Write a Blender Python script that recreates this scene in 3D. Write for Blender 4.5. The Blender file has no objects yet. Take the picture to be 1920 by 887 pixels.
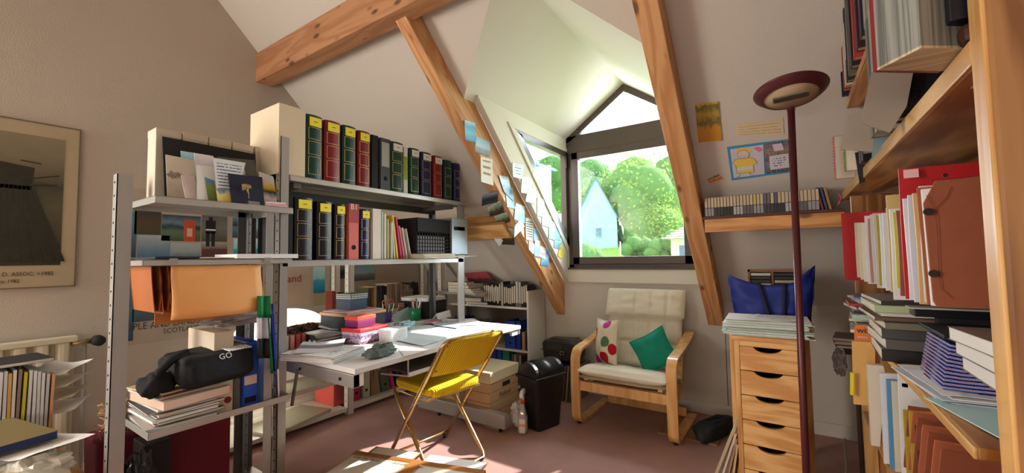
import bpy, bmesh, math, random
from mathutils import Vector, Matrix, noise
random.seed(7)
PI = math.pi
S = bpy.context.scene
COL = S.collection

# ------------------------------------------------------------------ camera
FPX = 778.0
CX, CY = 960.0, 443.5
CAM = Vector((0.0, 0.0, 1.20))
ROT = Matrix(((0.8300032441, 0.0411199465, 0.5562407435),
              (0.5575612959, -0.0346476905, -0.8294124058),
              (-0.0148329367, 0.9985532973, -0.0516845862)))
cam_data = bpy.data.cameras.new('camera')
cam_data.sensor_width = 36.0
cam_data.lens = 36.0 * FPX / 1920.0
cam_data.clip_start = 0.02
cam_data.clip_end = 300
cam = bpy.data.objects.new('camera', cam_data)
COL.objects.link(cam)
cam.matrix_world = Matrix.Translation(CAM) @ ROT.to_4x4()
S.camera = cam

# ------------------------------------------------------------------ world, sun, daylight
world = bpy.data.worlds.new('sky')
S.world = world
world.use_nodes = True
wn = world.node_tree
wn.nodes.clear()
w_out = wn.nodes.new('ShaderNodeOutputWorld')
w_bg = wn.nodes.new('ShaderNodeBackground')
w_bg.inputs['Color'].default_value = (0.80, 0.90, 1.0, 1)
w_bg.inputs['Strength'].default_value = 1.4
wn.links.new(w_bg.outputs[0], w_out.inputs[0])

def light(name, kind, energy, color, loc, direction, **kw):
    d = bpy.data.lights.new(name, kind)
    d.energy = energy
    d.color = color
    for k, v in kw.items():
        setattr(d, k, v)
    o = bpy.data.objects.new(name, d)
    COL.objects.link(o)
    o.location = loc
    o.rotation_euler = Vector(direction).to_track_quat('-Z', 'Y').to_euler()
    return o

light('sun', 'SUN', 6.5, (1.0, 0.95, 0.86), (3, 9, 6), (-0.42, -1.0, -0.84), angle=0.012)
# daylight of the dormer window; rear and side lights fill in for unseen windows
light('dormer_daylight', 'AREA', 100, (0.93, 0.97, 1.0), (-1.14, 4.7, 2.1), (0, -1, -0.2), shape='RECTANGLE', size=2.4, size_y=1.8)
light('low_shelf_lamp', 'POINT', 5, (1.0, 0.93, 0.78), (-3.16, 1.50, 0.27), (0, 0, -1), shadow_soft_size=0.04)
light('rear_daylight', 'AREA', 125, (1.0, 0.94, 0.86), (-0.5, -2.35, 1.7), (0, 1, -0.12), shape='RECTANGLE', size=1.8, size_y=1.4)
light('side_daylight', 'AREA', 62, (1.0, 0.93, 0.84), (-3.25, -1.2, 1.6), (1, 0.55, -0.12), shape='RECTANGLE', size=1.2, size_y=1.4)
S.view_settings.view_transform = 'Standard'
S.view_settings.look = 'None'
S.view_settings.exposure = 1.2
S.view_settings.gamma = 1.0
S.view_settings.use_curve_mapping = False
S.cycles.max_bounces = 8
S.cycles.diffuse_bounces = 4
S.cycles.transparent_max_bounces = 12
S.cycles.sample_clamp_indirect = 6.0

# ------------------------------------------------------------------ geometry helpers
def ray(u, v):
    return ROT @ Vector((u - CX, -(v - CY), -FPX))
def PLN(n, d, u, v):
    n = Vector(n); r = ray(u, v)
    return CAM + r * ((d - n.dot(CAM)) / n.dot(r))
def PX(x, u, v): return PLN((1, 0, 0), x, u, v)
def PY(y, u, v): return PLN((0, 1, 0), y, u, v)
def PZ(z, u, v): return PLN((0, 0, 1), z, u, v)
def PS(s, u, v): return PLN((0, 1, 1), s, u, v)      # plane of the 45 degree roof slope

def TR(loc=(0, 0, 0), rx=0, ry=0, rz=0):
    return (Matrix.Translation(Vector(loc)) @ Matrix.Rotation(rz, 4, 'Z')
            @ Matrix.Rotation(ry, 4, 'Y') @ Matrix.Rotation(rx, 4, 'X'))

class MB:
    def __init__(s):
        s.v = []; s.f = []; s.m = []; s.uv = {}
    def add(s, vs, fs, M=None, m=0, uvs=None):
        b = len(s.v)
        if M is not None:
            vs = [M @ Vector(p) for p in vs]
        s.v += [tuple(p) for p in vs]
        for i, f in enumerate(fs):
            if uvs and i in uvs:
                s.uv[len(s.f)] = uvs[i]
            s.f.append(tuple(b + j for j in f)); s.m.append(m)
        return s
    def box(s, x0, x1, y0, y1, z0, z1, M=None, m=0):
        v = [(x0, y0, z0), (x1, y0, z0), (x1, y1, z0), (x0, y1, z0), (x0, y0, z1), (x1, y0, z1), (x1, y1, z1), (x0, y1, z1)]
        f = [(0, 3, 2, 1), (4, 5, 6, 7), (0, 1, 5, 4), (1, 2, 6, 5), (2, 3, 7, 6), (3, 0, 4, 7)]
        q = [(0, 0), (1, 0), (1, 1), (0, 1)]
        return s.add(v, f, M, m, {1: q, 2: q, 3: q, 4: q, 5: q})
    def cbox(s, c, d, M=None, m=0):
        return s.box(c[0] - d[0] / 2, c[0] + d[0] / 2, c[1] - d[1] / 2, c[1] + d[1] / 2, c[2] - d[2] / 2, c[2] + d[2] / 2, M, m)
    def cyl(s, p, q, r, n=12, r2=None, M=None, m=0, caps=True):
        p = Vector(p); q = Vector(q); r2 = r if r2 is None else r2
        d = (q - p).normalized()
        a = d.cross(Vector((0, 0, 1)) if abs(d.z) < .9 else Vector((1, 0, 0))).normalized()
        b = d.cross(a)
        vs = []
        for c, rr in ((p, r), (q, r2)):
            for k in range(n):
                t = 2 * PI * k / n
                vs.append(c + a * math.cos(t) * rr + b * math.sin(t) * rr)
        fs = [(k, k + n, (k + 1) % n + n, (k + 1) % n) for k in range(n)]
        if caps:
            fs += [tuple(range(n)), tuple(range(2 * n - 1, n - 1, -1))]
        return s.add(vs, fs, M, m)
    def tube(s, pts, r, n=8, M=None, m=0, closed=False):
        pts = [Vector(p) for p in pts]
        vs = []; N = len(pts); prev = None
        for i, p in enumerate(pts):
            if closed:
                d = (pts[(i + 1) % N] - pts[i - 1]).normalized()
            else:
                d = (pts[min(i + 1, N - 1)] - pts[max(i - 1, 0)]).normalized()
            if prev is None:
                a = d.cross(Vector((0, 0, 1)) if abs(d.z) < .9 else Vector((1, 0, 0))).normalized()
            else:
                a = (prev - d * prev.dot(d)).normalized()
            prev = a; b = d.cross(a)
            rr = r[i] if isinstance(r, (list, tuple)) else r
            for k in range(n):
                t = 2 * PI * k / n
                vs.append(p + a * math.cos(t) * rr + b * math.sin(t) * rr)
        fs = []
        for i in range(N if closed else N - 1):
            j = (i + 1) % N
            for k in range(n):
                fs.append((i * n + k, i * n + (k + 1) % n, j * n + (k + 1) % n, j * n + k))
        if not closed:
            fs += [tuple(range(n - 1, -1, -1)), tuple(range((N - 1) * n, N * n))]
        return s.add(vs, fs, M, m)
    def lathe(s, prof, n=24, M=None, m=0):
        vs = []; fs = []
        for r, z in prof:
            for k in range(n):
                t = 2 * PI * k / n
                vs.append((r * math.cos(t), r * math.sin(t), z))
        for i in range(len(prof) - 1):
            for k in range(n):
                fs.append((i * n + k, i * n + (k + 1) % n, (i + 1) * n + (k + 1) % n, (i + 1) * n + k))
        return s.add(vs, fs, M, m)
    def prism(s, poly, off, M=None, m=0):
        """poly: 3D points of one face, off: extrusion vector"""
        n = len(poly); off = Vector(off)
        vs = [Vector(p) for p in poly] + [Vector(p) + off for p in poly]
        fs = [tuple(range(n - 1, -1, -1)), tuple(range(n, 2 * n))] + [(k, (k + 1) % n, (k + 1) % n + n, k + n) for k in range(n)]
        return s.add(vs, fs, M, m)
    def ribbon(s, pts, w, t, M=None, m=0):
        """bent laminated strip in the local YZ plane: w across X, t thick"""
        N = len(pts); vs = []; fs = []
        P = [Vector((0, p[0], p[1])) for p in pts]
        for i, p in enumerate(P):
            d = (P[min(i + 1, N - 1)] - P[max(i - 1, 0)]).normalized()
            nrm = Vector((0, -d.z, d.y))
            for sx, st in ((-1, -1), (1, -1), (1, 1), (-1, 1)):
                vs.append(p + Vector((sx * w / 2, 0, 0)) + nrm * st * t / 2)
        for i in range(N - 1):
            for k in range(4):
                a = i * 4 + k; b = i * 4 + (k + 1) % 4
                fs.append((a, b, b + 4, a + 4))
        fs += [(3, 2, 1, 0), tuple((N - 1) * 4 + k for k in range(4))]
        return s.add(vs, fs, M, m)
    def sheet(s, nx, ny, fn, thick=0.001, M=None, m=0):
        """fn(a,b) in 0..1 gives a point; two sided sheet with UV"""
        vs = []; fs = []; uv = {}
        for side in (0, 1):
            for j in range(ny + 1):
                for i in range(nx + 1):
                    p = Vector(fn(i / nx, j / ny))
                    if side:
                        e = 0.01
                        du = Vector(fn(min(i / nx + e, 1), j / ny)) - Vector(fn(max(i / nx - e, 0), j / ny))
                        dv = Vector(fn(i / nx, min(j / ny + e, 1))) - Vector(fn(i / nx, max(j / ny - e, 0)))
                        nn = du.cross(dv)
                        nn = nn.normalized() if nn.length > 1e-12 else Vector((0, 0, 1))
                        p = p - nn * thick
                    vs.append(p)
        st = nx + 1; off = st * (ny + 1)
        for j in range(ny):
            for i in range(nx):
                a = j * st + i
                uv[len(fs)] = [(i / nx, j / ny), ((i + 1) / nx, j / ny), ((i + 1) / nx, (j + 1) / ny), (i / nx, (j + 1) / ny)]
                fs.append((a, a + 1, a + st + 1, a + st))
                uv[len(fs)] = [(i / nx, j / ny), (i / nx, (j + 1) / ny), ((i + 1) / nx, (j + 1) / ny), ((i + 1) / nx, j / ny)]
                fs.append((a + off, a + off + st, a + off + st + 1, a + off + 1))
        for i in range(nx):
            fs.append((i + off, i + 1 + off, i + 1, i))
            a = ny * st + i
            fs.append((a, a + 1, a + 1 + off, a + off))
        for j in range(ny):
            a = j * st
            fs.append((a, a + st, a + st + off, a + off))
            a = j * st + nx
            fs.append((a + off, a + st + off, a + st, a))
        return s.add(vs, fs, M, m, uv)
    def build(s, name, mats, parent=None, at=None, world=False, smooth=False, bevel=0, kind=None, subsurf=0):
        me = bpy.data.meshes.new(name)
        o = bpy.data.objects.new(name, me)
        vs = s.v
        if parent is not None:
            if world:
                Mi = wmat(parent).inverted()
                vs = [Mi @ Vector(p) for p in vs]
            o.parent = parent
        elif at is not None:
            a = Vector(at)
            vs = [Vector(p) - a for p in vs]
            o.location = a
        me.from_pydata([tuple(p) for p in vs], [], s.f)
        if not isinstance(mats, (list, tuple)):
            mats = [mats]
        for mm in mats:
            me.materials.append(mm)
        ul = me.uv_layers.new(name='UVMap')
        for i, pl in enumerate(me.polygons):
            pl.material_index = min(s.m[i], len(mats) - 1)
            pl.use_smooth = smooth
            if i in s.uv:
                for li, c in zip(pl.loop_indices, s.uv[i]):
                    ul.data[li].uv = c
        me.validate()
        me.update()
        COL.objects.link(o)
        if kind:
            o['kind'] = kind
        if bevel:
            b = o.modifiers.new('bevel', 'BEVEL')
            b.width = bevel; b.segments = 2; b.limit_method = 'ANGLE'
            b.harden_normals = False
        if subsurf:
            b = o.modifiers.new('subdivision', 'SUBSURF')
            b.levels = subsurf; b.render_levels = subsurf
        return o

def wmat(o):
    M = o.matrix_basis.copy()
    p = o.parent
    while p is not None:
        M = p.matrix_basis @ M
        p = p.parent
    return M

ORD = ['lowest', 'second from the bottom', 'third from the bottom', 'fourth from the bottom', 'fifth from the bottom', 'sixth from the bottom', 'seventh from the bottom', 'eighth from the bottom', 'ninth from the bottom', 'tenth from the bottom']
ORL = ['first', 'second', 'third', 'fourth', 'fifth', 'sixth', 'seventh', 'eighth', 'ninth', 'tenth', 'eleventh', 'twelfth', 'thirteenth', 'fourteenth', 'fifteenth', 'sixteenth', 'seventeenth', 'eighteenth', 'nineteenth', 'twentieth']
ORL += ['twenty-' + q for q in ORL[:9]] + ['thirtieth'] + ['thirty-' + q for q in ORL[:9]] + ['fortieth']
def tag(o, label, cat, group=None):
    o['label'] = label
    o['category'] = cat
    if group:
        o['group'] = group
    return o
def thing(name, label, cat, loc=(0, 0, 0), rz=0, group=None, M=None):
    o = bpy.data.objects.new(name, None)
    o.empty_display_size = 0.05
    COL.objects.link(o)
    if M is not None:
        o.matrix_basis = M
    else:
        o.location = loc
        o.rotation_euler = (0, 0, rz)
    return tag(o, label, cat, group)
def struct(name, mb, m, **kw):
    return mb.build(name, m, kind='structure', **kw)
def dup(root, M, label=None, group=None, linkmats=None):
    r = root.copy(); COL.objects.link(r); r.matrix_basis = M
    if label: r['label'] = label
    if group: r['group'] = group
    for ch in root.children:
        c = ch.copy(); COL.objects.link(c); c.parent = r
        for g in ch.children:
            d = g.copy(); COL.objects.link(d); d.parent = c
    return r

def text(s, size, m, parent=None, M=None, world=True, name='lettering', extrude=0.0004, align='CENTER', sx=1.0, bold=0.0, fit=None):
    cu = bpy.data.curves.new('t', 'FONT')
    cu.body = s; cu.size = size; cu.extrude = extrude; cu.align_x = align; cu.align_y = 'CENTER'; cu.offset = bold
    cu.resolution_u = 2
    to = bpy.data.objects.new('t', cu)
    me = bpy.data.meshes.new_from_object(to)
    me.name = name
    bpy.data.objects.remove(to)
    if fit:
        xs = [v.co.x for v in me.vertices]; sx = fit / (max(xs) - min(xs))
    T = (M or Matrix.Identity(4)) @ Matrix.Diagonal((sx, 1, 1, 1))
    if parent is not None and world:
        T = wmat(parent).inverted() @ T
    me.transform(T)
    me.materials.clear()
    me.materials.append(m)
    o = bpy.data.objects.new(name, me)
    COL.objects.link(o)
    o.parent = parent
    return o

def frame_M(p, xdir, ydir):
    x = Vector(xdir).normalized(); y = Vector(ydir)
    y = (y - x * y.dot(x)).normalized(); z = x.cross(y)
    M = Matrix.Identity(4)
    for i in range(3):
        M[i][0] = x[i]; M[i][1] = y[i]; M[i][2] = z[i]; M[i][3] = p[i]
    return M

# ------------------------------------------------------------------ materials
def nd(nt, t, **kw):
    n = nt.nodes.new(t)
    for k, v in kw.items():
        if k in n.inputs.keys():
            n.inputs[k].default_value = v
        else:
            setattr(n, k, v)
    return n
MC = {}
def base(name, rough=0.6, metal=0.0, spec=0.4):
    m = bpy.data.materials.new(name)
    m.use_nodes = True
    nt = m.node_tree
    b = nt.nodes['Principled BSDF']
    b.inputs['Roughness'].default_value = rough
    b.inputs['Metallic'].default_value = metal
    b.inputs['Specular IOR Level'].default_value = spec
    return m, nt, b
def c4(c): return (c[0], c[1], c[2], 1)
def mat(name, col, rough=0.6, metal=0.0, var=0.08, scale=8, bump=0.0, bscale=60, spec=0.4, coat=0.0):
    if name in MC: return MC[name]
    m, nt, b = base(name, rough, metal, spec)
    b.inputs['Coat Weight'].default_value = coat
    tc = nd(nt, 'ShaderNodeTexCoord')
    n1 = nd(nt, 'ShaderNodeTexNoise', Scale=scale, Detail=4.0)
    nt.links.new(tc.outputs['Object'], n1.inputs['Vector'])
    r = nd(nt, 'ShaderNodeMix', data_type='RGBA')
    lo = tuple(max(0, x * (1 - var)) for x in col); hi = tuple(min(1, x * (1 + var)) for x in col)
    r.inputs[6].default_value = c4(lo); r.inputs[7].default_value = c4(hi)
    nt.links.new(n1.outputs['Fac'], r.inputs[0])
    nt.links.new(r.outputs[2], b.inputs['Base Color'])
    if bump:
        n2 = nd(nt, 'ShaderNodeTexNoise', Scale=bscale, Detail=3.0)
        nt.links.new(tc.outputs['Object'], n2.inputs['Vector'])
        bp = nd(nt, 'ShaderNodeBump', Strength=bump, Distance=0.01)
        nt.links.new(n2.outputs['Fac'], bp.inputs['Height'])
        nt.links.new(bp.outputs[0], b.inputs['Normal'])
    MC[name] = m
    return m
def wood(name, light_, dark, axis='X', scale=7.0, rough=0.45, knots=True, stretch=0.07, coat=0.0, contrast=(0.35, 0.75)):
    if name in MC: return MC[name]
    m, nt, b = base(name, rough)
    b.inputs['Coat Weight'].default_value = coat
    tc = nd(nt, 'ShaderNodeTexCoord')
    mp = nd(nt, 'ShaderNodeMapping')
    sc = {'X': (stretch, 1, 1), 'Y': (1, stretch, 1), 'Z': (1, 1, stretch)}[axis]
    mp.inputs['Scale'].default_value = sc
    nt.links.new(tc.outputs['Object'], mp.inputs['Vector'])
    nz = nd(nt, 'ShaderNodeTexNoise', Scale=scale * 0.8, Detail=3.0, Distortion=0.25)
    nt.links.new(mp.outputs[0], nz.inputs['Vector'])
    mul = nd(nt, 'ShaderNodeMath', operation='MULTIPLY'); mul.inputs[1].default_value = 14.0
    nt.links.new(nz.outputs['Fac'], mul.inputs[0])
    fr = nd(nt, 'ShaderNodeMath', operation='PINGPONG'); fr.inputs[1].default_value = 1.0
    nt.links.new(mul.outputs[0], fr.inputs[0])
    fine = nd(nt, 'ShaderNodeTexNoise', Scale=scale * 12, Detail=2.0)
    nt.links.new(mp.outputs[0], fine.inputs['Vector'])
    ad = nd(nt, 'ShaderNodeMath', operation='MULTIPLY_ADD'); ad.inputs[1].default_value = 0.35
    nt.links.new(fine.outputs['Fac'], ad.inputs[0]); nt.links.new(fr.outputs[0], ad.inputs[2])
    cr = nd(nt, 'ShaderNodeValToRGB')
    cr.color_ramp.elements[0].position = contrast[0]; cr.color_ramp.elements[0].color = c4(light_)
    cr.color_ramp.elements[1].position = 1.0 + contrast[1] * 0.3; cr.color_ramp.elements[1].color = c4(dark)
    nt.links.new(ad.outputs[0], cr.inputs[0])
    out = cr.outputs[0]
    if knots:
        mp2 = nd(nt, 'ShaderNodeMapping')
        s2 = {'X': (.45, 1, 1), 'Y': (1, .45, 1), 'Z': (1, 1, .45)}[axis]
        mp2.inputs['Scale'].default_value = s2
        nt.links.new(tc.outputs['Object'], mp2.inputs['Vector'])
        vo = nd(nt, 'ShaderNodeTexVoronoi', Scale=12.0)
        nt.links.new(mp2.outputs[0], vo.inputs['Vector'])
        kr = nd(nt, 'ShaderNodeValToRGB')
        kr.color_ramp.elements[0].position = 0.13; kr.color_ramp.elements[0].color = (1, 1, 1, 1)
        kr.color_ramp.elements[1].position = 0.24; kr.color_ramp.elements[1].color = (0, 0, 0, 1)
        nt.links.new(vo.outputs['Distance'], kr.inputs[0])
        mx = nd(nt, 'ShaderNodeMix', data_type='RGBA')
        mx.inputs[7].default_value = c4(tuple(x * 0.35 for x in dark))
        nt.links.new(kr.outputs[0], mx.inputs[0]); nt.links.new(out, mx.inputs[6])
        out = mx.outputs[2]
    nt.links.new(out, b.inputs['Base Color'])
    bp = nd(nt, 'ShaderNodeBump', Strength=0.12, Distance=0.004)
    nt.links.new(ad.outputs[0], bp.inputs['Height']); nt.links.new(bp.outputs[0], b.inputs['Normal'])
    MC[name] = m
    return m
def ramp(nt, src, stops, interp='LINEAR'):
    r = nd(nt, 'ShaderNodeValToRGB')
    r.color_ramp.interpolation = interp
    e = r.color_ramp.elements
    while len(e) < len(stops): e.new(0.5)
    for i, (p, c) in enumerate(stops):
        e[i].position = p; e[i].color = c4(c)
    nt.links.new(src, r.inputs[0])
    return r.outputs[0]
def photo(name, stops, seed=0, scale=3.0, warp=0.35, rough=0.35):
    """flat printed picture: bands of colour from bottom to top broken up by noise (UV space)"""
    if name in MC: return MC[name]
    m, nt, b = base(name, rough)
    tc = nd(nt, 'ShaderNodeTexCoord')
    mp = nd(nt, 'ShaderNodeMapping'); mp.inputs['Location'].default_value = (seed * 3.1, seed * 1.7, seed)
    nt.links.new(tc.outputs['UV'], mp.inputs[0])
    nz = nd(nt, 'ShaderNodeTexNoise', Scale=scale, Detail=6.0, Roughness=0.65)
    nt.links.new(mp.outputs[0], nz.inputs['Vector'])
    sp = nd(nt, 'ShaderNodeSeparateXYZ'); nt.links.new(tc.outputs['UV'], sp.inputs[0])
    a = nd(nt, 'ShaderNodeMath', operation='MULTIPLY_ADD'); a.inputs[1].default_value = warp
    nt.links.new(nz.outputs['Fac'], a.inputs[0]); nt.links.new(sp.outputs['Y'], a.inputs[2])
    s = nd(nt, 'ShaderNodeMath', operation='SUBTRACT'); s.inputs[1].default_value = warp / 2
    nt.links.new(a.outputs[0], s.inputs[0])
    nt.links.new(ramp(nt, s.outputs[0], stops), b.inputs['Base Color'])
    MC[name] = m
    return m
def printed(name, bg, ink, lines=14, density=0.5, margin=0.12, words=24, rough=0.6, top=0.9):
    """paper with rows of print in UV space"""
    if name in MC: return MC[name]
    m, nt, b = base(name, rough)
    tc = nd(nt, 'ShaderNodeTexCoord')
    sp = nd(nt, 'ShaderNodeSeparateXYZ'); nt.links.new(tc.outputs['UV'], sp.inputs[0])
    def mth(op, a, bb=None, c=None):
        n = nd(nt, 'ShaderNodeMath', operation=op)
        for i, x in enumerate((a, bb, c)):
            if x is None: continue
            if isinstance(x, (int, float)): n.inputs[i].default_value = x
            else: nt.links.new(x, n.inputs[i])
        return n.outputs[0]
    U = sp.outputs['X']; V = sp.outputs['Y']
    row = mth('MULTIPLY', V, float(lines))
    fr = mth('FRACT', row)
    band = mth('MULTIPLY', mth('GREATER_THAN', fr, 0.35), mth('LESS_THAN', fr, 0.72))
    rid = mth('FLOOR', row)
    cb = nd(nt, 'ShaderNodeCombineXYZ')
    nt.links.new(mth('MULTIPLY', U, float(words)), cb.inputs[0]); nt.links.new(mth('MULTIPLY', rid, 7.31), cb.inputs[1])
    nz = nd(nt, 'ShaderNodeTexNoise', Scale=1.0, Detail=2.0); nt.links.new(cb.outputs[0], nz.inputs['Vector'])
    w = mth('GREATER_THAN', nz.outputs['Fac'], 1 - density)
    mask = mth('MULTIPLY', band, w)
    for q in (mth('GREATER_THAN', U, margin), mth('LESS_THAN', U, 1 - margin), mth('GREATER_THAN', V, margin), mth('LESS_THAN', V, top)):
        mask = mth('MULTIPLY', mask, q)
    mx = nd(nt, 'ShaderNodeMix', data_type='RGBA')
    mx.inputs[6].default_value = c4(bg); mx.inputs[7].default_value = c4(ink)
    nt.links.new(mask, mx.inputs[0]); nt.links.new(mx.outputs[2], b.inputs['Base Color'])
    MC[name] = m
    return m
def striped(name, c1, c2, axis='Z', freq=400, rough=0.7):
    """fine page edges of a block of paper"""
    if name in MC: return MC[name]
    m, nt, b = base(name, rough)
    tc = nd(nt, 'ShaderNodeTexCoord')
    mp = nd(nt, 'ShaderNodeMapping')
    mp.inputs['Scale'].default_value = {'X': (freq, 3, 3), 'Y': (3, freq, 3), 'Z': (3, 3, freq)}[axis]
    nt.links.new(tc.outputs['Object'], mp.inputs[0])
    nz = nd(nt, 'ShaderNodeTexNoise', Scale=1.0, Detail=2.0); nt.links.new(mp.outputs[0], nz.inputs['Vector'])
    nt.links.new(ramp(nt, nz.outputs['Fac'], [(0.35, c2), (0.6, c1)]), b.inputs['Base Color'])
    MC[name] = m
    return m
def clear(name, tint=(1, 1, 1), alpha=0.12, rough=0.05):
    if name in MC: return MC[name]
    m = bpy.data.materials.new(name); m.use_nodes = True; nt = m.node_tree; nt.nodes.clear()
    o = nd(nt, 'ShaderNodeOutputMaterial')
    t = nd(nt, 'ShaderNodeBsdfTransparent'); t.inputs[0].default_value = c4(tint)
    g = nd(nt, 'ShaderNodeBsdfGlossy'); g.inputs['Roughness'].default_value = rough
    mx = nd(nt, 'ShaderNodeMixShader'); mx.inputs[0].default_value = alpha
    nt.links.new(t.outputs[0], mx.inputs[1]); nt.links.new(g.outputs[0], mx.inputs[2]); nt.links.new(mx.outputs[0], o.inputs[0])
    MC[name] = m
    return m

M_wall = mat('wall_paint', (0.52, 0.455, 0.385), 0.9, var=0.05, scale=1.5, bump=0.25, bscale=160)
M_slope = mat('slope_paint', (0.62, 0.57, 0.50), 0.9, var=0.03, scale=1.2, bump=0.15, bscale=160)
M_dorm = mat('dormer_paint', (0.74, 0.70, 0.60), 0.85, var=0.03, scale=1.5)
M_carpet = mat('carpet', (0.46, 0.27, 0.24), 0.97, var=0.16, scale=5, bump=0.6, bscale=500, spec=0.1)
M_beam = wood('beam_pine', (0.70, 0.38, 0.17), (0.56, 0.26, 0.10), 'X', 9.0, 0.55, True, 0.09)
M_shelfwood = wood('varnished_oak', (0.88, 0.47, 0.15), (0.30, 0.10, 0.02), 'Y', 5.0, 0.42, False, 0.16, coat=0.1, contrast=(0.25, 0.4))
M_pine = wood('pine', (0.80, 0.48, 0.20), (0.60, 0.28, 0.09), 'X', 7.0, 0.45, False, 0.12)
M_pinez = wood('pine_upright', (0.80, 0.46, 0.18), (0.55, 0.25, 0.08), 'Z', 7.0, 0.4, False, 0.12)
M_birch = wood('bent_birch', (0.80, 0.47, 0.19), (0.66, 0.34, 0.12), 'Z', 5.0, 0.35, False, 0.2, coat=0.3)
M_frame = mat('window_brown', (0.085, 0.062, 0.05), 0.35, var=0.1)
M_glass = clear('window_glass', (0.97, 0.99, 1.0), 0.06, 0.0)
M_white = mat('white_paint', (0.80, 0.78, 0.73), 0.6, var=0.03)
M_steel = mat('grey_steel', (0.46, 0.45, 0.43), 0.35, metal=0.55, var=0.06)
M_steeld = mat('dark_steel', (0.12, 0.12, 0.115), 0.5, metal=0.3)
M_ivory = mat('ivory_steel', (0.74, 0.71, 0.63), 0.45, var=0.04)
M_hole = mat('hole_black', (0.01, 0.01, 0.01), 0.9)
M_black = mat('black_plastic', (0.012, 0.012, 0.014), 0.3)
M_blackm = mat('black_matt', (0.014, 0.014, 0.016), 0.75)
M_pages = striped('page_edges', (0.80, 0.75, 0.64), (0.55, 0.49, 0.38), 'Z')
M_paper = mat('paper', (0.84, 0.84, 0.83), 0.7, var=0.02)
M_cream = mat('cream_card', (0.80, 0.73, 0.58), 0.75, var=0.03)
M_gold = mat('gold_print', (0.80, 0.60, 0.28), 0.35, metal=0.6)
M_yellow = mat('yellow_sticker', (0.92, 0.80, 0.04), 0.6, var=0.03)
M_ink = mat('ink', (0.03, 0.03, 0.035), 0.7)
# ================================================================== SETTING
XL, XR, YB, YF = -3.35, 0.66, 3.475, -2.5
SL = 4.325                      # roof slope: y + z = SL
KZ = SL - YB                    # height of the knee wall
CHX, DX1 = -1.76, -0.56         # dormer opening
RIDX, RIDZ, EAVZ = -1.14, 2.69, 2.255
YR = 0.4; ZR = SL - YR
struct('floor', MB().box(XL - .1, XR + .1, YF - .1, YB + .1, -0.1, 0.0), M_carpet)
# gable wall on the left, whole profile of the house
def gable(x, t):
    yb2 = YR - (ZR - 0.9)
    p = [(x, yb2 - .05, 0), (x, YB + .1, 0), (x, YB + .1, KZ - .1), (x, YR, ZR), (x, yb2 - .05, 0.9)]
    return MB().prism(p, (t, 0, 0))
struct('wall_left', gable(XL, -0.1), M_wall)
struct('wall_right', gable(XR, 0.1), M_slope)
struct('wall_back', MB().box(XL - .1, CHX, YB, YB + .12, 0, KZ)
       .box(DX1, XR + .1, YB, YB + .12, 0, KZ).box(CHX, DX1, YB, YB + .12, 0, 1.10), M_slope)
struct('trim_1', MB().box(-1.70, DX1, YB - .018, YB, 0.975, 1.10), M_dorm)
wf = MB(); yf2 = YR - (ZR - 0.9)
wf.box(XL - .1, XR + .1, yf2 - .1, yf2, 0, 0.9)
struct('wall_front', wf, M_wall)
n_ = Vector((0, 1, 1)).normalized() * 0.1
def sl(x, y): return (x, y, SL - y)
ce = MB()
yv = SL - EAVZ; yp = SL - RIDZ
ce.prism([sl(XL, YR), sl(XL, YB + .08), sl(CHX, YB + .08), sl(CHX, YR)], n_)
ce.prism([sl(DX1, YR), sl(DX1, YB + .08), sl(XR + .1, YB + .08), sl(XR + .1, YR)], n_)
ce.prism([sl(CHX, YR), sl(CHX, yv), sl(RIDX, yp), sl(DX1, yv), sl(DX1, YR)], n_)
# other side of the roof, behind the camera
ce.prism([(XL, YR, ZR), (XR + .1, YR, ZR), (XR + .1, yf2 - .05, 0.85), (XL, yf2 - .05, 0.85)], (0, -.07, .07))
struct('ceiling', ce, M_slope)
dc = MB()
dc.prism([(CHX, yv, EAVZ), (RIDX, yp, RIDZ), (RIDX, YB + .1, RIDZ), (CHX, YB + .1, EAVZ)], (0, 0, .08))
dc.prism([(DX1, yv, EAVZ + .02), (RIDX, yp, RIDZ), (RIDX, YB + .1, RIDZ), (DX1, YB + .1, EAVZ + .02)], (0, 0, .08))
struct('ceiling', dc, M_dorm)
# cheeks of the dormer
ck = MB(); s1 = 4.44; s2 = 4.755
def cheek(x, t):
    mb = MB()
    top = 2.30
    mb.prism([(x, s1 - top, top), (x, YB, top), (x, YB, 2.175), (x, s1 - 2.175, 2.175)], (t, 0, 0))
    mb.prism([(x, s1 - 2.175, 2.175), (x, s2 - 2.175, 2.175), (x, YB, s2 - YB), (x, YB, s1 - YB)], (t, 0, 0))
    return mb
struct('wall_cheek', cheek(-1.70, -0.05), M_dorm)
struct('wall_cheek_right', MB().prism([(-.56, SL - 2.3, 2.3), (-.56, YB, 2.3), (-.56, YB, KZ)], (.05, 0, 0)), M_dorm)
# baseboards
bbm = mat('baseboard_paint', (0.66, 0.61, 0.55), 0.6)
struct('baseboard_back', MB().box(XL, XR, YB - .014, YB, 0, 0.085), bbm, bevel=.003)
struct('baseboard_left', MB().box(XL, XL + .014, yf2, YB, 0, 0.085), bbm, bevel=.003)
# vertical board joint on the knee wall
struct('trim_2', MB().box(-0.432, -0.428, YB - .002, YB + .01, 0.085, 0.66), M_hole)

# rafters and purlin: real beams, own local X along the length
def beam(name, p, q, w, h, up, ends=True):
    p = Vector(p); q = Vector(q); L = (q - p).length
    x = (q - p).normalized(); y = Vector((1, 0, 0)) if abs(x.x) < .5 else Vector((0, 1, 0))
    M = frame_M(p, x, y)
    mb = MB().box(0, L, -w / 2, w / 2, up[0], up[1])
    o = mb.build(name, M_beam, bevel=.004, kind='structure')
    o.matrix_basis = M
    return o
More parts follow.
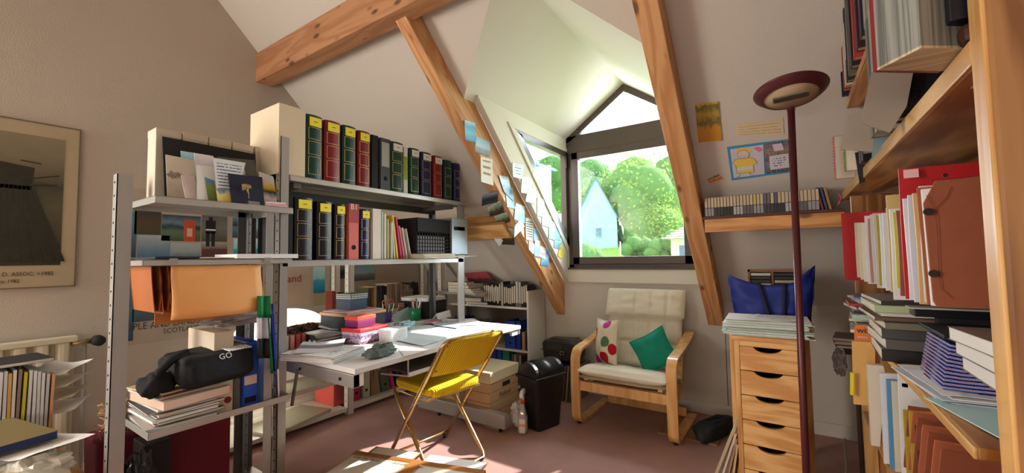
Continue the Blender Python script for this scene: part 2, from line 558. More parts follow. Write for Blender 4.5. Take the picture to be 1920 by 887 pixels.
# local z of rafters = x cross y ; direction (0,-1,1), y=(1,0,0) -> z=(0,1,1)/sqrt2 (towards the roof)
rs = 4.142
for k, (xa, xb, hh) in enumerate([(-1.842, -1.753, .21), (-.545, -.437, .165)]):
    xm = (xa + xb) / 2
    y0 = YB - 0.0; top_y = 1.56 if k == 0 else 0.6
    beam('trim_3', (xm, y0, rs - y0), (xm, top_y, rs - top_y), xb - xa, 0, (0.0, hh))
# purlin
struct('trim_4', MB().box(XL - .02, XR, 1.50, 1.62, 2.575, 2.80), wood('beam_pine_x', (0.50, 0.25, 0.12), (0.40, 0.18, 0.08), 'X', 7.0, 0.55, True, 0.12), bevel=.004)
# short horizontal rail on the slope between gable and left rafter
struct('trim_5', MB().prism([(XL, 2.72, 1.56), (XL, 2.62, 1.46), (XL, 2.72, 1.36), (XL, 2.94, 1.36)], (XL * -1 - 1.842 + 0.0, 0, 0)), M_pine, bevel=.003)

# ------------------------------------------------------------------ dormer window
W = bpy.data.objects.new('window_1', None); COL.objects.link(W); W['kind'] = 'structure'
W.location = (-1.14, YB, 1.10)
x0, x1 = -1.695, -0.575
fr = MB()
yy0, yy1 = YB - .01, YB + .06
fr.box(x0, x0 + .05, yy0, yy1, 1.10, 2.30)
fr.box(x1 - .05, x1, yy0, yy1, 1.10, 2.30)
fr.box(x0, x1, yy0, yy1, 1.10, 1.135)
fr.build('outer_frame', M_frame, W, world=True, bevel=.003)
MB().box(x0 - .012, x1 + .012, YB - .03, YB + .02, 1.088, 1.104).build('sill_strip', M_frame, W, world=True, bevel=.002)
sh = MB(); ys0, ys1 = YB - .03, YB + .03
sh.box(x0 + .05, x0 + .115, ys0, ys1, 1.135, 2.155)
sh.box(x1 - .115, x1 - .05, ys0, ys1, 1.135, 2.155)
sh.box(x0 + .05, x1 - .05, ys0, ys1, 1.135, 1.20)
sh.box(x0 + .05, x1 - .05, ys0, ys1, 2.09, 2.155)
sh.build('sash', M_frame, W, world=True, bevel=.004)
MB().box(x0 + .10, x1 - .10, YB + .0, YB + .006, 1.19, 2.10).build('pane', M_glass, W, world=True)
MB().box(x0, x1, YB - .02, YB + .05, 2.155, 2.315).build('transom', M_frame, W, world=True, bevel=.003)
ap = (RIDX, 2.685)
def rake(sgn):
    xo = x0 if sgn < 0 else x1
    p = [(xo, YB - .02, 2.25), (xo, YB - .02, 2.30), (ap[0], YB - .02, ap[1]), (ap[0], YB - .02, ap[1] - .065), (xo - sgn * .07, YB - .02, 2.25 + .035)]
    MB().prism(p, (0, .07, 0)).build('rake_frame', M_frame, W, world=True, bevel=.002)
rake(-1); rake(1)
MB().prism([(x0 + .08, YB, 2.30), (x1 - .08, YB, 2.30), (ap[0], YB, 2.63)], (0, .006, 0)).build('gable_pane', M_glass, W, world=True)
MB().box(x0 + .0, x0 + .016, YB - .05, YB - .02, 2.02, 2.16).build('hinge', M_black, W, world=True, bevel=.002)
# cheek window
W2 = bpy.data.objects.new('window_2', None); COL.objects.link(W2); W2['kind'] = 'structure'
W2.location = (-1.72, YB, 1.28)
xa, xb = -1.745, -1.69
m_cf = mat('cheek_frame_sky_tint', (0.22, 0.24, 0.27), 0.3)  # sky reflected on the dark frame, put into the colour
A = (s2 - 2.175, 2.175); B = (YB - .005, 2.175); C = (YB - .005, s2 - YB)
f1 = MB().prism([(xa, A[0], A[1]), (xa, B[0], B[1]), (xa, B[0], B[1] - .05), (xa, A[0] + .12, A[1] - .05)], (xb - xa, 0, 0))
f1.build('head_frame', M_frame, W2, world=True, bevel=.002)
f2 = MB().prism([(xa, A[0], A[1]), (xa, A[0] + .10, A[1] - .02), (xa, C[0], C[1] + .08), (xa, C[0], C[1])], (xb - xa, 0, 0))
f2.build('raking_frame', m_cf, W2, world=True, bevel=.002)
MB().prism([(xa, B[0] - .045, B[1]), (xa, B[0], B[1]), (xa, C[0], C[1]), (xa, C[0] - .045, C[1] + .05)], (xb - xa, 0, 0)).build('side_frame', M_frame, W2, world=True, bevel=.002)
MB().prism([(-1.722, A[0] + .05, A[1] - .01), (-1.722, B[0], B[1] - .01), (-1.722, C[0], C[1] + .03)], (.005, 0, 0)).build('pane', M_glass, W2, world=True)
tr = MB()
a2 = .045
tr.prism([(-1.70, A[0] - .09, A[1] + .03), (-1.70, B[0], A[1] + .03), (-1.70, B[0], A[1]), (-1.70, A[0], A[1])], (.012, 0, 0))
tr.prism([(-1.70, A[0] - .09, A[1] + .03), (-1.70, A[0], A[1]), (-1.70, C[0], C[1]), (-1.70, C[0], C[1] - .06)], (.012, 0, 0))
tr.build('casing', M_dorm, W2, world=True, bevel=.002)

# radiator under the print, with valve and pipe
ra = thing('radiator', 'cream ribbed steel radiator on the left wall under the framed print', 'radiator', (XL + .1, 0.1, 0.1))
m_rad = mat('radiator_enamel', (0.62, 0.58, 0.44), 0.4)
rzt, rzb = 0.80, 0.12
mb = MB().box(XL + .03, XL + .05, -.7, .575, rzb, rzt)
mb.build('back_panel', m_rad, ra, world=True, bevel=.005)
for k in range(16):
    y = -.62 + k * .0765
    mb = MB(); P = [(XL + .05, y - .03), (XL + .085, y - .020), (XL + .088, y), (XL + .085, y + .020), (XL + .05, y + .03)]
    mb.prism([(p[0], p[1], rzb + .03) for p in P], (0, 0, rzt - rzb - .05))
    mb.build('rib', m_rad, ra, world=True, bevel=.006)
MB().box(XL + .03, XL + .092, -.7, .58, rzt - .02, rzt + .01).build('top_rail', m_rad, ra, world=True, bevel=.004)
va = MB().cyl((XL + .07, .56, rzt - .03), (XL + .07, .635, rzt - .03), .014, 12)
va.build('valve', mat('brass', (.45, .36, .18), .4, metal=.7), ra, world=True, smooth=True)
MB().lathe([(0, 0), (.026, 0), (.03, .01), (.028, .05), (.02, .06), (0, .06)], 20, TR((XL + .06, .66, rzt - .03), 0, PI / 2)).build('thermostat_knob', M_blackm, ra, world=True, smooth=True)
MB().tube([(XL + .07, .61, rzt - .04), (XL + .07, .61, .3), (XL + .07, .61, 0.0)], .009, 8).build('pipe', mat('pipe_paint', (.3, .3, .27), .5), ra, world=True, smooth=True)

# ------------------------------------------------------------------ outside
m_lawn = mat('lawn', (0.26, 0.42, 0.06), 0.95, var=0.35, scale=0.6)
def gz(x, y): return -3.0 + 6.3 * min(1, max(0, (y - 12) / 36)) + .25 * noise.noise(Vector((x * .08, y * .08, 0)))
g = MB().sheet(40, 40, lambda a, b: (-90 + 110 * a, 6 + 84 * b, gz(-90 + 110 * a, 6 + 84 * b)), 0.3)
struct('ground', g, m_lawn)
def outside_house(label, c, rz, w, d, wall_h, roof_h, mw, mr, win=None):
    t = thing('house', label, 'house', c, rz)
    mb = MB().prism([(-w / 2, 0, 0), (w / 2, 0, 0), (w / 2, 0, wall_h), (0, 0, wall_h + roof_h), (-w / 2, 0, wall_h)], (0, d, 0))
    mb.build('walls', mw, t)
    rf = MB()
    for s_ in (-1, 1):
        L = math.hypot(w / 2, roof_h)
        e = .35
        p = [(0, -.15, wall_h + roof_h + .18), (s_ * (w / 2 + e), -.15, wall_h - e * roof_h / (w / 2) + .18), (s_ * (w / 2 + e), -.15, wall_h - e * roof_h / (w / 2)), (0, -.15, wall_h + roof_h)]
        rf.prism(p, (0, d + .3, 0))
    r = rf.build('roof', mr, t)
    if win:
        for (wx, wz, ww, wh) in win:
            f_ = MB().box(wx - ww / 2, wx + ww / 2, -.06, .02, wz, wz + wh).build('window_frame', mat('far_shutter', (.55, .66, .74), .7), t)
            MB().box(wx - ww * .38, wx + ww * .38, -.1, -.03, wz + wh * .08, wz + wh * .92).build('pane', mat('far_pane', (.12, .2, .28), .2), f_)
            for kk in range(5):
                zz = wz + wh * (.15 + .17 * kk)
                MB().box(wx - ww * .45, wx + ww * .45, -.14, -.07, zz, zz + wh * .05).build('shutter_slat', mat('far_shutter', (.55, .66, .74), .7), f_)
    return t
m_hw = mat('far_wall_shaded', (0.46, 0.64, 0.78), 0.8, var=0.03, scale=1)  # white walls; the blue of their shade is put into the colour
m_hr = mat('slate', (0.16, 0.27, 0.38), 0.7, var=0.2, scale=4)
a0 = PY(40, 1120, 480); b0 = PY(40, 1152, 405); c0 = PY(40, 1120, 335)
hw = 2 * (b0 - PY(40, 1120, 405)).length * 1.12
outside_house('white gabled house in bluish shade with a steep slate roof seen through the dormer window', (a0.x, 40, -1.5), .30, hw, 9, b0.z + 1.5, c0.z - b0.z, m_hw, m_hr, [(0.2, PY(40, 1122, 446).z + 1.5, .75, 1.15)])
a1 = PY(26, 1285, 470)
m_tile = mat('far_tiles', (0.55, 0.47, 0.40), 0.8, var=0.25, scale=6)
t = thing('house', 'low cream house with a brown tiled roof at the lower right of the dormer window', 'house', (PY(26, 1256, 470).x, 26, -2.2))
zt = PY(26, 1290, 412).z + 2.2; ze = PY(26, 1256, 448).z + 2.2
MB().box(0, 6, 0.3, 5, 0, ze).build('walls', mat('far_cream', (.85, .8, .6), .8), t)
rf = MB().prism([(-.3, 0, ze), (-.3, 0, ze + .12), (1.5, 2.6, zt + .25), (6, 2.6, zt + .25), (6.3, 0, ze + .12), (6.3, 0, ze)], (0, .1, 0))
rr = MB()
rr.add([(-.4, -.2, ze), (6.4, -.2, ze), (6.4, 2.8, zt + .3), (1.3, 2.8, zt + .3), (-.4, 5.6, ze), (6.4, 5.6, ze)], [(0, 1, 2, 3), (0, 3, 4), (3, 2, 5, 4), (1, 5, 2), (0, 4, 5, 1)])
ro = rr.build('roof', m_tile, t)
for r_ in range(9):
    f_ = r_ / 9
    MB().box(-.4 + 1.7 * f_, 6.4, -.25 + 3 * f_, -.2 + 3 * f_ + .28, ze + (zt + .3 - ze) * f_ + .0, ze + (zt + .3 - ze) * f_ + .09).build('tile_row', m_tile, ro)
MB().box(.5, .95, .2, .32, ze - 1.3, ze - .4).build('window_pane', mat('far_pane', (.12, .2, .28), .2), t)

def leafmat(name, c1, c2):
    if name in MC: return MC[name]
    m, nt, b = base(name, 0.7)
    g_ = nd(nt, 'ShaderNodeNewGeometry')
    nt.links.new(ramp(nt, g_.outputs['Random Per Island'], [(0, c1), (1, c2)]), b.inputs['Base Color'])
    tl = nd(nt, 'ShaderNodeBsdfTranslucent'); tl.inputs[0].default_value = c4(c2)
    mx = nd(nt, 'ShaderNodeMixShader'); mx.inputs[0].default_value = 0.35
    out = nt.nodes['Material Output']
    nt.links.new(b.outputs[0], mx.inputs[1]); nt.links.new(tl.outputs[0], mx.inputs[2]); nt.links.new(mx.outputs[0], out.inputs[0])
    MC[name] = m
    return m
lf1 = leafmat('leaf_light', (0.12, 0.26, 0.04), (0.42, 0.58, 0.10))
lf2 = leafmat('leaf_mid', (0.05, 0.17, 0.07), (0.24, 0.42, 0.13))
lf3 = leafmat('leaf_blue', (0.06, 0.20, 0.16), (0.22, 0.42, 0.30))
m_bark = mat('bark', (.14, .10, .07), .9)
def tree(label, c, h, r, lm, n=1500, leaf=.35, group=None, cat='tree', trunk=True):
    rnd = random.Random(int(abs(c[0] * 37 + c[1] * 11) + n))
    t = thing('tree' if cat == 'tree' else 'bush', label, cat, c, group=group)
    blobs = []
    for i in range(9):
        a = rnd.uniform(0, 2 * PI); q = rnd.uniform(.1, .62)
        blobs.append(Vector((math.cos(a) * r * q, math.sin(a) * r * q, h - r * .55 - rnd.uniform(-.25, 1.0) * r * .85)))
    br = r * .55
    mb = MB()
    for i in range(n):
        b_ = blobs[i % len(blobs)]
        d = Vector((rnd.gauss(0, 1), rnd.gauss(0, 1), rnd.gauss(0, 1))).normalized()
        p = b_ + d * br * rnd.uniform(.75, 1.06)
        M = Matrix.Translation(p) @ d.to_track_quat('Z', 'Y').to_matrix().to_4x4() @ Matrix.Rotation(rnd.uniform(-.9, .9), 4, 'X') @ Matrix.Rotation(rnd.uniform(0, 6), 4, 'Z')
        s_ = leaf * rnd.uniform(.6, 1.2)
        mb.add([(-s_ * .5, 0, 0), (0, -s_ * .3, .06 * s_), (s_ * .5, 0, 0), (0, s_ * .3, .06 * s_)], [(0, 1, 2, 3)], M)
    mb.build('foliage', lm, t, kind='stuff')
    if trunk:
        MB().cyl((0, 0, -.5), (0, 0, h - r * .9), r * .09, 10, r * .05).build('trunk', m_bark, t, smooth=True)
        ib = MB()
        for b_ in blobs:
            ib.lathe([(0, -br * .75), (br * .55, -br * .5), (br * .75, 0), (br * .55, br * .5), (0, br * .75)], 10, Matrix.Translation(b_))
        ib.build('inner_crown', mat('inner_leaf', (.12, .26, .06), .9, var=.4, scale=1.5), t, smooth=True)
    return t
def at_px(u, y): 
    p = PY(y, u, 470); return p.x
for (u, y, vt, r, lm, lab) in [
        (1165, 46, 300, 6.5, lf1, 'tall light green tree behind the gabled house in the dormer window'),
        (1215, 52, 292, 7.0, lf1, 'broad yellow-green tree in the middle of the dormer window'),
        (1262, 60, 330, 6.0, lf2, 'mid green tree at the right of the dormer window'),
        (1300, 58, 345, 6.0, lf2, 'green tree partly behind the right rafter'),
        (1235, 44, 382, 3.0, lf1, 'rounded small yellow-green tree in front of the larger trees'),
        (1108, 66, 300, 6.0, lf3, 'dark tree top behind the slate roof'),
        (1022, 30, 292, 3.2, lf2, 'tree seen through the slanted side window'),
        (1350, 66, 300, 8.0, lf3, 'bluish green tree at the right edge of the garden')]:
    zt = PY(y, u, vt).z
    zb = gz(at_px(u, y), y) - .05
    tree(lab, (at_px(u, y), y, zb), zt - zb, r, lm, 3600, leaf=.36 if y > 40 else .26)
bz = PY(24, 1110, 460)
tree('low round dark bush on the lawn at the foot of the gabled house', (bz.x, 24, gz(bz.x, 24) - .05), bz.z - gz(bz.x, 24) + .4, (bz.z - gz(bz.x, 24) + .4) * .6, lf3, 900, .09, cat='bush', trunk=True)
for i_, u in enumerate((1190, 1235, 1262)):
    bz = PY(34, u, 452)
    tree(['leafy shrub on the lawn right of the gabled house', 'leafy shrub in the middle of the lawn', 'leafy shrub beside the tiled roof'][i_], (bz.x, 34, gz(bz.x, 34) - .05), max(1.2, bz.z - gz(bz.x, 34) + .9), max(1.2, bz.z - gz(bz.x, 34) + .9) * .6, lf2, 500, .2, cat='bush', trunk=True)
# neighbouring wall seen through the slanted side window
nb = thing('house', 'pale rendered house in bluish shade seen through the slanted side window', 'house', (PX(-14, 1000, 470).x, PX(-14, 1000, 470).y - .2, -3))
q0 = PX(-14, 1000, 310); q1 = PX(-14, 1038, 440)
ln = (q1.y - q0.y)
MB().prism([(0, .2, 0), (0, ln + .2, 0), (0, ln + .2, q0.z + 3.0), (0, .2, q0.z + 3.0), (0, -3, q0.z + .6)], (-5, 0, 0)).build('walls', m_hw, nb)
MB().prism([(.25, ln + .5, q0.z + 3.0), (.25, .0, q0.z + 3.0), (.25, -3.2, q0.z + .6), (.25, -3.2, q0.z + .8), (.25, 0, q0.z + 3.2), (.25, ln + .5, q0.z + 3.2)], (-5.4, 0, 0)).build('roof', m_hr, nb)
# ================================================================== GENERIC OBJECT MAKERS
def hexc(r, g, b):       # photograph-like sRGB 0..255 to linear
    f = lambda c: ((c / 255 + 0.055) / 1.055) ** 2.4 if c > 10 else c / 255 / 12.92
    return (f(r), f(g), f(b))
def cm(r, g, b, rough=0.6, **k):
    return mat('card_%d_%d_%d' % (r, g, b), hexc(r, g, b), rough, **k)
def sheet_at(name, label, cat, P4, m, thick=0.0008, lift=0.0, curl=0.0, group=None, nx=4, ny=4):
    """P4: lower-left, lower-right, upper-right, upper-left world points (real plane)"""
    a, b, c, d = [Vector(p) for p in P4]
    n = (b - a).cross(d - a).normalized()
    cen = (a + b + c + d) / 4
    if n.dot(CAM - cen) < 0: n = -n; flip = True
    else: flip = False
    def fn(u, v):
        p = a * (1 - u) * (1 - v) + b * u * (1 - v) + c * u * v + d * (1 - u) * v
        return p + n * (lift + thick + curl * ((2 * v - 1) ** 2 * .6 + (2 * u - 1) ** 2 * .4))
    o = MB().sheet(nx, ny, fn, thick).build(name, m, at=cen)
    return tag(o, label, cat, group)
def sheet_px(name, label, cat, px, plane, m, **k):
    """px: 4 picture corners of the piece, plane: (normal, d) of the surface it is fixed to"""
    return sheet_at(name, label, cat, [PLN(plane[0], plane[1], u, v) for u, v in px], m, **k)

def album(label, M, w, h, d, col, sticker=True, group=None, cat='album', white_tag=False):
    """spine faces local -y"""
    t = thing('photo_album', label, cat, M=M, group=group)
    cb = MB()
    n = 8
    pts = [(-w / 2, d), (-w / 2, .012)] + [(-w / 2 + w * k / n, .012 - .012 * math.sin(PI * k / n)) for k in range(1, n)] + [(w / 2, .012), (w / 2, d), (w / 2 - .004, d), (w / 2 - .004, .016), (-w / 2 + .004, .016), (-w / 2 + .004, d)]
    cb.prism([(x, y, 0) for x, y in pts], (0, 0, h))
    cb.build('cover', col, t, bevel=.0012)
    MB().box(-w / 2 + .005, w / 2 - .005, .018, d - .006, .005, h - .007).build('page_block', M_pages, t)
    def ring(z0, z1):
        mb = MB(); e = .0009; a = w * .36
        for (p, q) in (((-a, z0), (a, z0)), ((-a, z1), (a, z1)), ((-a, z0), (-a, z1)), ((a, z0), (a, z1))):
            y = .012 - .012 * math.sin(PI * (p[0] + w / 2) / w) if p[0] == q[0] else .0015
            if p[0] == q[0]:
                mb.box(p[0] - e, p[0] + e, y - .001, y + .003, p[1], q[1])
            else:
                for k in range(6):
                    xx0 = -a + 2 * a * k / 6; xx1 = -a + 2 * a * (k + 1) / 6; xm = (xx0 + xx1) / 2
                    y = .012 - .012 * math.sin(PI * (xm + w / 2) / w)
                    mb.box(xx0, xx1, y - .001, y + .002, p[1] - e, p[1] + e)
        mb.build('gilt_line', M_gold, t)
    ring(h * .07, h * .34); ring(h * .38, h * .58); ring(h * .62, h * .80)
    if sticker:
        sm = M_yellow if not white_tag else M_paper
        s_ = MB().box(-w * .36, w * .36, -.0035, .001, h * .82, h * .96).build('sticker', sm, t)
        MB().box(-w * .12, w * .1, -.0042, -.003, h * .885, h * .895).build('handwriting', M_ink, s_)
    return t
def binder(label, M, w, h, d, col, group=None, hole=True, strip=None, cat='binder', name='ring_binder'):
    t = thing(name, label, cat, M=M, group=group)
    MB().box(-w / 2, w / 2, 0, .003, 0, h).box(-w / 2, -w / 2 + .003, 0, d, 0, h).box(w / 2 - .003, w / 2, 0, d, 0, h).build('cover', col, t, bevel=.0008)
    MB().box(-w / 2 + .005, w / 2 - .006, .012, d - .01, .006, h - .012).build('page_block', M_pages, t)
    if hole:
        MB().cyl((0, -.002, h * .22), (0, .002, h * .22), min(.012, w * .3), 16).cyl((0, -.0015, h * .22), (0, .001, h * .22), min(.014, w * .34), 16).build('finger_hole', [M_hole], t)
    if strip:
        MB().box(-w * .38, w * .38, -.0015, .001, h * .45, h * .92).build('spine_label', strip, t)
    return t
def book(label, M, w, h, d, col, group=None, band=None, name='book', cat='book', pages=None):
    """upright book, spine towards local -y, w thick, h tall, d deep"""
    t = thing(name, label, cat, M=M, group=group)
    c = MB().box(-w / 2, w / 2, 0, .002, 0, h).box(-w / 2, -w / 2 + .002, 0, d, 0, h).box(w / 2 - .002, w / 2, 0, d, 0, h)
    c.build('cover', col, t, bevel=.0006)
    MB().box(-w / 2 + .002, w / 2 - .002, .002, d - .003, .003, h - .003).build('page_block', pages or M_pages, t)
    if band is not None:
        MB().box(-w * .4, w * .4, -.0008, .001, h * .3, h * .8).build('title_panel', band, t)
    return t
def flat_book(label, c, dims, rz, col, group=None, name='book', cat='book', tilt=0.0, pages=None):
    """lying book or magazine: c = centre of its underside, dims x,y,z, fore edge on all sides but -x"""
    t = thing(name, label, cat, M=TR(c, tilt, 0, rz), group=group)
    a, b, z = dims
    MB().box(-a / 2, a / 2, -b / 2, b / 2, 0, .0012).box(-a / 2, a / 2, -b / 2, b / 2, z - .0012, z).box(-a / 2, -a / 2 + .0015, -b / 2, b / 2, 0, z).build('cover', col, t)
    MB().box(-a / 2 + .0015, a / 2 - .002, -b / 2 + .002, b / 2 - .002, .0012, z - .0012).build('page_block', pages or M_pages, t)
    return t
def paper(label, c, dims, rz, m, name='sheet_of_paper', cat='paper', thick=.001, curl=.004, group=None, tilt=0.0, seed=0):
    a, b = dims
    def fn(u, v):
        x = (u - .5) * a; y = (v - .5) * b
        z = curl * ((2 * u - 1) ** 2 * .7 + .5 * noise.noise(Vector((u * 2 + seed, v * 2, seed)))) + thick
        return (x, y, max(z, thick))
    o = MB().sheet(6, 6, fn, thick).build(name, m)
    o.matrix_basis = TR(c, tilt, 0, rz)
    return tag(o, label, cat, group)
def pile(label, c, dims, rz, m_top, m_side, name='paper_pile', cat='papers', n=14, jit=.006, group=None):
    """a pile of loose sheets: sheets are slabs slightly out of line, joined in one body, plus the top sheet"""
    a, b, h = dims
    rnd = random.Random(int(c[0] * 1000) + n)
    t = thing(name, label, cat, M=TR(c, 0, 0, rz), group=group)
    mb = MB()
    for k in range(n):
        dx, dy, rr = rnd.uniform(-jit, jit), rnd.uniform(-jit, jit), rnd.uniform(-.03, .03)
        z0 = h * k / n; z1 = h * (k + .86) / n
        mb.box(-a / 2, a / 2, -b / 2, b / 2, z0, z1, TR((dx, dy, 0), 0, 0, rr), m=k % 2 if isinstance(m_side, (list, tuple)) else 0)
    mb.build('sheets', m_side, t, kind='stuff')
    MB().sheet(6, 6, lambda u, v: ((u - .5) * a, (v - .5) * b, h + .0015 + .004 * (noise.noise(Vector((u * 2, v * 2, c[0] * 9))) + .5)), .001).build('top_sheet', m_top, t)
    return t
def carton(label, M, dims, m, lid=None, name='box', cat='box', lid_h=.05, group=None, lid_m=None, extra=None):
    a, b, h = dims
    t = thing(name, label, cat, M=M, group=group)
    MB().box(-a / 2, a / 2, -b / 2, b / 2, 0, h).build('body', m, t, bevel=.002)
    if lid:
        e = .004
        MB().box(-a / 2 - e, a / 2 + e, -b / 2 - e, b / 2 + e, h - lid_h, h + .003).build('lid', lid_m or m, t, bevel=.002)
    return t

G_text = printed('print_paper', (0.82, 0.82, 0.82), (0.25, 0.27, 0.32), 26, .55)
G_text2 = printed('print_paper_sparse', (0.85, 0.84, 0.83), (0.3, 0.3, 0.34), 12, .35)
P_blue = photo('photo_blue', [(0, hexc(60, 150, 200)), (.4, hexc(120, 200, 230)), (.75, hexc(90, 180, 225)), (1, hexc(190, 230, 240))], 1)
P_sea = photo('photo_sea', [(0, hexc(40, 110, 150)), (.45, hexc(60, 170, 200)), (.55, hexc(150, 215, 225)), (1, hexc(200, 235, 240))], 2)
P_tower = photo('photo_tower', [(0, hexc(70, 90, 100)), (.35, hexc(120, 130, 130)), (.5, hexc(160, 190, 200)), (1, hexc(120, 180, 210))], 3)
P_people = photo('photo_people', [(0, hexc(40, 50, 50)), (.35, hexc(90, 60, 50)), (.6, hexc(120, 150, 120)), (1, hexc(200, 200, 190))], 4, scale=6, warp=.9)
P_dark = photo('photo_dark', [(0, hexc(60, 80, 70)), (.4, hexc(30, 40, 45)), (.6, hexc(60, 75, 85)), (1, hexc(150, 165, 175))], 5, scale=4)
P_land = photo('photo_land', [(0, hexc(70, 85, 60)), (.35, hexc(95, 120, 100)), (.55, hexc(40, 60, 75)), (.7, hexc(110, 130, 145)), (1, hexc(60, 75, 90))], 6, scale=4)
P_lake = photo('photo_lake', [(0, hexc(45, 75, 95)), (.5, hexc(90, 130, 150)), (.6, hexc(40, 60, 75)), (1, hexc(100, 140, 165))], 7)
P_grey = photo('photo_grey', [(0, hexc(80, 80, 75)), (.5, hexc(120, 120, 112)), (1, hexc(95, 98, 96))], 8, scale=5)

# ================================================================== LEFT WALL
WL = ((1, 0, 0), XL + .004)
# framed print at the left edge
p0 = PX(XL, 140, 243); p1 = PX(XL, 140, 536)
fy, fz0, fz1 = p1.y, p1.z, p0.z
t = thing('framed_print', 'large framed grey print with a cream mount on the left wall above the radiator', 'picture', (XL, -.1, 1.2))
MB().box(XL, XL + .012, fy - 1.05, fy, fz0, fz1).build('mount', mat('mount_cream', hexc(176, 160, 132), .8), t, world=True, bevel=.001)
ef = MB()
for (a, b, c, d) in ((fy - .006, fy, fz0, fz1), (fy - 1.05, fy, fz0 - .002, fz0 + .004), (fy - 1.05, fy, fz1 - .004, fz1 + .002)):
    ef.box(XL, XL + .016, a, b, c, d)
ef.build('edge_strip', mat('frame_edge', hexc(110, 95, 70), .5), t, world=True)
iy1 = PX(XL, 112, 500).y; iz0 = PX(XL, 112, 497).z; iz1 = PX(XL, 110, 262).z
m_pr = photo('print_photo', [(0, hexc(58, 56, 42)), (.45, hexc(85, 80, 62)), (.62, hexc(66, 64, 50)), (.72, hexc(110, 102, 82)), (1, hexc(140, 128, 104))], 11, scale=5, warp=.25, rough=.25)
MB().sheet(2, 2, lambda a, b: (XL + .0135, iy1 - .95 + .95 * a, iz0 + (iz1 - iz0) * b), .001).build('photograph', m_pr, t, world=True)
fig = MB()
fx = XL + .0145
cy_ = PX(XL, 22, 400).y
for k in range(9):          # long folds of the draped figure
    a = cy_ - .16 + .04 * k
    fig.prism([(fx, a, iz0 + .02), (fx, a + .035, iz0 + .02), (fx, cy_ + (a - cy_) * .35 + .012, iz0 + .42), (fx, cy_ + (a - cy_) * .35, iz0 + .42)], (.001, 0, 0))
fig.prism([(fx, cy_ - .07, iz0 + .4), (fx, cy_ + .06, iz0 + .4), (fx, cy_ + .07, iz0 + .52), (fx, cy_ - .07, iz0 + .54)], (.001, 0, 0))
fig.build('dark_figure', mat('print_dark', hexc(44, 44, 34), .4, var=.5, scale=30), t, world=True)
sp = MB()
for (va, vb) in (((38, 300), (78, 308)), ((42, 336), (110, 330)), ((42, 346), (106, 348))):
    a = PX(fx, *va); b = PX(fx, *vb)
    sp.tube([a, b], .0035, 4)
sp.build('long_spike', mat('print_mid', hexc(60, 58, 46), .4), t, world=True)
MZ = lambda y, z: frame_M((XL + .0135, y, z), (0, 1, 0), (0, 0, 1))
text("MANHATTAN'S D. ASSOC. +1982", .030, mat('print_ink', hexc(70, 60, 45), .6), t, MZ(fy - .26, iz0 - .045), sx=.8, name='caption')
text("Statue of Liberty, 1982", .026, mat('print_ink', hexc(70, 60, 45), .6), t, MZ(fy - .30, iz0 - .08), sx=.8, name='caption')
# big poster with photographs, behind the left rack
def ppanel(t, px, m, name='photo_panel', lift=.002):
    P = [PX(XL + .004, u, v) for u, v in px]
    a, b, c, d = P
    return MB().sheet(2, 2, lambda u, v: (XL + lift, (a.y * (1 - u) + b.y * u) * (1 - v) + (d.y * (1 - u) + c.y * u) * v, (a.z * (1 - u) + b.z * u) * (1 - v) + (d.z * (1 - u) + c.z * u) * v), .001).build(name, m, t, world=True)
t = thing('poster', 'large poster of blue landscape photographs on the wall behind the left rack', 'poster', (XL, 1.0, 1.0))
y0 = PX(XL, 222, 500).y; y1 = PX(XL, 487, 500).y
z1 = PX(XL, 300, 392).z + .12; z0 = PX(XL, 300, 640).z
MB().box(XL, XL + .002, y0 - .04, y1 + .02, z0, z1).build('backing', mat('poster_paper', hexc(178, 165, 150), .6), t, world=True)
def yz(u0, u1, v0, v1, m, nm='photo_panel', lf=.004):
    a = PX(XL + .004, u0, (v0 + v1) / 2); b = PX(XL + .004, u1, (v0 + v1) / 2)
    um = (u0 + u1) / 2; za = PX(XL + .004, um, v1).z; zb = PX(XL + .004, um, v0).z
    return MB().sheet(2, 2, lambda u, v: (XL + lf, a.y + (b.y - a.y) * u, za + (zb - za) * v), .001).build(nm, m, t, world=True)
yz(222, 253, 395, 640, P_lake)
yz(252, 302, 395, 440, photo('pp1', [(0, hexc(70, 80, 60)), (.5, hexc(90, 70, 55)), (1, hexc(60, 66, 60))], 21, 5))
yz(303, 376, 404, 452, P_land)
yz(378, 426, 400, 453, P_grey)
yz(257, 318, 441, 482, photo('pp2', [(0, hexc(70, 110, 150)), (.5, hexc(130, 150, 165)), (1, hexc(170, 180, 185))], 22, 3))
yz(319, 376, 455, 486, photo('pp3', [(0, hexc(60, 90, 110)), (.5, hexc(150, 165, 170)), (1, hexc(175, 182, 182))], 23, 3))
yz(378, 426, 457, 486, photo('pp4', [(0, hexc(80, 60, 62)), (.6, hexc(100, 66, 66)), (1, hexc(160, 160, 158))], 24, 2))
yz(436, 470, 408, 446, P_lake)
yz(471, 492, 404, 446, P_tower)
yz(438, 492, 448, 486, P_sea)
yz(250, 492, 488, 592, photo('pp5', [(0, hexc(60, 80, 90)), (.3, hexc(90, 110, 115)), (.6, hexc(50, 72, 90)), (1, hexc(110, 135, 150))], 25, 3))
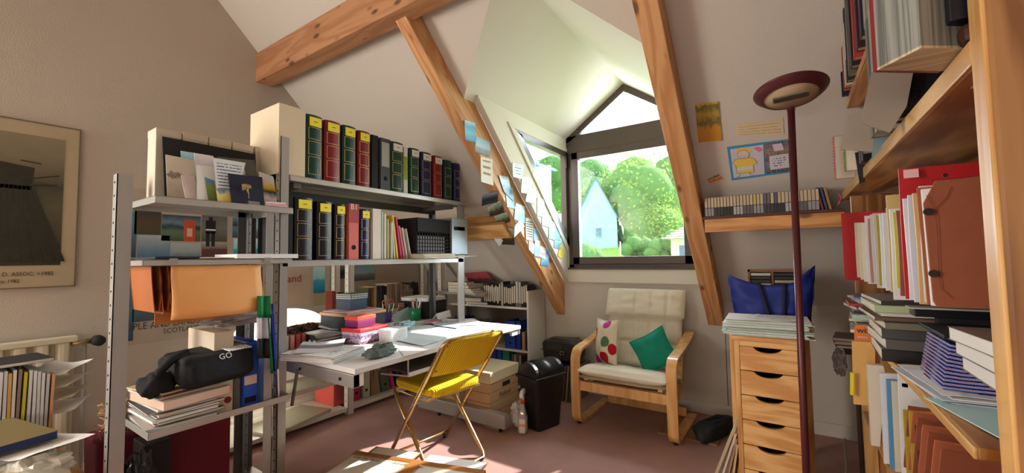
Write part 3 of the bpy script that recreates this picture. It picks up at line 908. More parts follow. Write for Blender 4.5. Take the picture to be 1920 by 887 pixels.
# red letter box and guardsman in two of the pictures
m_red = mat('printed_red', hexc(190, 80, 55), .5)
a = PX(XL, 354, 434)
MB().box(XL + .005, XL + .0065, a.y - .03, a.y + .035, a.z - .065, a.z + .075, None).build('printed_letter_box', m_red, t, world=True)
MB().box(XL + .0065, XL + .0072, a.y - .012, a.y + .018, a.z - .035, a.z + .02, None).build('printed_plate', mat('printed_plate', hexc(205, 180, 150)), t, world=True)
a = PX(XL, 394, 446)
g_ = MB()
g_.box(XL + .005, XL + .0065, a.y - .030, a.y + .030, a.z + .03, a.z + .12).box(XL + .005, XL + .0065, a.y - .012, a.y + .012, a.z + .12, a.z + .145)
g_.box(XL + .005, XL + .0065, a.y - .026, a.y - .006, a.z - .06, a.z + .04).box(XL + .005, XL + .0065, a.y + .006, a.y + .026, a.z - .06, a.z + .04)
g_.build('printed_guardsman', mat('printed_black', hexc(28, 28, 32)), t, world=True)
MB().box(XL + .0065, XL + .0075, a.y - .03, a.y + .03, a.z + .05, a.z + .06).build('printed_belt', M_paper, t, world=True)
mi = mat('poster_ink', hexc(62, 56, 52), .6)
pa = PX(XL, 235, 612.5); pb = PX(XL, 408, 598)
text('PEOPLE AND LANDSCAPE', .060, mi, t, MZ(pb.y - (pb.y - pa.y) * .555, (pa.z + pb.z) / 2), name='title', fit=(pb.y - pa.y) * 1.11)
pc = PX(XL, 330, 617)
text('SCOTLAND', .045, mi, t, MZ(pc.y + .03, pc.z - .004), name='title', fit=.2)
# cream sheet below the poster + one seen above the low rack
# second poster farther right with red word, and small views
t = thing('poster', 'cream poster with a red title further along the left wall', 'poster', (XL, 1.9, .9))
ya = PX(XL, 528, 540).y; yb = PX(XL, 582, 540).y; za = PX(XL, 555, 570).z; zb = PX(XL, 555, 506).z
MB().box(XL, XL + .002, ya - .25, yb, za, zb).build('backing', mat('poster_paper2', hexc(196, 176, 156), .6), t, world=True)
pp = PX(XL, 548, 523)
text('Scotland', .085, mat('title_red', hexc(150, 60, 50), .6), t, MZ(pp.y - .075, pp.z), name='title')
yy = PX(XL, 598, 540)
sheet_px('poster', 'narrow blue photo poster behind the white rack upright', 'poster', [(587, 550), (609, 549), (609, 500), (587, 500)], WL, P_sea, thick=.002)
sheet_px('poster', 'blue castle photo poster above the books behind the desk', 'poster', [(664, 527), (702, 524), (702, 496), (664, 496)], WL, P_tower, thick=.002)
sheet_px('poster', 'dark blue photo poster left of the castle poster', 'poster', [(626, 524), (648, 522), (648, 496), (626, 496)], WL, P_dark, thick=.002)
sheet_px('poster', 'cream sheet with a black letter c on the left wall', 'poster', [(587, 574), (612, 571), (612, 552), (587, 553)], WL, mat('sheet_olive', hexc(170, 155, 120), .7), thick=.002)

# ================================================================== SLOTTED-ANGLE RACKS
def post_L(mb, x, y, z0, z1, w=.038, t=.003, sx=-1, sy=1):
    """angle post: one flange faces the room (normal x), one faces y"""
    mb.box(min(x, x + sx * t), max(x, x + sx * t), min(y, y + sy * w), max(y, y + sy * w), z0, z1)
    mb.box(min(x, x + sx * w), max(x, x + sx * w), min(y, y + sy * t), max(y, y + sy * t), z0, z1)
def post(parent, x, y, z0, z1, m, sx=-1, sy=1, w=.038, holes='y'):
    mb = MB(); post_L(mb, x, y, z0, z1, w, sx=sx, sy=sy)
    p = mb.build('upright', m, parent, world=True)
    hb = MB(); z = z0 + .05
    while z < z1 - .01:
        # holes on the flange that faces the camera side (normal y)
        for q in ((.35, .72) if w > .05 else (.55,)):
            hb.cyl((x + sx * w * q, y - .0015 * 1, z), (x + sx * w * q, y + .0045 * 1, z), .0042, 6)
        z += .05
    hb.build('bolt_holes', M_hole, p, world=True, kind='stuff')
    return p
# ---- left rack
RX = -2.03; RXB = -2.38
t = thing('metal_shelf_rack', 'narrow grey slotted steel rack in front with cards on its top shelf', 'shelf rack', (-2.2, .8, 0))
post(t, RX, .445, 0, 1.53, M_steel, w=.045); post(t, RXB, .515, 0, 1.565, M_steeld, sx=1)
post(t, RX, 1.005, 0, 1.44, M_steel, sy=-1); post(t, RXB, 1.03, 0, 1.53, M_steeld, sx=1, sy=-1)
def tray(parent, x0, x1, y0, y1, z, lip, m, up=False, nm='shelf'):
    mb = MB()
    if up:
        mb.box(x0, x1, y0, y1, z - .003, z)
        for (a, b, c, d) in ((x0, x0 + .003, y0, y1), (x1 - .003, x1, y0, y1), (x0, x1, y0, y0 + .003), (x0, x1, y1 - .003, y1)):
            mb.box(a, b, c, d, z, z + lip)
    else:
        mb.box(x0, x1, y0, y1, z - .003, z)
        for (a, b, c, d) in ((x0, x0 + .003, y0, y1), (x1 - .003, x1, y0, y1), (x0, x1, y0, y0 + .003), (x0, x1, y1 - .003, y1)):
            mb.box(a, b, c, d, z - lip, z)
        mb.box(x1 - .02, x1 - .003, y0, y1, z - lip, z - lip + .002)
    return mb.build(nm, m, parent, world=True, bevel=.001)
M_steell = mat('light_steel', (0.60, 0.59, 0.56), 0.3, metal=0.5, var=0.05)
YL0, YL1 = .552, 1.085
tray(t, RXB, RX + .012, YL0, YL1, 1.461, .028, M_steell)
tray(t, RXB, RX + .012, YL0 - .03, YL1, 1.213, .022, M_steell)
tray(t, RXB, RX + .012, YL0, YL1, .541, .024, M_steell, up=True)
MB().box(RX + .012, RX + .018, YL0 + .05, YL0 + .075, 1.19, 1.218).box(RX + .012, RX + .018, YL1 - .13, YL1 - .105, 1.19, 1.218).build('clip', M_steel, t, world=True)
# ---- main rack
MX = -2.07; MXB = -2.41
t = thing('metal_shelf_rack', 'wide grey steel rack holding the rows of photo albums above the desk', 'shelf rack', (-2.4, 1.8, 0))
post(t, MX, 1.048, 0, 1.82, M_steel, w=.042); post(t, MXB, 1.055, 0, 1.82, M_steeld, sx=1)
post(t, MX - .0, 2.43, .06, 1.61, M_steel, sy=-1, w=.07); post(t, MXB, 2.43, .06, 1.61, M_steeld, sx=1, sy=-1)
tray(t, MXB, MX, 1.095, 2.46, 1.634, .028, M_steell)
tray(t, MXB, MX, 1.065, 2.42, 1.204, .030, M_steell)
MB().box(MXB + .02, MX - .03, 1.13, 1.17, 1.575, 1.605).box(MXB + .02, MX - .03, 2.30, 2.34, 1.575, 1.605).box(MXB - .0, MXB + .03, 1.13, 2.42, 1.56, 1.605).build('bracket', M_steeld, t, world=True)
for (yy_, nm_) in ((2.36, 'foot'), (1.04, 'foot')):
    MB().box(-2.50, -1.665, yy_, yy_ + .055, .03, .125).build(nm_, M_steel, t, world=True, bevel=.004)
    MB().cyl((-1.72, yy_ + .028, 0), (-1.72, yy_ + .028, .032), .014, 10).cyl((-2.3, yy_ + .028, 0), (-2.3, yy_ + .028, .032), .014, 10).build('levelling_foot', M_black, t, world=True)

# albums on the top shelf
A_g = mat('album_green', hexc(12, 62, 50), .35, var=.2, scale=40, bump=.2, bscale=200)
A_r = mat('album_red', hexc(128, 26, 34), .35, var=.2, scale=40, bump=.2, bscale=200)
A_n = mat('album_navy', hexc(22, 34, 84), .35, var=.2, scale=40, bump=.2, bscale=200)
A_k = mat('album_black', hexc(26, 27, 32), .35, var=.2, scale=40, bump=.2, bscale=200)
RZ = PI / 2
def onrack(y, z, x=MX, tilt=0.0): return TR((x, y, z), tilt, 0, RZ)
ZT = 1.635
def yr(u, v=345, x=MX): return PX(x, u, v).y
def mid(u0, u1, v, x): return (yr(u0, v, x) + yr(u1, v, x)) / 2, yr(u1, v, x) - yr(u0, v, x)
c_, w_ = mid(524, 574, 330, MX)
carton('tall cream storage box at the left end of the top album shelf', onrack(c_ + .0, ZT, MX - .16), (w_ * .95, .29, .352), mat('cream_box', hexc(224, 208, 180), .7, var=.03), lid=True, lid_h=.352, name='storage_box')
specs = [(576, 609, A_g, .343, 'dark green photo album with a yellow sticker beside the cream box', 0),
         (611, 643, A_r, .340, 'leftmost red photo album with a yellow sticker on the top shelf', 0),
         (645, 672, A_g, .340, 'dark green photo album between the two red albums with yellow stickers', 0),
         (674, 699, A_r, .334, 'dark red photo album with a yellow sticker next to the black binders', 0),
         (736, 761, A_g, .324, 'dark green album with a small white tag right of the grey lever binder', 1),
         (772, 791, A_g, .315, 'green album with a white tag right of the white magazine file', 1),
         (793, 814, A_n, .310, 'navy blue album left of the rightmost red album on the top shelf', 1),
         (816, 834, A_r, .306, 'red album with a white tag near the right end of the top shelf', 1),
         (836, 852, A_g, .296, 'dark green album without sticker near the right end of the top shelf', 2),
         (854, 868, A_n, .291, 'rightmost navy blue album of the top shelf', 2)]
for (u0, u1, m_, h_, lab, st) in specs:
    c_, w_ = mid(u0, u1, 355, MX)
    album(lab, onrack(c_, ZT, MX - .012), w_ * .93, h_, .30, m_, sticker=st < 2, white_tag=(st == 1), group='albums on the top shelf')
c_, w_ = mid(700, 714, 355, MX); binder('slim black binder between the red album and the grey lever binder', onrack(c_, ZT, MX - .02), w_ * .9, .33, .28, M_blackm, hole=False)
c_, w_ = mid(715, 735, 355, MX); binder('dark grey lever arch binder with a finger hole and light grey spine label', onrack(c_, ZT, MX - .012), w_ * .92, .325, .28, mat('binder_grey', hexc(66, 70, 76), .5), strip=mat('spine_grey', hexc(170, 174, 176), .6))
c_, w_ = mid(762, 771, 355, MX); book('white and green magazine between two green albums', onrack(c_, ZT, MX - .03), w_ * .9, .31, .24, M_paper, band=mat('lime_print', hexc(150, 180, 60), .5), name='magazine', cat='magazine')

# lower shelf
ZM = 1.206
low = [(555, 591, A_k, .324, 'thick black photo album with a yellow sticker at the left of the lower shelf', 0),
       (597, 627, A_k, .315, 'second black photo album of the lower shelf with a yellow sticker', 0),
       (631, 652, A_k, .310, 'third black photo album, beside the red and white binder', 0),
       (679, 698, A_n, .296, 'navy photo album with a yellow sticker right of the red and white binder', 0)]
for (u0, u1, m_, h_, lab, st) in low:
    c_, w_ = mid(u0, u1, 480, MX)
    album(lab, onrack(c_, ZM, MX - .012), w_ * .93, h_, .30, m_, group='albums on the lower shelf')
c_, w_ = mid(538, 553, 480, MX)
book('plain black tall book at the far left of the lower album shelf', onrack(c_, ZM, MX - .02), w_ * .95, .32, .28, M_blackm)
c_, w_ = mid(655, 676, 480, MX)
t = binder('red and white graphic lever arch binder between black and navy albums', onrack(c_, ZM, MX - .012), w_ * .93, .31, .28, mat('binder_redwhite', hexc(214, 110, 96), .5))
MB().box(-w_ * .45, w_ * .45, -.002, .001, .21, .32).build('dark_red_panel', mat('darkred_panel', hexc(170, 60, 66), .5), t)
text('B1', .045, M_paper, t, TR((0, -.003, .30), PI / 2), world=False, name='lettering')
c_, w_ = mid(700, 718, 480, MX); binder('thick cream binder right of the navy album', onrack(c_, ZM, MX - .012), w_ * .92, .305, .28, mat('binder_cream', hexc(226, 214, 202), .5), hole=False)
# magazines
cols = [((205, 220, 214), 'thin pale green folder after the cream binder'), ((236, 232, 224), 'thin white brochure beside the pale green folder'),
        ((214, 204, 120), 'yellow plastic folder among the brochures'), ((222, 222, 210), 'white folder right of the yellow plastic folder'), ((206, 212, 190), 'greenish white folder beside the leaning yellow magazine'), ((232, 196, 60), 'yellow magazine leaning with a blue top'),
        ((214, 50, 110), 'pink magazine leaning to the left'), ((216, 130, 130), 'salmon folder leaning beside the pink magazine'), ((222, 218, 208), 'white folder leaning next to the salmon one'), ((208, 196, 170), 'beige folder leaning at the right end of the brochures')]
ux = 719
for i_, (c3, lab) in enumerate(cols):
    y_ = yr(ux + 2, 478); lean = 0 if i_ < 4 else [-.08, -.14, -.16, -.2, -.2, -.22][i_ - 4]
    hh = [.29, .28, .25, .225, .235, .28, .27, .215, .205, .2][i_]
    M = TR((MX - .02 - .003 * (i_ % 3), y_, ZM + .001), 0, 0, RZ) @ Matrix.Rotation(lean * -1 * -1, 4, 'Y')
    book(lab, M, .011 if i_ not in (1, 5) else .014, hh, .22, cm(*c3, .45), group='brochures on the lower shelf', name='brochure', cat='brochure')
    ux += 6
# perforated black crate and grey magazine holder
ya, yb = yr(782, 440), yr(843, 440)
t = thing('mesh_crate', 'black plastic crate with square holes on the lower album shelf', 'crate', (MX - .15, (ya + yb) / 2, ZM + .03))
xf = MX + .00
zc0, zc1 = ZM + .03, ZM + .275
MB().box(xf - .30, xf - .004, ya, yb, zc0, zc0 + .004).box(xf - .30, xf - .296, ya, yb, zc0, zc1).box(xf - .3, xf, ya, ya + .004, zc0, zc1).box(xf - .3, xf, yb - .004, yb, zc0, zc1).box(xf - .004, xf, ya, yb, zc0 + .15, zc1).box(xf - .02, xf + .006, ya - .004, yb + .004, zc1 - .012, zc1).build('shell', M_blackm, t, world=True)
g_ = MB(); nH, nV = 13, 6
for k in range(nH + 1):
    y = ya + (yb - ya) * k / nH
    g_.box(xf - .004, xf, y - .003, y + .003, zc0, zc0 + .15)
for k in range(nV + 1):
    z = zc0 + .15 * k / nV
    g_.box(xf - .004, xf, ya, yb, z - .003, z + .003)
g_.build('lattice', M_blackm, t, world=True, kind='stuff')
carton('white cardboard box standing inside the black crate', TR((xf - .15, (ya + yb) / 2, zc0 + .006)), (.26, (yb - ya) * .85, .12), cm(190, 190, 196))
ya2, yb2 = yr(845, 440), yr(874, 440)
t = thing('magazine_holder', 'grey metal magazine holder with an oval hand hole beside the black crate', 'magazine holder', (MX - .12, (ya2 + yb2) / 2, ZM + .02))
MB().box(xf - .26, xf + .01, ya2, ya2 + .003, zc0, zc1 + .02).box(xf - .26, xf + .01, yb2 - .003, yb2, zc0, zc1 + .02).box(xf - .26, xf + .01, ya2, yb2, zc0, zc0 + .003).build('shell', M_steel, t, world=True)
fp = MB(); zz = zc0 + .19; ym_ = (ya2 + yb2) / 2; hw_ = (yb2 - ya2) * .36
fp.box(xf + .007, xf + .011, ya2, yb2, zc0, zz - .014).box(xf + .007, xf + .011, ya2, yb2, zz + .014, zc1 + .02).box(xf + .007, xf + .011, ya2, ym_ - hw_, zz - .014, zz + .014).box(xf + .007, xf + .011, ym_ + hw_, yb2, zz - .014, zz + .014)
fp.build('front_panel', mat('holder_grey', (.36, .42, .46), .35, metal=.4), t, world=True)
MB().box(xf - .25, xf, ya2 + .01, yb2 - .01, zc0 + .004, zc1 - .02).build('papers', M_blackm, t, world=True)
pile('low pile of cream envelopes on the lower shelf in front of the black crate', (MX - .02, yr(805, 480), ZM + .001), (.24, .30, .028), 0, M_cream, [cm(214, 204, 160), M_paper], n=7)
paper('white letter sheets hanging over the right end of the lower shelf', (MX - .05, yr(868, 484) - .05, ZM + .02), (.24, .34), .2, M_paper, curl=.012)
paper('second white sheet under the letters at the right end of the lower shelf', (MX - .04, yr(866, 484) - .08, ZM + .006), (.24, .32), -.15, G_text2, curl=.012)

# ---- things on the left rack's top shelf
ZS = 1.4625
m_wb = mat('file_box_white', hexc(206, 196, 178), .75, var=.03)
for k, (u0, u1) in enumerate(((290, 340), (341, 390), (391, 434), (435, 475), (478, 516))):
    a = PX(-2.275, u0, 300); b = PX(-2.275, u1, 300)
    hz = PX(-2.275, u0 + 6, [240, 248, 258, 268, 276][k]).z
    y0_ = max(a.y, .55)
    if b.y > 1.3: pass
    lab = ['leftmost plain cream file box standing at the back of the left rack', 'second cream file box at the back of the left rack', 'middle cream file box of the row on the left rack', 'fourth cream file box of the row on the left rack', 'rightmost cream file box of the row, beside the tall rack upright'][k]
    t = thing('file_box', lab, 'box', (-2.312, (a.y + b.y) / 2, ZS), group='cream file boxes on the left rack')
    MB().box(-2.378, -2.275, a.y + .002, b.y - .002, ZS, hz).build('body', m_wb, t, world=True, bevel=.003)
    MB().box(-2.380, -2.273, a.y + .001, b.y - .001, hz - .03, hz + .002).build('lid', m_wb, t, world=True, bevel=.002)
def card(label, px, x, m, cat='card', name='greeting_card', lean=.03, thick=.002, face=None):
    """upright card standing on the left rack: px lower-left, lower-right, upper-right, upper-left"""
    P = [PX(x, u, v) for u, v in px]
    P[2].x -= lean; P[3].x -= lean
    for p in P[:2]: p.z = max(ZS + .001, min(p.z, ZS + .004))
    return sheet_at(name, label, cat, P, m, thick=thick)
card('large black board leaning behind the cards', [(308, 372), (482, 385), (483, 288), (308, 254)], -2.218, M_blackm, cat='board', name='black_board', thick=.006)
card('tall pencil drawing card at the left of the top shelf', [(314, 372), (376, 375), (372, 299), (315, 288)], -2.162, photo('drawing', [(0, hexc(190, 176, 158)), (.5, hexc(226, 216, 200)), (.56, hexc(120, 110, 100)), (.62, hexc(228, 218, 202)), (1, hexc(222, 212, 196))], 31, 4, .5))
card('small pink card in front of the pencil drawing', [(348, 374), (371, 376), (370, 328), (344, 327)], -2.124, cm(222, 206, 206))
card('blue cap picture card peeping above the white cards', [(345, 330), (370, 330), (369, 285), (343, 281)], -2.200, P_blue)
card('white folded card behind the photo card', [(370, 374), (408, 377), (405, 291), (369, 285)], -2.143, cm(232, 226, 232))
card('white card with a green landscape photograph', [(369, 376), (410, 379), (408, 312), (374, 307)], -2.115, M_paper)
card('small green landscape photograph stuck on the white card', [(391, 371), (408, 372), (406, 330), (388, 326)], -2.108, photo('golf', [(0, hexc(90, 110, 50)), (.55, hexc(130, 150, 70)), (.8, hexc(80, 150, 200)), (1, hexc(90, 170, 220))], 33, 3), cat='photo', name='photograph')
card('hand written card with blue and orange blots', [(408, 380), (440, 382), (466, 304), (405, 294)], -2.101, printed('handwritten', hexc(226, 232, 232), hexc(80, 110, 150), 14, .6, .08, 18))
m_blot = photo('blots', [(0, hexc(236, 214, 90)), (.35, hexc(240, 226, 150)), (.5, hexc(60, 150, 190)), (.62, hexc(235, 120, 60)), (.75, hexc(230, 234, 234)), (1, hexc(226, 232, 232))], 35, 2.5, .8)
card('bright drawing of blue and yellow shapes on the hand written card', [(408, 381), (434, 382), (434, 332), (407, 330)], -2.094, m_blot)
card('red and orange drawing card behind the tree card', [(438, 380), (466, 382), (464, 316), (440, 312)], -2.111, photo('blots2', [(0, hexc(230, 230, 230)), (.45, hexc(235, 110, 60)), (.6, hexc(70, 150, 190)), (1, hexc(230, 232, 234))], 36, 2.5, .8))
tc_ = card('dark blue card with a golden tree', [(434, 383), (496, 387), (497, 331), (433, 324)], -2.082, cm(28, 34, 58, .5))
# golden tree drawn with thin branches
gp = PX(-2.079, 466, 368)
gt = MB(); rnd = random.Random(3)
def br(p, ang, L, d):
    q = (p[0] + math.sin(ang) * L, p[1] + math.cos(ang) * L)
    xo = .0025
    gt.tube([(xo, p[0], p[1]), (xo, q[0], q[1])], .0012 if d > 2 else .0007, 3)
    if d > 0:
        for k in range(3 if d > 1 else 4): br(q, ang + rnd.uniform(-.85, .85), L * rnd.uniform(.6, .85), d - 1)
    else:
        gt.box(xo - .0004, xo + .0006, q[0] - .0022, q[0] + .0022, q[1] - .0022, q[1] + .0022)
br((0, 0), 0, .022, 4)
o = gt.build('printed_tree', mat('tree_gold', hexc(220, 190, 120), .5), None)
# child of the card, placed on its face
o.parent = tc_; gl = gp - tc_.location; o.location = (gl.x + .002, gl.y, gl.z - .012); o.scale = (1, 1.0, 1.0)
o.rotation_euler = (0, -.12, 0)
card('white card with a yellow flower drawing at the right of the top shelf', [(497, 388), (521, 390), (518, 330), (490, 320)], -2.096, photo('flowercard', [(0, hexc(120, 90, 150)), (.25, hexc(236, 232, 236)), (.5, hexc(40, 36, 40)), (.62, hexc(236, 200, 40)), (.85, hexc(232, 232, 232)), (1, hexc(220, 224, 226))], 37, 2.2, .4))
card('small black card with white handwriting at the foot of the tree card', [(463, 387), (490, 389), (490, 379), (463, 376)], -2.059, printed('blackcard', hexc(24, 26, 30), hexc(220, 220, 220), 3, .7, .1, 12), lean=.005)
card('low pink and white card at the right end of the top shelf', [(497, 389), (539, 391), (537, 380), (500, 378)], -2.040, photo('pinkcard', [(0, hexc(222, 205, 210)), (.5, hexc(230, 120, 150)), (.6, hexc(232, 222, 226)), (1, hexc(230, 222, 226))], 38, 3, .5), lean=.01)
card('grey photo card peeping behind the hand written card', [(470, 345), (492, 345), (482, 299), (412, 292)], -2.162, P_grey)

# ---- middle shelf of the left rack: sheets, hanging folders below
paper('white stiff sheet lying at the right of the middle shelf', (-2.124, 0.975, 1.215), (.2, .28), .05, M_paper, thick=.02, curl=.001)
paper('dark booklet lying at the left end of the middle shelf', (-2.162, .63, 1.215), (.24, .16), .1, M_blackm, name='booklet', cat='booklet', thick=.008)
paper('thin cream sheet in the middle of the middle shelf', (-2.162, .81, 1.215), (.24, .2), .02, M_cream, thick=.004)
m_fold = [cm(170, 96, 44), cm(158, 86, 40), cm(182, 108, 54), cm(145, 78, 38)]
zt_ = 1.188
for k in range(11):
    y_ = .563 + .0137 * k
    zb_ = PX(-2.05, 266 + 5 * k, 590).z + [.0, .005, -.006, .008, -.004, 0, -.01, .006, -.006, 0, -.012][k]
    def fn(a, b, y_=y_, zb_=zb_, k=k): return (-2.33 + .26 * a, y_ + .012 * math.sin(b * 2.2) * (1 if k % 2 else -.3) + (.012 * (1 - b)), zb_ + (zt_ - zb_) * b)
    o = MB().sheet(3, 6, fn, .003).build('hanging_folder', m_fold[k % 4] if k != 7 else cm(60, 56, 52), at=(-2.162, y_, zt_))
    tag(o, 'brown hanging folder under the middle shelf, %s from the left' % ORL[k] if k != 7 else 'dark grey hanging folder with a white edge among the brown ones', 'folder', 'hanging folders under the middle shelf')
t = thing('expanding_folder', 'large pale orange folder hanging open under the middle shelf', 'folder', (-2.068, .95, 1.18))
def fn(a, b):
    y = PX(-2.012, 323 + (492 - 323) * a, 545).y
    zlo = PX(-2.012, 320 + 170 * a, 601 - 18 * a).z
    return (-2.021 + .035 * math.sin(a * PI) * (1 - b) + .01 * math.sin(b * 5), y, zlo + (1.188 - zlo) * b)
MB().sheet(12, 8, fn, .003).build('front_flap', cm(238, 172, 104), t, world=True, smooth=True)
def fn(a, b):
    y = PX(-2.012, 320 + (492 - 320) * a, 545).y
    return (-2.181, y, .945 + (1.188 - .945) * b)
MB().sheet(4, 4, fn, .003).build('back_flap', cm(200, 130, 70), t, world=True)

# ---- bottom shelf of the left rack
ZB = .5435
def stack(lab, c, n, dims, mats_, grp, rz0=0, name='magazine', cat='magazine', th=(.004, .012), labs=None, jit=.012):
    z = c[2]; rnd = random.Random(int(c[0] * 100 + c[1] * 1000) + n)
    for k in range(n):
        h = rnd.uniform(*th)
        flat_book(labs[k] if labs else lab % (ORD[k] if k < n - 1 else 'topmost'), (c[0] + rnd.uniform(-jit, jit), c[1] + rnd.uniform(-jit, jit), z), (dims[0] * rnd.uniform(.92, 1), dims[1] * rnd.uniform(.92, 1), h), rz0 + rnd.uniform(-.08, .08), mats_[k % len(mats_)], group=grp, name=name, cat=cat, pages=M_paper if k % 3 else M_pages)
        z += h + .0006
    return z
mg = [cm(80, 84, 84), cm(196, 190, 180), cm(150, 60, 50), cm(90, 110, 70), cm(210, 206, 200), cm(60, 62, 66), cm(170, 150, 130)]
z_ = stack('magazine in the pile under the black bag, %s', (-2.19, .69, ZB), 9, (.29, .235), mg, 'lower magazine pile on the left rack', 0, th=(.007, .013))
t = flat_book('thick paperback telephone-style book bound in cream on the magazine pile', (-2.171, .70, z_ + .001), (.29, .24, .033), .1, cm(200, 186, 160), pages=cm(222, 190, 170), cat='book')
z_ = z_ + .037
z_ = stack('leaflet on the thick cream book under the black bag, %s', (-2.181, .68, z_), 5, (.27, .21), [M_paper, cm(190, 120, 80), cm(120, 40, 36), M_paper, cm(206, 180, 140)], 'leaflets under the black bag', .15, th=(.003, .006))
# black printed cloth bag
def blob(fn_r, nu=20, nv=14):
    mb = MB(); vs = []; fs = []
    for j in range(nv + 1):
        for i in range(nu):
            vs.append(fn_r(2 * PI * i / nu, PI * j / nv))
    for j in range(nv):
        for i in range(nu):
            fs.append((j * nu + i, j * nu + (i + 1) % nu, (j + 1) * nu + (i + 1) % nu, (j + 1) * nu + i))
    mb.add(vs, fs); return mb
t = thing('cloth_bag', 'black cloth bag with white print lying on the magazines of the left rack', 'bag', (-2.135, .755, z_))
def superq(a, b, c, e1=.45, e2=.5, wr=.06, seed=0, fr=6):
    def f(th, ph):
        cx = math.cos(th); sx = math.sin(th); cp = math.cos(ph); sp_ = math.sin(ph)
        sg = lambda w, m: math.copysign(abs(w) ** m, w)
        p = Vector((a * sg(sp_, e1) * sg(cx, e2), b * sg(sp_, e1) * sg(sx, e2), c * sg(cp, e1)))
        return p * (1 + wr * noise.noise(Vector((cx * sp_ * fr / 3 + seed, sx * sp_ * fr / 3, cp * fr / 3))))
    return f
m_cloth_k = mat('black_cloth', hexc(24, 25, 30), .85, var=.3, scale=14, bump=.5, bscale=25)
bagM = TR((0.02, .025, .062), 0, 0.04, .12)
b_ = blob(superq(.115, .145, .066, .45, .35, .12, 2), 40, 24); b_.v = [tuple(bagM @ Vector(p)) for p in b_.v]
b_.build('body', m_cloth_k, t, smooth=True)
b_ = blob(superq(.05, .055, .045, .8, .8, .3, 5), 24, 14); Mh = TR((.05, -.165, .03), 0, 0, .3); b_.v = [tuple(Mh @ Vector(p)) for p in b_.v]
b_.build('gathered_end', m_cloth_k, t, smooth=True)
MB().tube([(.03, -.06, .13), (.06, -.12, .115), (.07, -.16, .08), (.08, -.18, .03), (.07, -.15, .0)], .016, 8).build('handle', m_cloth_k, t, smooth=True)
wp = MB()
for k in range(9):
    y = .045 + .011 * k
    wp.box(.05, .115, y, y + .005, .134, .1385, TR((0.005, .0, 0), 0, .10, .12))
wp.build('tread_print', M_paper, t)
text('racer', .030, M_paper, t, TR((.115, -.03, .11), 1.2, 0, PI / 2 + .12), world=False)
text('GO', .034, M_paper, t, TR((.128, .045, .106), 1.2, 0, PI / 2 + .12), world=False)
# white file box, grey binder, blue binder standing on the tray
qy = [PX(-2.07, u, 700).y for u in (400, 438, 454, 485, 503)]
def bx(lab, y0, y1, z1, x0, x1, m, name='file_box', cat='box', zb=ZB):
    t = thing(name, lab, cat, ((x0 + x1) / 2, (y0 + y1) / 2, zb))
    MB().box(x0, x1, y0, y1, zb, z1).build('body', m, t, world=True, bevel=.002)
    return t
t = bx('white cardboard archive box with a red-brown finger hole on the bottom shelf', qy[0], qy[1] - .002, PX(-2.068, 420, 622).z, -2.350, -2.068, cm(214, 200, 178))
a = PX(-2.068, 415, 725)
MB().cyl((-2.070, qy[1] - .022, .60), (-2.065, qy[1] - .022, .60), .014, 18).build('finger_hole', cm(120, 40, 28), t, world=True)
MB().box(-2.218, -2.106, qy[0] - .0015, qy[0] + .0005, .72, .81).build('printed_label', cm(150, 160, 150), t, world=True)
binder('grey binder with a steel rivet between the white box and the blue binder', TR((-2.077, (qy[1] + qy[2]) / 2, ZB), 0, 0, RZ), (qy[2] - qy[1]) * .94, .295, .26, cm(104, 100, 96), hole=False)
t = binder('bright blue lever arch binder with a white label on the bottom shelf', TR((-2.068, (qy[2] + qy[3]) / 2, ZB), 0, 0, RZ), (qy[3] - qy[2]) * .94, .29, .26, cm(46, 92, 205, .45), hole=False)
MB().box(-.026, .026, -.002, .001, .10, .14).build('spine_label', cm(230, 200, 190), t)
MB().box(-.024, .024, -.002, .001, .02, .045).build('slot', M_hole, t)
t = binder('pale blue translucent folder beside the bright blue binder', TR((-2.087, (qy[3] + qy[4]) / 2, ZB), 0, 0, RZ), (qy[4] - qy[3]) * .94, .21, .24, cm(110, 140, 215, .4), hole=False)
# white stick
o = MB().tube([(-2.035, 1.038, ZB + .004), (-2.030, 1.03, ZB + .15)], .004, 8).build('white_stick', M_paper, at=(-2.035, 1.035, ZB), smooth=True)
tag(o, 'thin white rod leaning against the blue binder', 'rod')
# green white black cloth and blue sheets hanging between the racks
t = thing('flag_cloth', 'green, white and black cloth hanging between the two racks', 'cloth', (-2.002, 1.04, .9))
def strip_(u0, u1, v0, v1, m, nm, x=-1.997):
    def fn(a, b):
        p = PX(x, u0 + (u1 - u0) * a, v1 + (v0 - v1) * b); return (p.x + .008 * math.sin(a * 7), p.y, p.z)
    MB().sheet(8, 3, fn, .003).build(nm, m, t, world=True, smooth=True)
strip_(482, 506, 555, 596, cm(18, 130, 70), 'green_band'); strip_(481, 506, 596, 635, cm(222, 222, 236), 'white_band'); strip_(482, 506, 635, 672, cm(22, 20, 20), 'black_band')
def hang(lab, u0, u1, v0, v1, x, m, bend=.01):
    def fn(a, b):
        p = PX(x, u0 + (u1 - u0) * a + 7 * (1 - b), v1 + (v0 - v1) * b); return (p.x + bend * math.sin(a * 5 + b), p.y, p.z)
    o = MB().sheet(6, 6, fn, .003).build('plastic_folder', m, at=PX(x, (u0 + u1) / 2, v0), smooth=True)
    return tag(o, lab, 'folder')
hang('shiny dark green folder hanging between the racks', 500, 510, 590, 700, -1.991, cm(14, 96, 50, .25))
hang('shiny blue folder hanging beside the green one', 506, 513, 570, 696, -2.000, cm(26, 60, 170, .2))
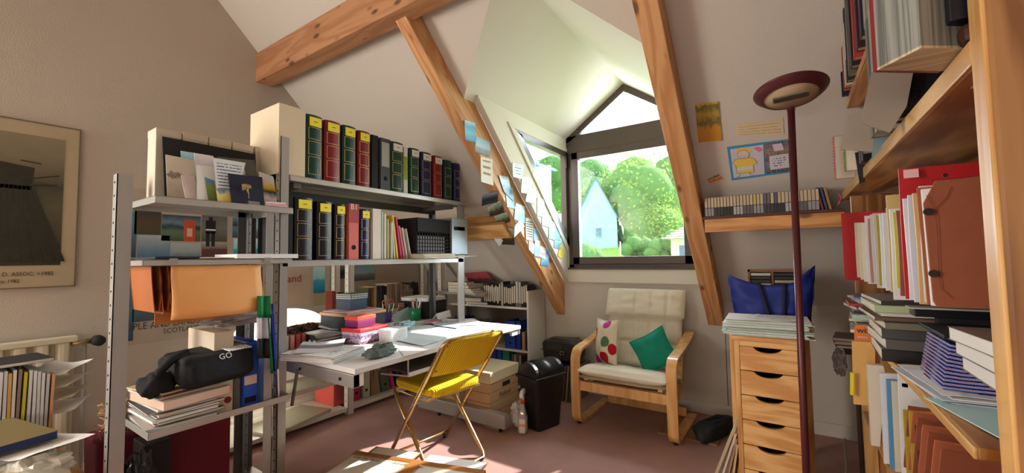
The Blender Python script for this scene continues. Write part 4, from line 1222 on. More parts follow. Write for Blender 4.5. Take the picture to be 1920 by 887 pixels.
# crumpled clear plastic on the boxes
def crumple(name, lab, cat, c, dims, m, seed=0, wr=.5, kind=None, nu=26, nv=16, group=None):
    b_ = blob(superq(dims[0] / 2, dims[1] / 2, dims[2] / 2, .8, .8, wr, seed, 9), nu, nv)
    zmin = min(p[2] for p in b_.v)
    b_.v = [(p[0], p[1], p[2] - zmin) for p in b_.v]
    o = b_.build(name, m, None)
    o.location = c
    return tag(o, lab, cat, group)
m_plas = mat('milky_plastic', hexc(176, 168, 168), .25, var=.2, scale=20, bump=.9, bscale=18)
crumple('plastic_bag', 'crumpled grey plastic bag on top of the white box and binders', 'bag', (-2.190, 0.94, PX(-2.068, 420, 622).z + .003), (.18, .3, .045), m_plas, 3)
# under the bottom shelf: burgundy board, black rubbish bags
o = MB().box(-2.275, -2.256, .66, .925, 0.0, .50).build('burgundy_panel', cm(112, 22, 42, .6), at=(-2.256, .8, 0), bevel=.002)
tag(o, 'upright burgundy folder standing under the left rack', 'folder')
o = MB().box(-2.256, -2.115, .57, .655, 0, .49).build('black_case', cm(24, 22, 26, .5), at=(-2.181, .61, 0), bevel=.004)
tag(o, 'upright black case beside the burgundy folder', 'case')
m_bin = mat('bin_liner', (.02, .02, .022), .22, bump=1.0, bscale=14, var=.3)
crumple('rubbish_bag', 'shiny black rubbish bag under the left rack', 'bag', (-2.096, .545, 0), (.14, .1, .42), m_bin, 9, .5)

# ---- maroon bag with wicker, in the corner below the radiator valve
t = thing('shopping_bag', 'maroon bag with a tuft of wicker between radiator and left rack', 'bag', (-2.86, .66, 0))
MB().prism([(-.1, -.09, 0), (.1, -.09, 0), (.115, -.10, .36), (-.115, -.10, .36)], (0, .18, 0)).build('body', cm(96, 22, 52, .6), t, bevel=.01)
wk = MB(); rnd = random.Random(5)
for k in range(420):
    a = rnd.uniform(0, 2 * PI); r = rnd.uniform(0, .085); z = rnd.uniform(.34, .50)
    p = Vector((r * math.cos(a), r * math.sin(a) + .02, z)); d = Vector((rnd.gauss(0, 1), rnd.gauss(0, 1), rnd.gauss(0, .6))).normalized() * .018
    wk.tube([p - d, p + d + Vector((0, 0, .006))], .0022, 3)
wk.build('wicker', cm(196, 160, 108), t, kind='stuff')
MB().box(-.02, .02, -.002, .002, 0, .09, TR((.06, -.07, .35), .3, .4, 0)).build('tag_card', cm(196, 178, 150), t)

# ---- foreground unit at the left edge: upright files and papers on a low shelf
FZ = PZ(.5, 60, 800)
t = thing('low_shelf', 'low shelf unit at the left edge of the room carrying files and papers', 'shelf', (-2.35, .25, 0))
mpn = wood('orange_pine_y', (0.80, 0.44, 0.12), (0.6, 0.28, 0.07), 'Z', 7.0, .4, False)
MB().box(-3.02, -2.02, -.25, .425, .405, .425).build('board', M_pine, t, world=True)
MB().box(-2.05, -2.015, -.03, .0, 0, .405).build('leg', mpn, t, world=True)
MB().box(-2.05, -2.015, .38, .415, 0, .405).build('leg', mpn, t, world=True)
MB().box(-3.0, -2.97, .33, .365, 0, .405).build('leg', mpn, t, world=True)
fl = [((232, 232, 238), .30), ((214, 216, 222), .30), ((222, 176, 84), .29), ((228, 224, 214), .30), ((150, 130, 120), .30), ((214, 200, 50), .285), ((226, 228, 228), .29), ((234, 234, 236), .285), ((222, 226, 224), .28), ((236, 232, 226), .27), ((206, 206, 206), .265), ((232, 170, 120), .26)]
labs = ['white folder at the left of the upright files by the radiator', 'pale grey folder among the upright files', 'ochre folder among the upright files by the radiator', 'cream folder right of the ochre one', 'brown folder among the upright files', 'thin yellow folder among the upright files', 'white plastic sleeve right of the yellow folder', 'bright white folder beside the plastic sleeve', 'grey white folder near the right end of the upright files', 'cream file with a loose corner', 'light grey file second from the right end', 'pale orange file at the right end of the upright files']
# the files stand across: faces towards the room (+x), tops at about 0.80 m
for k, ((r_, g_, b2_), h_) in enumerate(fl):
    yk = .245 + .0130 * k
    o = MB().sheet(3, 5, lambda a, b, yk=yk, h_=h_, k=k: (-2.86 + .24 * a, yk + .002 * math.sin(b * 2 + k) + .004 * b, .426 + (h_ + .05) * b), .009).build('document_folder', cm(r_, g_, b2_, .5), at=(-2.75, yk, .426))
    tag(o, labs[k], 'folder', 'upright files by the radiator')
flat_book('dark bound booklet lying on top of the upright files', (-2.74, .27, .79), (.22, .24, .014), .1, M_blackm, tilt=0)
# piles in front
z_ = stack('folder in the foreground pile at the left edge, %s', (-2.36, .20, .426), 10, (.40, .28), [M_paper, cm(120, 110, 104), cm(200, 196, 190), cm(100, 150, 210), cm(90, 84, 84), cm(216, 214, 206)], 'foreground pile at the left edge', .15, th=(.008, .014), jit=.02)
paper('white sheet with a raised edge sticking out of the foreground pile', (-2.30, .29, z_), (.34, .2), .35, M_paper, curl=.02)
flat_book('worn olive and navy hardback book on top of the foreground pile', (-2.40, .20, z_ + .012), (.36, .25, .028), .2, cm(118, 104, 66), pages=cm(24, 44, 92))
crumple('plastic_sleeve', 'crinkled clear plastic sleeves over the foreground pile', 'plastic sleeves', (-2.16, .30, .426), (.18, .16, .12), mat('sleeve', hexc(206, 204, 190), .3, bump=.8, bscale=20), 12, .35)
paper('pink sheet under the crinkled sleeves', (-2.10, .31, .428), (.12, .12), .3, cm(222, 130, 130), curl=.001)
for k in range(4):
    paper(['white corner of a sleeve poking out high beside the files', 'white corner of a sleeve poking out beside the files', 'cream leaflet corner poking out low beside the files', 'transparent sleeve corner poking out lowest beside the files'][k], (-2.70, .43, .74 - .055 * k), (.16, .13), .7 + .1 * k, [M_paper, cm(210, 210, 190), cm(200, 196, 170), M_paper][k], curl=.02, seed=k, tilt=.2)
# ================================================================== DESK AND THINGS ON IT
DZ = .725
DX = PZ(DZ, 665.5, 692.5).x
DY0 = PZ(DZ, 665.5, 692.5).y; DY1 = PZ(DZ, 975.5, 610).y
DB = -2.77
t = thing('desk', 'white desk top hung on grey brackets between the rack uprights', 'desk', (-2.2, 1.8, DZ))
M_desk = mat('desk_white', (0.80, 0.80, 0.79), 0.35, var=.02)
MB().box(DB, DX, DY0, DY1, DZ - .024, DZ).build('worktop', M_desk, t, world=True, bevel=.002)
MB().box(-2.5, DX - .006, DY0 - .004, DY0 + .03, DZ - .085, DZ - .026).build('side_rail', M_steel, t, world=True, bevel=.003)
MB().box(-2.5, DX - .006, DY1 - .03, DY1, DZ - .06, DZ - .026).build('side_rail', M_steel, t, world=True, bevel=.003)
MB().box(DX - .03, DX - .006, DY0 + .0, DY0 + .05, DZ - .082, DZ - .026).build('end_cap', M_white, t, world=True)
MB().box(DX - .025, DX - .008, DY1 - .10, DY1 - .002, DZ - .06, DZ - .026).build('end_cap', M_white, t, world=True)
MB().tube([(-2.05, DY0 - .006, DZ - .06), (-2.09, DY0 - .01, DZ - .24)], .009, 6).build('brace', M_steeld, t, world=True)
bb = MB()
for x in (DX - .10, -2.03): bb.cyl((x, DY0 - .008, DZ - .055), (x, DY0 - .002, DZ - .055), .008, 10)
bb.build('bolt', M_black, t, world=True)
# pull-out shelf below
MB().box(-2.10, DX - .035, DY0 + .36, DY0 + .95, DZ - .115, DZ - .105).build('pull_out_shelf', mat('dark_underside', hexc(70, 68, 72), .6), t, world=True)
MB().box(DX - .038, DX - .03, DY0 + .34, DY0 + .96, DZ - .12, DZ - .10).build('shelf_edge', M_white, t, world=True)
MB().tube([(DX - .04, DY0 + .34, DZ - .025), (DX - .04, DY0 + .34, DZ - .118), (DX - .2, DY0 + .3, DZ - .118)], .005, 6).build('rail', M_steel, t, world=True)

def D(u, v, z=None): return PZ(DZ if z is None else z, u, v)
# paper piles
a = D(625, 668); 
pile('thick pile of printed sheets at the near end of the desk', (a.x - .03, a.y - .03, DZ), (.30, .24, .030), .30, printed('doc1', (0.83, 0.83, 0.84), (0.40, 0.43, 0.55), 16, .5), [M_paper, cm(214, 210, 206)], n=12)
paper('printed sheet with a grey picture slipping off the pile towards the rack', (-2.02, 1.24, DZ + .034), (.21, .297), .9, photo('doc2', [(0, hexc(222, 222, 226)), (.3, hexc(232, 232, 236)), (.42, hexc(120, 122, 140)), (.6, hexc(140, 142, 156)), (.68, hexc(230, 230, 234)), (1, hexc(228, 228, 232))], 41, 2, .2), curl=.01)
a = D(600, 640)
paper('white sheet at the back of the near paper pile', (a.x, a.y, DZ + .001), (.297, .21), .2, G_text2, curl=.006)
# letter tray
t = thing('letter_tray', 'black mesh letter tray with papers behind the near paper pile', 'letter tray', (-2.30, 1.42, DZ))
MB().box(-.17, .13, -.13, .13, 0, .004).box(-.17, .13, -.13, -.127, 0, .07).box(-.17, .13, .127, .13, 0, .07).box(-.17, -.167, -.13, .13, 0, .07).build('body', M_blackm, t)
MB().prism([(.13, -.13, .0), (.20, -.13, .03), (.20, .13, .03), (.13, .13, 0)], (0, 0, .004)).build('front_lip', M_blackm, t)
hb = MB()
for k in range(12): hb.box(.0 + .0, .02, -.1305, -.1295, .02, .03, Matrix.Translation((-.14 + .024 * k, 0, .012 * (k % 2))))
hb.build('slots', M_paper, t, kind='stuff')
pile('magazines and grey sheets inside the black letter tray', (-2.31, 1.42, DZ + .006), (.26, .22, .04), .06, photo('trayp', [(0, hexc(60, 60, 66)), (.4, hexc(180, 180, 186)), (1, hexc(220, 220, 222))], 43, 4, .8), [M_paper, cm(120, 116, 116)], n=6)
paper('white sheet curling up at the back of the letter tray', (-2.36, 1.55, DZ + .06), (.2, .14), .4, M_paper, curl=.02)
# tins
def tin(lab, c, d, mb_, ml, rz, lh=.02):
    t = thing('tin', lab, 'tin', c, rz)
    a, b, h = d
    MB().box(-a / 2, a / 2, -b / 2, b / 2, 0, h).build('body', mb_, t, bevel=.006)
    MB().box(-a / 2 - .002, a / 2 + .002, -b / 2 - .002, b / 2 + .002, h - lh, h + .002).build('lid', ml, t, bevel=.004)
    return t
m_tb = photo('tin_body', [(0, hexc(120, 40, 70)), (.3, hexc(210, 190, 210)), (.5, hexc(90, 50, 90)), (.75, hexc(214, 200, 214)), (1, hexc(110, 60, 90))], 44, 9, 1.4)
m_tr = cm(206, 60, 66, .3)
a = D(682, 642)
tin('red lidded tin box printed with little figures, under the purple tin', (a.x - .03, a.y + .03, DZ), (.15, .21, .085), m_tb, m_tr, .12)
m_pu = photo('tin_purple', [(0, hexc(96, 26, 80)), (.5, hexc(120, 40, 96)), (.7, hexc(150, 70, 110)), (1, hexc(80, 20, 70))], 45, 9, 1.2)
tin('small purple tin with a red lid standing on the larger tin', (a.x - .045, a.y + .01, DZ + .089), (.10, .14, .062), m_pu, cm(222, 84, 66, .3), .12)
a = D(732, 640)
t = carton('small white printed box right of the tins', TR((a.x - .01, a.y + .03, DZ), 0, 0, .1), (.10, .13, .072), G_text)
# pencil case
a = D(712, 668)
t = thing('pencil_case', 'soft grey fabric pencil case at the front edge of the desk', 'pencil case', (a.x + .0, a.y, DZ), .15)
m_pc = mat('case_grey', hexc(100, 112, 106), .8, var=.25, scale=25, bump=.5, bscale=40)
b_ = blob(superq(.045, .085, .02, .6, .7, .35, 8, 12), 34, 18); b_.v = [(p[0], p[1], p[2] + .021) for p in b_.v]
b_.build('body', m_pc, t, smooth=True)
b_ = blob(superq(.035, .05, .018, .7, .8, .5, 4, 12), 26, 14); b_.v = [(p[0] - .008, p[1] + .028, p[2] + .043) for p in b_.v]
b_.build('folded_flap', m_pc, t, smooth=True)
MB().tube([(.0, .0, .06), (.02, .04, .066), (.0, .075, .05), (.02, .085, .03)], .004, 6).build('strap', cm(206, 210, 206), t, smooth=True)
# sheets
def dsheet(lab, u, v, dims, rz, m=None, z=.001, **k):
    a = D(u, v); return paper(lab, (a.x, a.y, DZ + z), dims, rz, m or M_paper, **k)
dsheet('white sheet on the desk to the left of the pencil case', 655, 655, (.10, .2), .1, curl=.003)
DP = ((0, 0, 1), DZ)
def qsheet(lab, px, m, lift, name='sheet_of_paper'):
    return sheet_px(name, lab, 'paper', px, DP, m, lift=lift, thick=.0012)
m_b1 = mat('sheet_blue', hexc(214, 228, 232), .6); m_b2 = mat('sheet_b2', hexc(206, 220, 226), .6)
qsheet('long white sheet along the front edge of the desk', [(758, 669), (800, 658), (818, 646), (742, 650)], M_paper, .001)
qsheet('white folder with a dark lower edge left of the chair back', [(717, 634), (793, 651), (818, 643), (742, 629)], m_b2, .006)
qsheet('large pale blue sheet behind the chair back', [(748, 632), (822, 642), (850, 628), (775, 617)], m_b1, .004)
qsheet('second pale blue sheet under the first, towards the far end', [(778, 622), (850, 630), (880, 617), (800, 610)], m_b2, .002)
qsheet('white drawing sheet near the far end of the desk', [(846, 612), (912, 610), (888, 598), (835, 600)], G_text2, .003)
qsheet('grey-blue thin magazine on the far half of the desk', [(812, 612), (856, 618), (872, 610), (820, 604)], cm(176, 186, 198), .009, name='magazine')
dsheet('pale turquoise sheet beside the tins', 720, 655, (.08, .18), -.2, mat('sheet_tq', hexc(190, 226, 226), .6), z=.002, curl=.003)
flat_book('pink and lilac booklet in the middle of the desk', tuple(D(812, 607, DZ) + Vector((0, 0, .0105))), (.08, .13, .012), .2, cm(214, 130, 160))
# folded white card standing
t = thing('folded_card', 'white folded card standing on the desk near the far upright', 'card', (*D(830, 597)[:2], DZ + .002), .3)
MB().prism([(0, -.09, 0), (.03, .09, 0), (.02, .09, .055), (-.01, -.09, .045)], (.002, 0, 0)).build('front_leaf', M_paper, t)
MB().prism([(-.05, -.09, 0), (-.02, .09, 0), (.018, .09, .056), (-.012, -.09, .046)], (.002, 0, 0)).build('rear_leaf', M_paper, t)
# crinkled transparent sleeve
a = D(757, 620)
crumple('plastic_sleeve', 'crinkled clear turquoise sleeve between the tins and the green cup', 'plastic sleeve', (a.x, a.y, DZ + .002), (.09, .15, .05), mat('sleeve2', hexc(150, 180, 184), .25, bump=.9, bscale=22, var=.15), 20, .5)
t = thing('open_envelope', 'pale turquoise open envelope standing slanted behind the crinkled sleeve', 'envelope', (*D(760, 600)[:2], DZ + .002), .2)
MB().prism([(-.01, -.12, 0), (0.0, .11, 0), (-.04, .14, .10), (-.05, -.10, .05)], (.002, 0, .0)).build('front', mat('sheet_tq', hexc(190, 226, 226), .6), t)
# cups
def cup(lab, c, r, h, m, items):
    t = thing('pen_cup', lab, 'pen cup', c)
    MB().lathe([(0, .002), (r * .85, 0), (r, h), (r * .93, h), (r * .8, .006), (0, .006)], 24).build('cup', m, t, smooth=True)
    for i_, (dx, dy, ax, ay, L, rr, mm, nm) in enumerate(items):
        d = Vector((ax, ay, 1)).normalized(); p = Vector((dx, dy, .012))
        MB().tube([p, p + d * L * .92, p + d * L], [rr, rr, rr * .3], 7).build(nm, mm, t, smooth=True)
    return t
pm = [cm(190, 200, 60), cm(40, 50, 60), cm(110, 140, 60), cm(180, 184, 190), cm(60, 90, 160), cm(150, 60, 50), cm(220, 220, 214)]
a = D(720, 605)
PUR = cm(74, 40, 120, .3)
t = cup('purple pen cup full of pencils with orange scissors', (a.x, a.y + .02, DZ + .001), .044, .078, PUR, [(-.02 + .007 * k, .018 * ((-1) ** k), .10 * ((-1) ** k) - .02, -.34 + .10 * k, .135 + .012 * (k % 3), .0035, pm[k % 7], 'pen') for k in range(8)])
for (yy_, zz_) in ((-.012, .150), (.045, .150)):
    MB().tube([(.0 + .0, yy_ + .024 * math.cos(q * PI / 6), zz_ + .019 * math.sin(q * PI / 6)) for q in range(12)], .0042, 6, closed=True).build('scissor_handle', cm(226, 110, 60, .35), t, smooth=True)
MB().box(-.002, .002, .0, .03, .05, .135).build('scissor_blade', M_steel, t)
# rack of coloured cards beside it
MB()
a = D(752, 600)
t = thing('pamphlet_bundle', 'bundle of brown and pink pamphlets leaning right of the purple cup', 'pamphlets', (a.x, a.y + .0, DZ + .001))
for k in range(5):
    MB().box(-.03, -.028, -.02, .045, 0, .10 + .006 * k, TR((-.01 * k, .012 * k, 0), -.25 + .05 * k, 0, .1)).build('pamphlet', [cm(170, 110, 96), cm(200, 140, 120), cm(222, 190, 170), cm(190, 120, 110), cm(224, 214, 206)][k], t)
t = thing('paper_sheaf', 'white sheaf of papers standing fanned behind the scissors', 'papers', (D(742, 588).x - .08, D(742, 588).y, DZ + .001))
for k in range(4):
    MB().box(-.001, .001, -.045, .045, 0, .17 - .01 * k, TR((-.012 * k, .012 * k, 0), -.14 * k + .12, -.05, .15)).build('sheet', [M_paper, cm(232, 214, 206), M_paper, G_text2][k], t)
a = D(818, 596)
t = cup('green pen cup with scissors and white pens', (D(779, 601).x, D(779, 601).y, DZ + .001), .044, .098, cm(14, 112, 70, .35), [(-.02 + .008 * k, .015 * ((-1) ** k), .06, -.22 + .1 * k, .15 + .012 * (k % 2), .0045, [M_paper, cm(170, 110, 70), M_paper, cm(60, 60, 66), cm(200, 150, 110)][k % 5], 'pen') for k in range(6)])
MB().tube([(.0, .0 + .018 * math.cos(q * PI / 6), .15 + .016 * math.sin(q * PI / 6)) for q in range(12)], .004, 6, closed=True).build('scissor_handle', cm(214, 120, 70, .35), t, smooth=True)
a = D(784, 588)
t = thing('marker_box', 'small orange and yellow marker packet between the two pen cups', 'packet', (D(772, 580).x - .04, D(772, 580).y, DZ + .001))
MB().box(-.02, .02, -.02, .02, 0, .13).build('body', cm(232, 96, 60, .5), t, bevel=.002)
MB().box(-.021, .021, -.045, -.022, 0, .15).build('second_pack', cm(214, 190, 70, .5), t, bevel=.002)
MB().box(-.0, .021, -.021, .021, .09, .10).build('band', M_paper, t)
# black box with magazine and patterned box on top
zb0 = DZ - .02 + .02
bxy = (PX(-2.2, 649, 570).y + PX(-2.2, 722, 570).y) / 2; bxw = PX(-2.2, 722, 570).y - PX(-2.2, 649, 570).y
t = carton('black storage box in the middle of the desk carrying a magazine and a patterned box', TR((-2.33, bxy, zb0 + .001), 0, 0, .06), (.26, bxw, .135), mat('boxblack', hexc(30, 34, 42), .5))
t = carton('flat cardboard tray under the black storage box lid edge', TR((-2.33, bxy, zb0 + .137), 0, 0, .06), (.27, bxw + .01, .018), cm(196, 160, 120))
flat_book('magazine with a pink title lying on the black storage box', (-2.33, bxy, zb0 + .157), (bxw * .95, .24, .006), 1.6, photo('magtop', [(0, hexc(224, 214, 206)), (.45, hexc(214, 90, 130)), (.6, hexc(226, 214, 208)), (1, hexc(222, 208, 200))], 47, 4, .7))
m_pat, nt, bq = base('blue_pattern', .5)
tc = nd(nt, 'ShaderNodeTexCoord'); ck_ = nd(nt, 'ShaderNodeTexVoronoi', Scale=85.0, Randomness=0.0)
nt.links.new(tc.outputs['Object'], ck_.inputs['Vector'])
nt.links.new(ramp(nt, ck_.outputs['Distance'], [(.0, hexc(214, 220, 206)), (.32, hexc(206, 214, 200)), (.36, hexc(34, 64, 84)), (1, hexc(26, 52, 72))], 'CONSTANT'), bq.inputs['Base Color'])
t = carton('small blue patterned cardboard box on top of the magazine', TR((-2.36, bxy + .01, zb0 + .165), 0, 0, .12), (.13, .13, .095), m_pat, lid=True, lid_h=.032)
# black drawer unit at far end with papers on top
dby0, dby1 = PX(-2.42, 797, 580).y, PX(-2.42, 836, 580).y
c_ = (-2.55, (dby0 + dby1) / 2, DZ + .001)
t = thing('desk_drawer_box', 'black plastic desk drawer box near the far upright with white papers on top', 'drawer box', c_)
MB().box(-.15, .13, -.13, .13, 0, .135).build('case', M_black, t, bevel=.004)
for k in range(2):
    d_ = MB().box(.13, .137, -.122, .122, .008 + .063 * k, .064 + .063 * k).build('drawer', M_blackm, t, bevel=.002)
    MB().box(.137, .144, -.04, .04, .03 + .063 * k, .042 + .063 * k).build('pull', M_black, d_)
MB()
pile('white folders lying on the black desk drawer box', (-2.56, (dby0 + dby1) / 2, DZ + .138), (.28, .22, .024), .1, M_paper, [M_paper, cm(190, 196, 200)], n=5)
# red/white books lying left behind the tray, brown little boxes
k0 = 0
for i_, (u, c3, lab) in enumerate([(538, (206, 200, 190), 'white spined cassette box standing by the near upright'), (549, (226, 150, 130), 'pink spined cassette box near the near upright'), (560, (206, 90, 80), 'red spined cassette box next to the pink one'), (571, (210, 110, 96), 'second red spined cassette box next to the pink one')]):
    a = PX(-2.25, u, 600)
    book(lab, TR((-2.25, a.y, DZ + .002), 0, 0, RZ), .024, .075, .12, cm(*c3, .5), group='cassette boxes on the near end of the desk', name='cassette_box', cat='cassette box')
m_br = cm(70, 40, 28, .7)
for i_ in range(5):
    crumple('brown_pouch', ['brown leather pouch on the cassette boxes', 'small brown pouch at the left', 'dark brown pouch in the heap', 'reddish brown pouch in the heap', 'rightmost brown pouch in the heap'][i_] + ' behind the near upright', 'pouch', (-2.30 + .02 * (i_ % 2), 1.17 + .045 * i_, DZ + .08), (.07, .06, .035), m_br, 30 + i_, .5)
# curved pale lampshade taken as lit; its glow is emission on the shade
t = thing('desk_lampshade', 'wide pale curved lampshade glowing white at the back of the desk', 'lampshade', (-2.62, 1.42, DZ))
def fn(a, b):
    th = PI * a
    R_ = .30 * (1 - .25 * b)
    return (-.12 + .26 * b, -R_ * math.cos(th) + .0, .01 + .155 * math.sin(th) * (1 - .45 * b))
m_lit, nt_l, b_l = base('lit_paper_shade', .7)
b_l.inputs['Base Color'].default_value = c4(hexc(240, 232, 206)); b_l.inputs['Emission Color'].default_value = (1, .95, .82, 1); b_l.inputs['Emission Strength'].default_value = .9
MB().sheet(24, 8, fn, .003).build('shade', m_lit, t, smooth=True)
MB().sheet(24, 2, lambda a, b: (.138 + .006 * b, -.226 * math.cos(PI * a), .01 + .087 * math.sin(PI * a)), .002).build('rim', cm(222, 204, 150, .6), t, smooth=True)

# ================================================================== LOW WHITE RACK AGAINST THE LEFT WALL
LX = -2.91
t = thing('ivory_shelf_rack', 'long low ivory metal rack against the left wall behind the desk', 'shelf rack', (-3.1, 1.8, 0))
LXB = XL + .03
lp = PZ(0, 652, 778).y
for (yy_, x, top, kk) in ((lp, LX, 1.30, 'f'), (lp, LXB + .04, 1.30, 'b'), (.96, LX, .62, 'f'), (.96, LXB + .04, .62, 'b'), (3.06, LX, 1.25, 'f'), (3.06, LXB + .04, 1.25, 'b')):
    if kk == 'f': post(t, x, yy_, 0, top, M_ivory, w=.05, sx=-1)
    else: post(t, x, yy_ + .12, 0, top, M_ivory, w=.05, sx=-1)
zs0 = PX(LX, 700, 748).z; zs1 = PX(LX, 580, 727).z
def shelf(z, y0, y1, h=.028): MB().box(LXB, LX - .004, y0, y1, z - h, z).build('shelf', M_ivory, t, world=True, bevel=.002)
shelf(zs0, .97, lp - .005); shelf(zs0, lp + .055, 3.05)
shelf(zs1 + .0, .97, lp - .005, .035)
shelf(zs1 + .09, .97, lp - .005, .02)
BZ = PX(-2.95, 740, 580).z
shelf(BZ, lp + .055, 3.05); shelf(BZ, lp - .16, lp + .04)
# things on its bottom shelf
a = PX(-3.05, 645, 745)
def mfile(lab, u0, u1, v1, vt, c3, slots=False, x=-2.99, lean=0.0, hole=False):
    ya_, yb_ = PX(x, u0, v1).y, PX(x, u1, v1).y
    h_ = min(PX(x, u0, vt).z - zs0, .30)
    t = thing('magazine_file', lab, 'magazine file', M=TR((x, (ya_ + yb_) / 2, zs0 + .001), 0, 0, RZ) @ Matrix.Rotation(lean, 4, 'Y'))
    w_ = max(.02, yb_ - ya_) * .94; d_ = .26
    m_ = cm(*c3, .5)
    MB().box(-w_ / 2, w_ / 2, 0, .003, 0, h_).box(-w_ / 2, -w_ / 2 + .003, 0, d_, 0, h_).box(w_ / 2 - .003, w_ / 2, 0, d_, 0, h_).box(-w_ / 2, w_ / 2, 0, d_, 0, .003).build('shell', m_, t, bevel=.001)
    MB().box(-w_ / 2 + .006, w_ / 2 - .006, .01, d_, .004, h_ * .9).build('papers', M_pages, t)
    if slots:
        for k in range(8):
            MB().box(-w_ * .33 + w_ * .09 * k, -w_ * .33 + w_ * .09 * k + w_ * .035, -.001, .002, h_ * .12, h_ * .68).build('slot', cm(110, 70, 120), t)
    if hole:
        MB().cyl((0, -.001, .06), (0, .002, .06), min(.012, w_ * .3), 14).build('finger_hole', M_hole, t)
    return t
mfile('salmon red slotted magazine file on the bottom shelf of the ivory rack', 625, 650, 752, 690, (226, 96, 84), True, x=-3.02)
mfile('crimson magazine file right of the ivory upright', 661, 676, 745, 705, (196, 50, 84), hole=True)
mfile('pale green magazine file with a finger hole on the bottom shelf', 680, 694, 745, 690, (196, 200, 172), hole=True)
mfile('brown paper bag-like file beside the pale green magazine file', 696, 703, 742, 690, (150, 124, 100), lean=-.05)
mfile('second brown kraft file leaning to the left', 703, 714, 740, 690, (160, 130, 100), lean=-.12)
mfile('grey green leaning magazine file on the bottom shelf', 716, 733, 735, 690, (96, 106, 90), lean=-.2, hole=True)
for i_, (u, c3, lab) in enumerate([(738, (206, 70, 110), 'pink binder leaning behind the yellow seat'), (750, (40, 60, 150), 'blue binder leaning behind the yellow seat'), (760, (170, 30, 50), 'dark red binder leaning behind the yellow seat'), (772, (160, 150, 140), 'grey brochure leaning behind the yellow seat'), (780, (206, 206, 200), 'white brochure leaning behind the yellow seat'), (790, (150, 152, 156), 'light grey folder leaning behind the chair back')]):
    a = PX(-2.99, u, 715)
    book(lab, TR((-2.99, a.y, zs0 + .002), 0, 0, RZ) @ Matrix.Rotation(-.22, 4, 'Y'), .035 if i_ < 3 else .012, .27, .22, cm(*c3, .5), name='binder', cat='binder')
flat_book('large grey portfolio lying slanted on the bottom shelf of the ivory rack', (-3.04, 1.62, zs0 + .002), (.30, .50, .018), .25, cm(150, 148, 128, .35), name='portfolio', cat='portfolio')
# books at desk-back height
bm = [(120, 50, 36), (150, 130, 90), (196, 180, 140), (90, 50, 40), (160, 150, 120), (70, 80, 60), (206, 196, 170)]
yk = PX(-3.0, 623, 560).y
for k in range(7):
    w_ = [.026, .02, .03, .018, .024, .02, .016][k]
    if yk > lp - .03 and yk < lp + .09: pass
    h_ = [.20, .19, .175, .185, .17, .18, .16][k]
    book('%s book in the short row left of the patterned box' % ['brick red', 'ochre', 'pale leaning', 'maroon', 'olive', 'dark green', 'cream'][k], TR((-3.0, yk + w_ / 2, BZ + .001), 0, 0, RZ) @ Matrix.Rotation(-.06 if 1 < k < 5 else 0, 4, 'Y'), w_ * .94, h_, .09, cm(*bm[k]), group='books left of the patterned box')
    yk += w_ + .0015
y_end = PX(-3.0, 806, 560).y
yk = PX(-3.0, 690, 560).y
cl = [((90, 84, 60), 'olive brown'), ((150, 110, 70), 'tan'), ((206, 176, 130), 'sand'), ((70, 70, 66), 'dark grey'), ((60, 74, 96), 'slate blue'), ((40, 44, 60), 'dark navy'), ((44, 40, 40), 'black brown'), ((190, 170, 140), 'beige'), ((176, 150, 130), 'dusty pink'), ((160, 134, 120), 'mauve brown'), ((200, 184, 160), 'pale beige'), ((150, 130, 116), 'greyish brown'), ((186, 160, 140), 'rose beige'), ((170, 150, 130), 'light brown'), ((146, 136, 120), 'taupe'), ((180, 168, 150), 'stone'), ((130, 120, 96), 'khaki'), ((40, 38, 40), 'black'), ((30, 28, 30), 'very dark')]
for k, (c3, nm) in enumerate(cl):
    w_ = [.03, .024, .034, .02, .03, .028, .022, .03, .026, .03, .028, .026, .03, .03, .03, .03, .03, .045, .04][k]
    if yk + w_ > y_end + .06: break
    book('%s book in the long row behind the desk, %s' % (nm, 'near its left end' if k < 6 else ('in its middle' if k < 13 else 'at its right end')), TR((-3.0, yk + w_ / 2, BZ + .001), 0, 0, RZ) @ Matrix.Rotation(-.08 if k > 12 else 0, 4, 'Y'), w_ * .94, [.21, .215, .22, .22, .225, .225, .215, .235, .235, .235, .235, .235, .235, .20, .22, .21, .21, .24, .23][k] * .95, .16, cm(*c3), group='books in the long row behind the desk')
    yk += w_ + .0015
a = PX(-2.90, 765, 585)
sheet_at('old_booklet', 'faded brown booklet standing face-on in front of the book row', 'booklet', [(-2.915, PX(-2.91, 750, 570).y, BZ + .002), (-2.915, PX(-2.91, 772, 570).y, BZ + .002), (-2.93, PX(-2.91, 776, 570).y, BZ + .17), (-2.93, PX(-2.91, 755, 570).y, BZ + .17)], photo('oldbook', [(0, hexc(150, 134, 112)), (.5, hexc(160, 144, 124)), (.8, hexc(120, 104, 90)), (1, hexc(150, 134, 116))], 51, 5, .4), thick=.006)

# ================================================================== LOW WHITE BOOKCASE AGAINST THE KNEE WALL
KY = 3.16
kx1 = -1.955; kx0 = -2.93; kh = PY(KY, 990, 546).z
t = thing('low_bookcase', 'low white bookcase under the slope at the far end of the desk', 'bookcase', ((kx0 + kx1) / 2, 3.3, 0))
kyb = YB - .02
MB().box(kx1 - .018, kx1, KY, kyb, 0, kh).build('side_panel', M_white, t, world=True, bevel=.001)
MB().box(kx0, kx0 + .018, KY, kyb, 0, kh).build('side_panel', M_white, t, world=True, bevel=.001)
z1_ = PY(KY, 980, 577).z; z2_ = PY(KY, 980, 658).z
for zz in (z1_, z2_, .05):
    MB().box(kx0 + .018, kx1 - .018, KY + .004, kyb - .006, zz - .018, zz).build('shelf', M_white, t, world=True)
MB().box(kx0 + .018, kx1 - .018, kyb - .006, kyb, .03, z1_ + .02).build('back_panel', cm(110, 104, 96, .8), t, world=True)
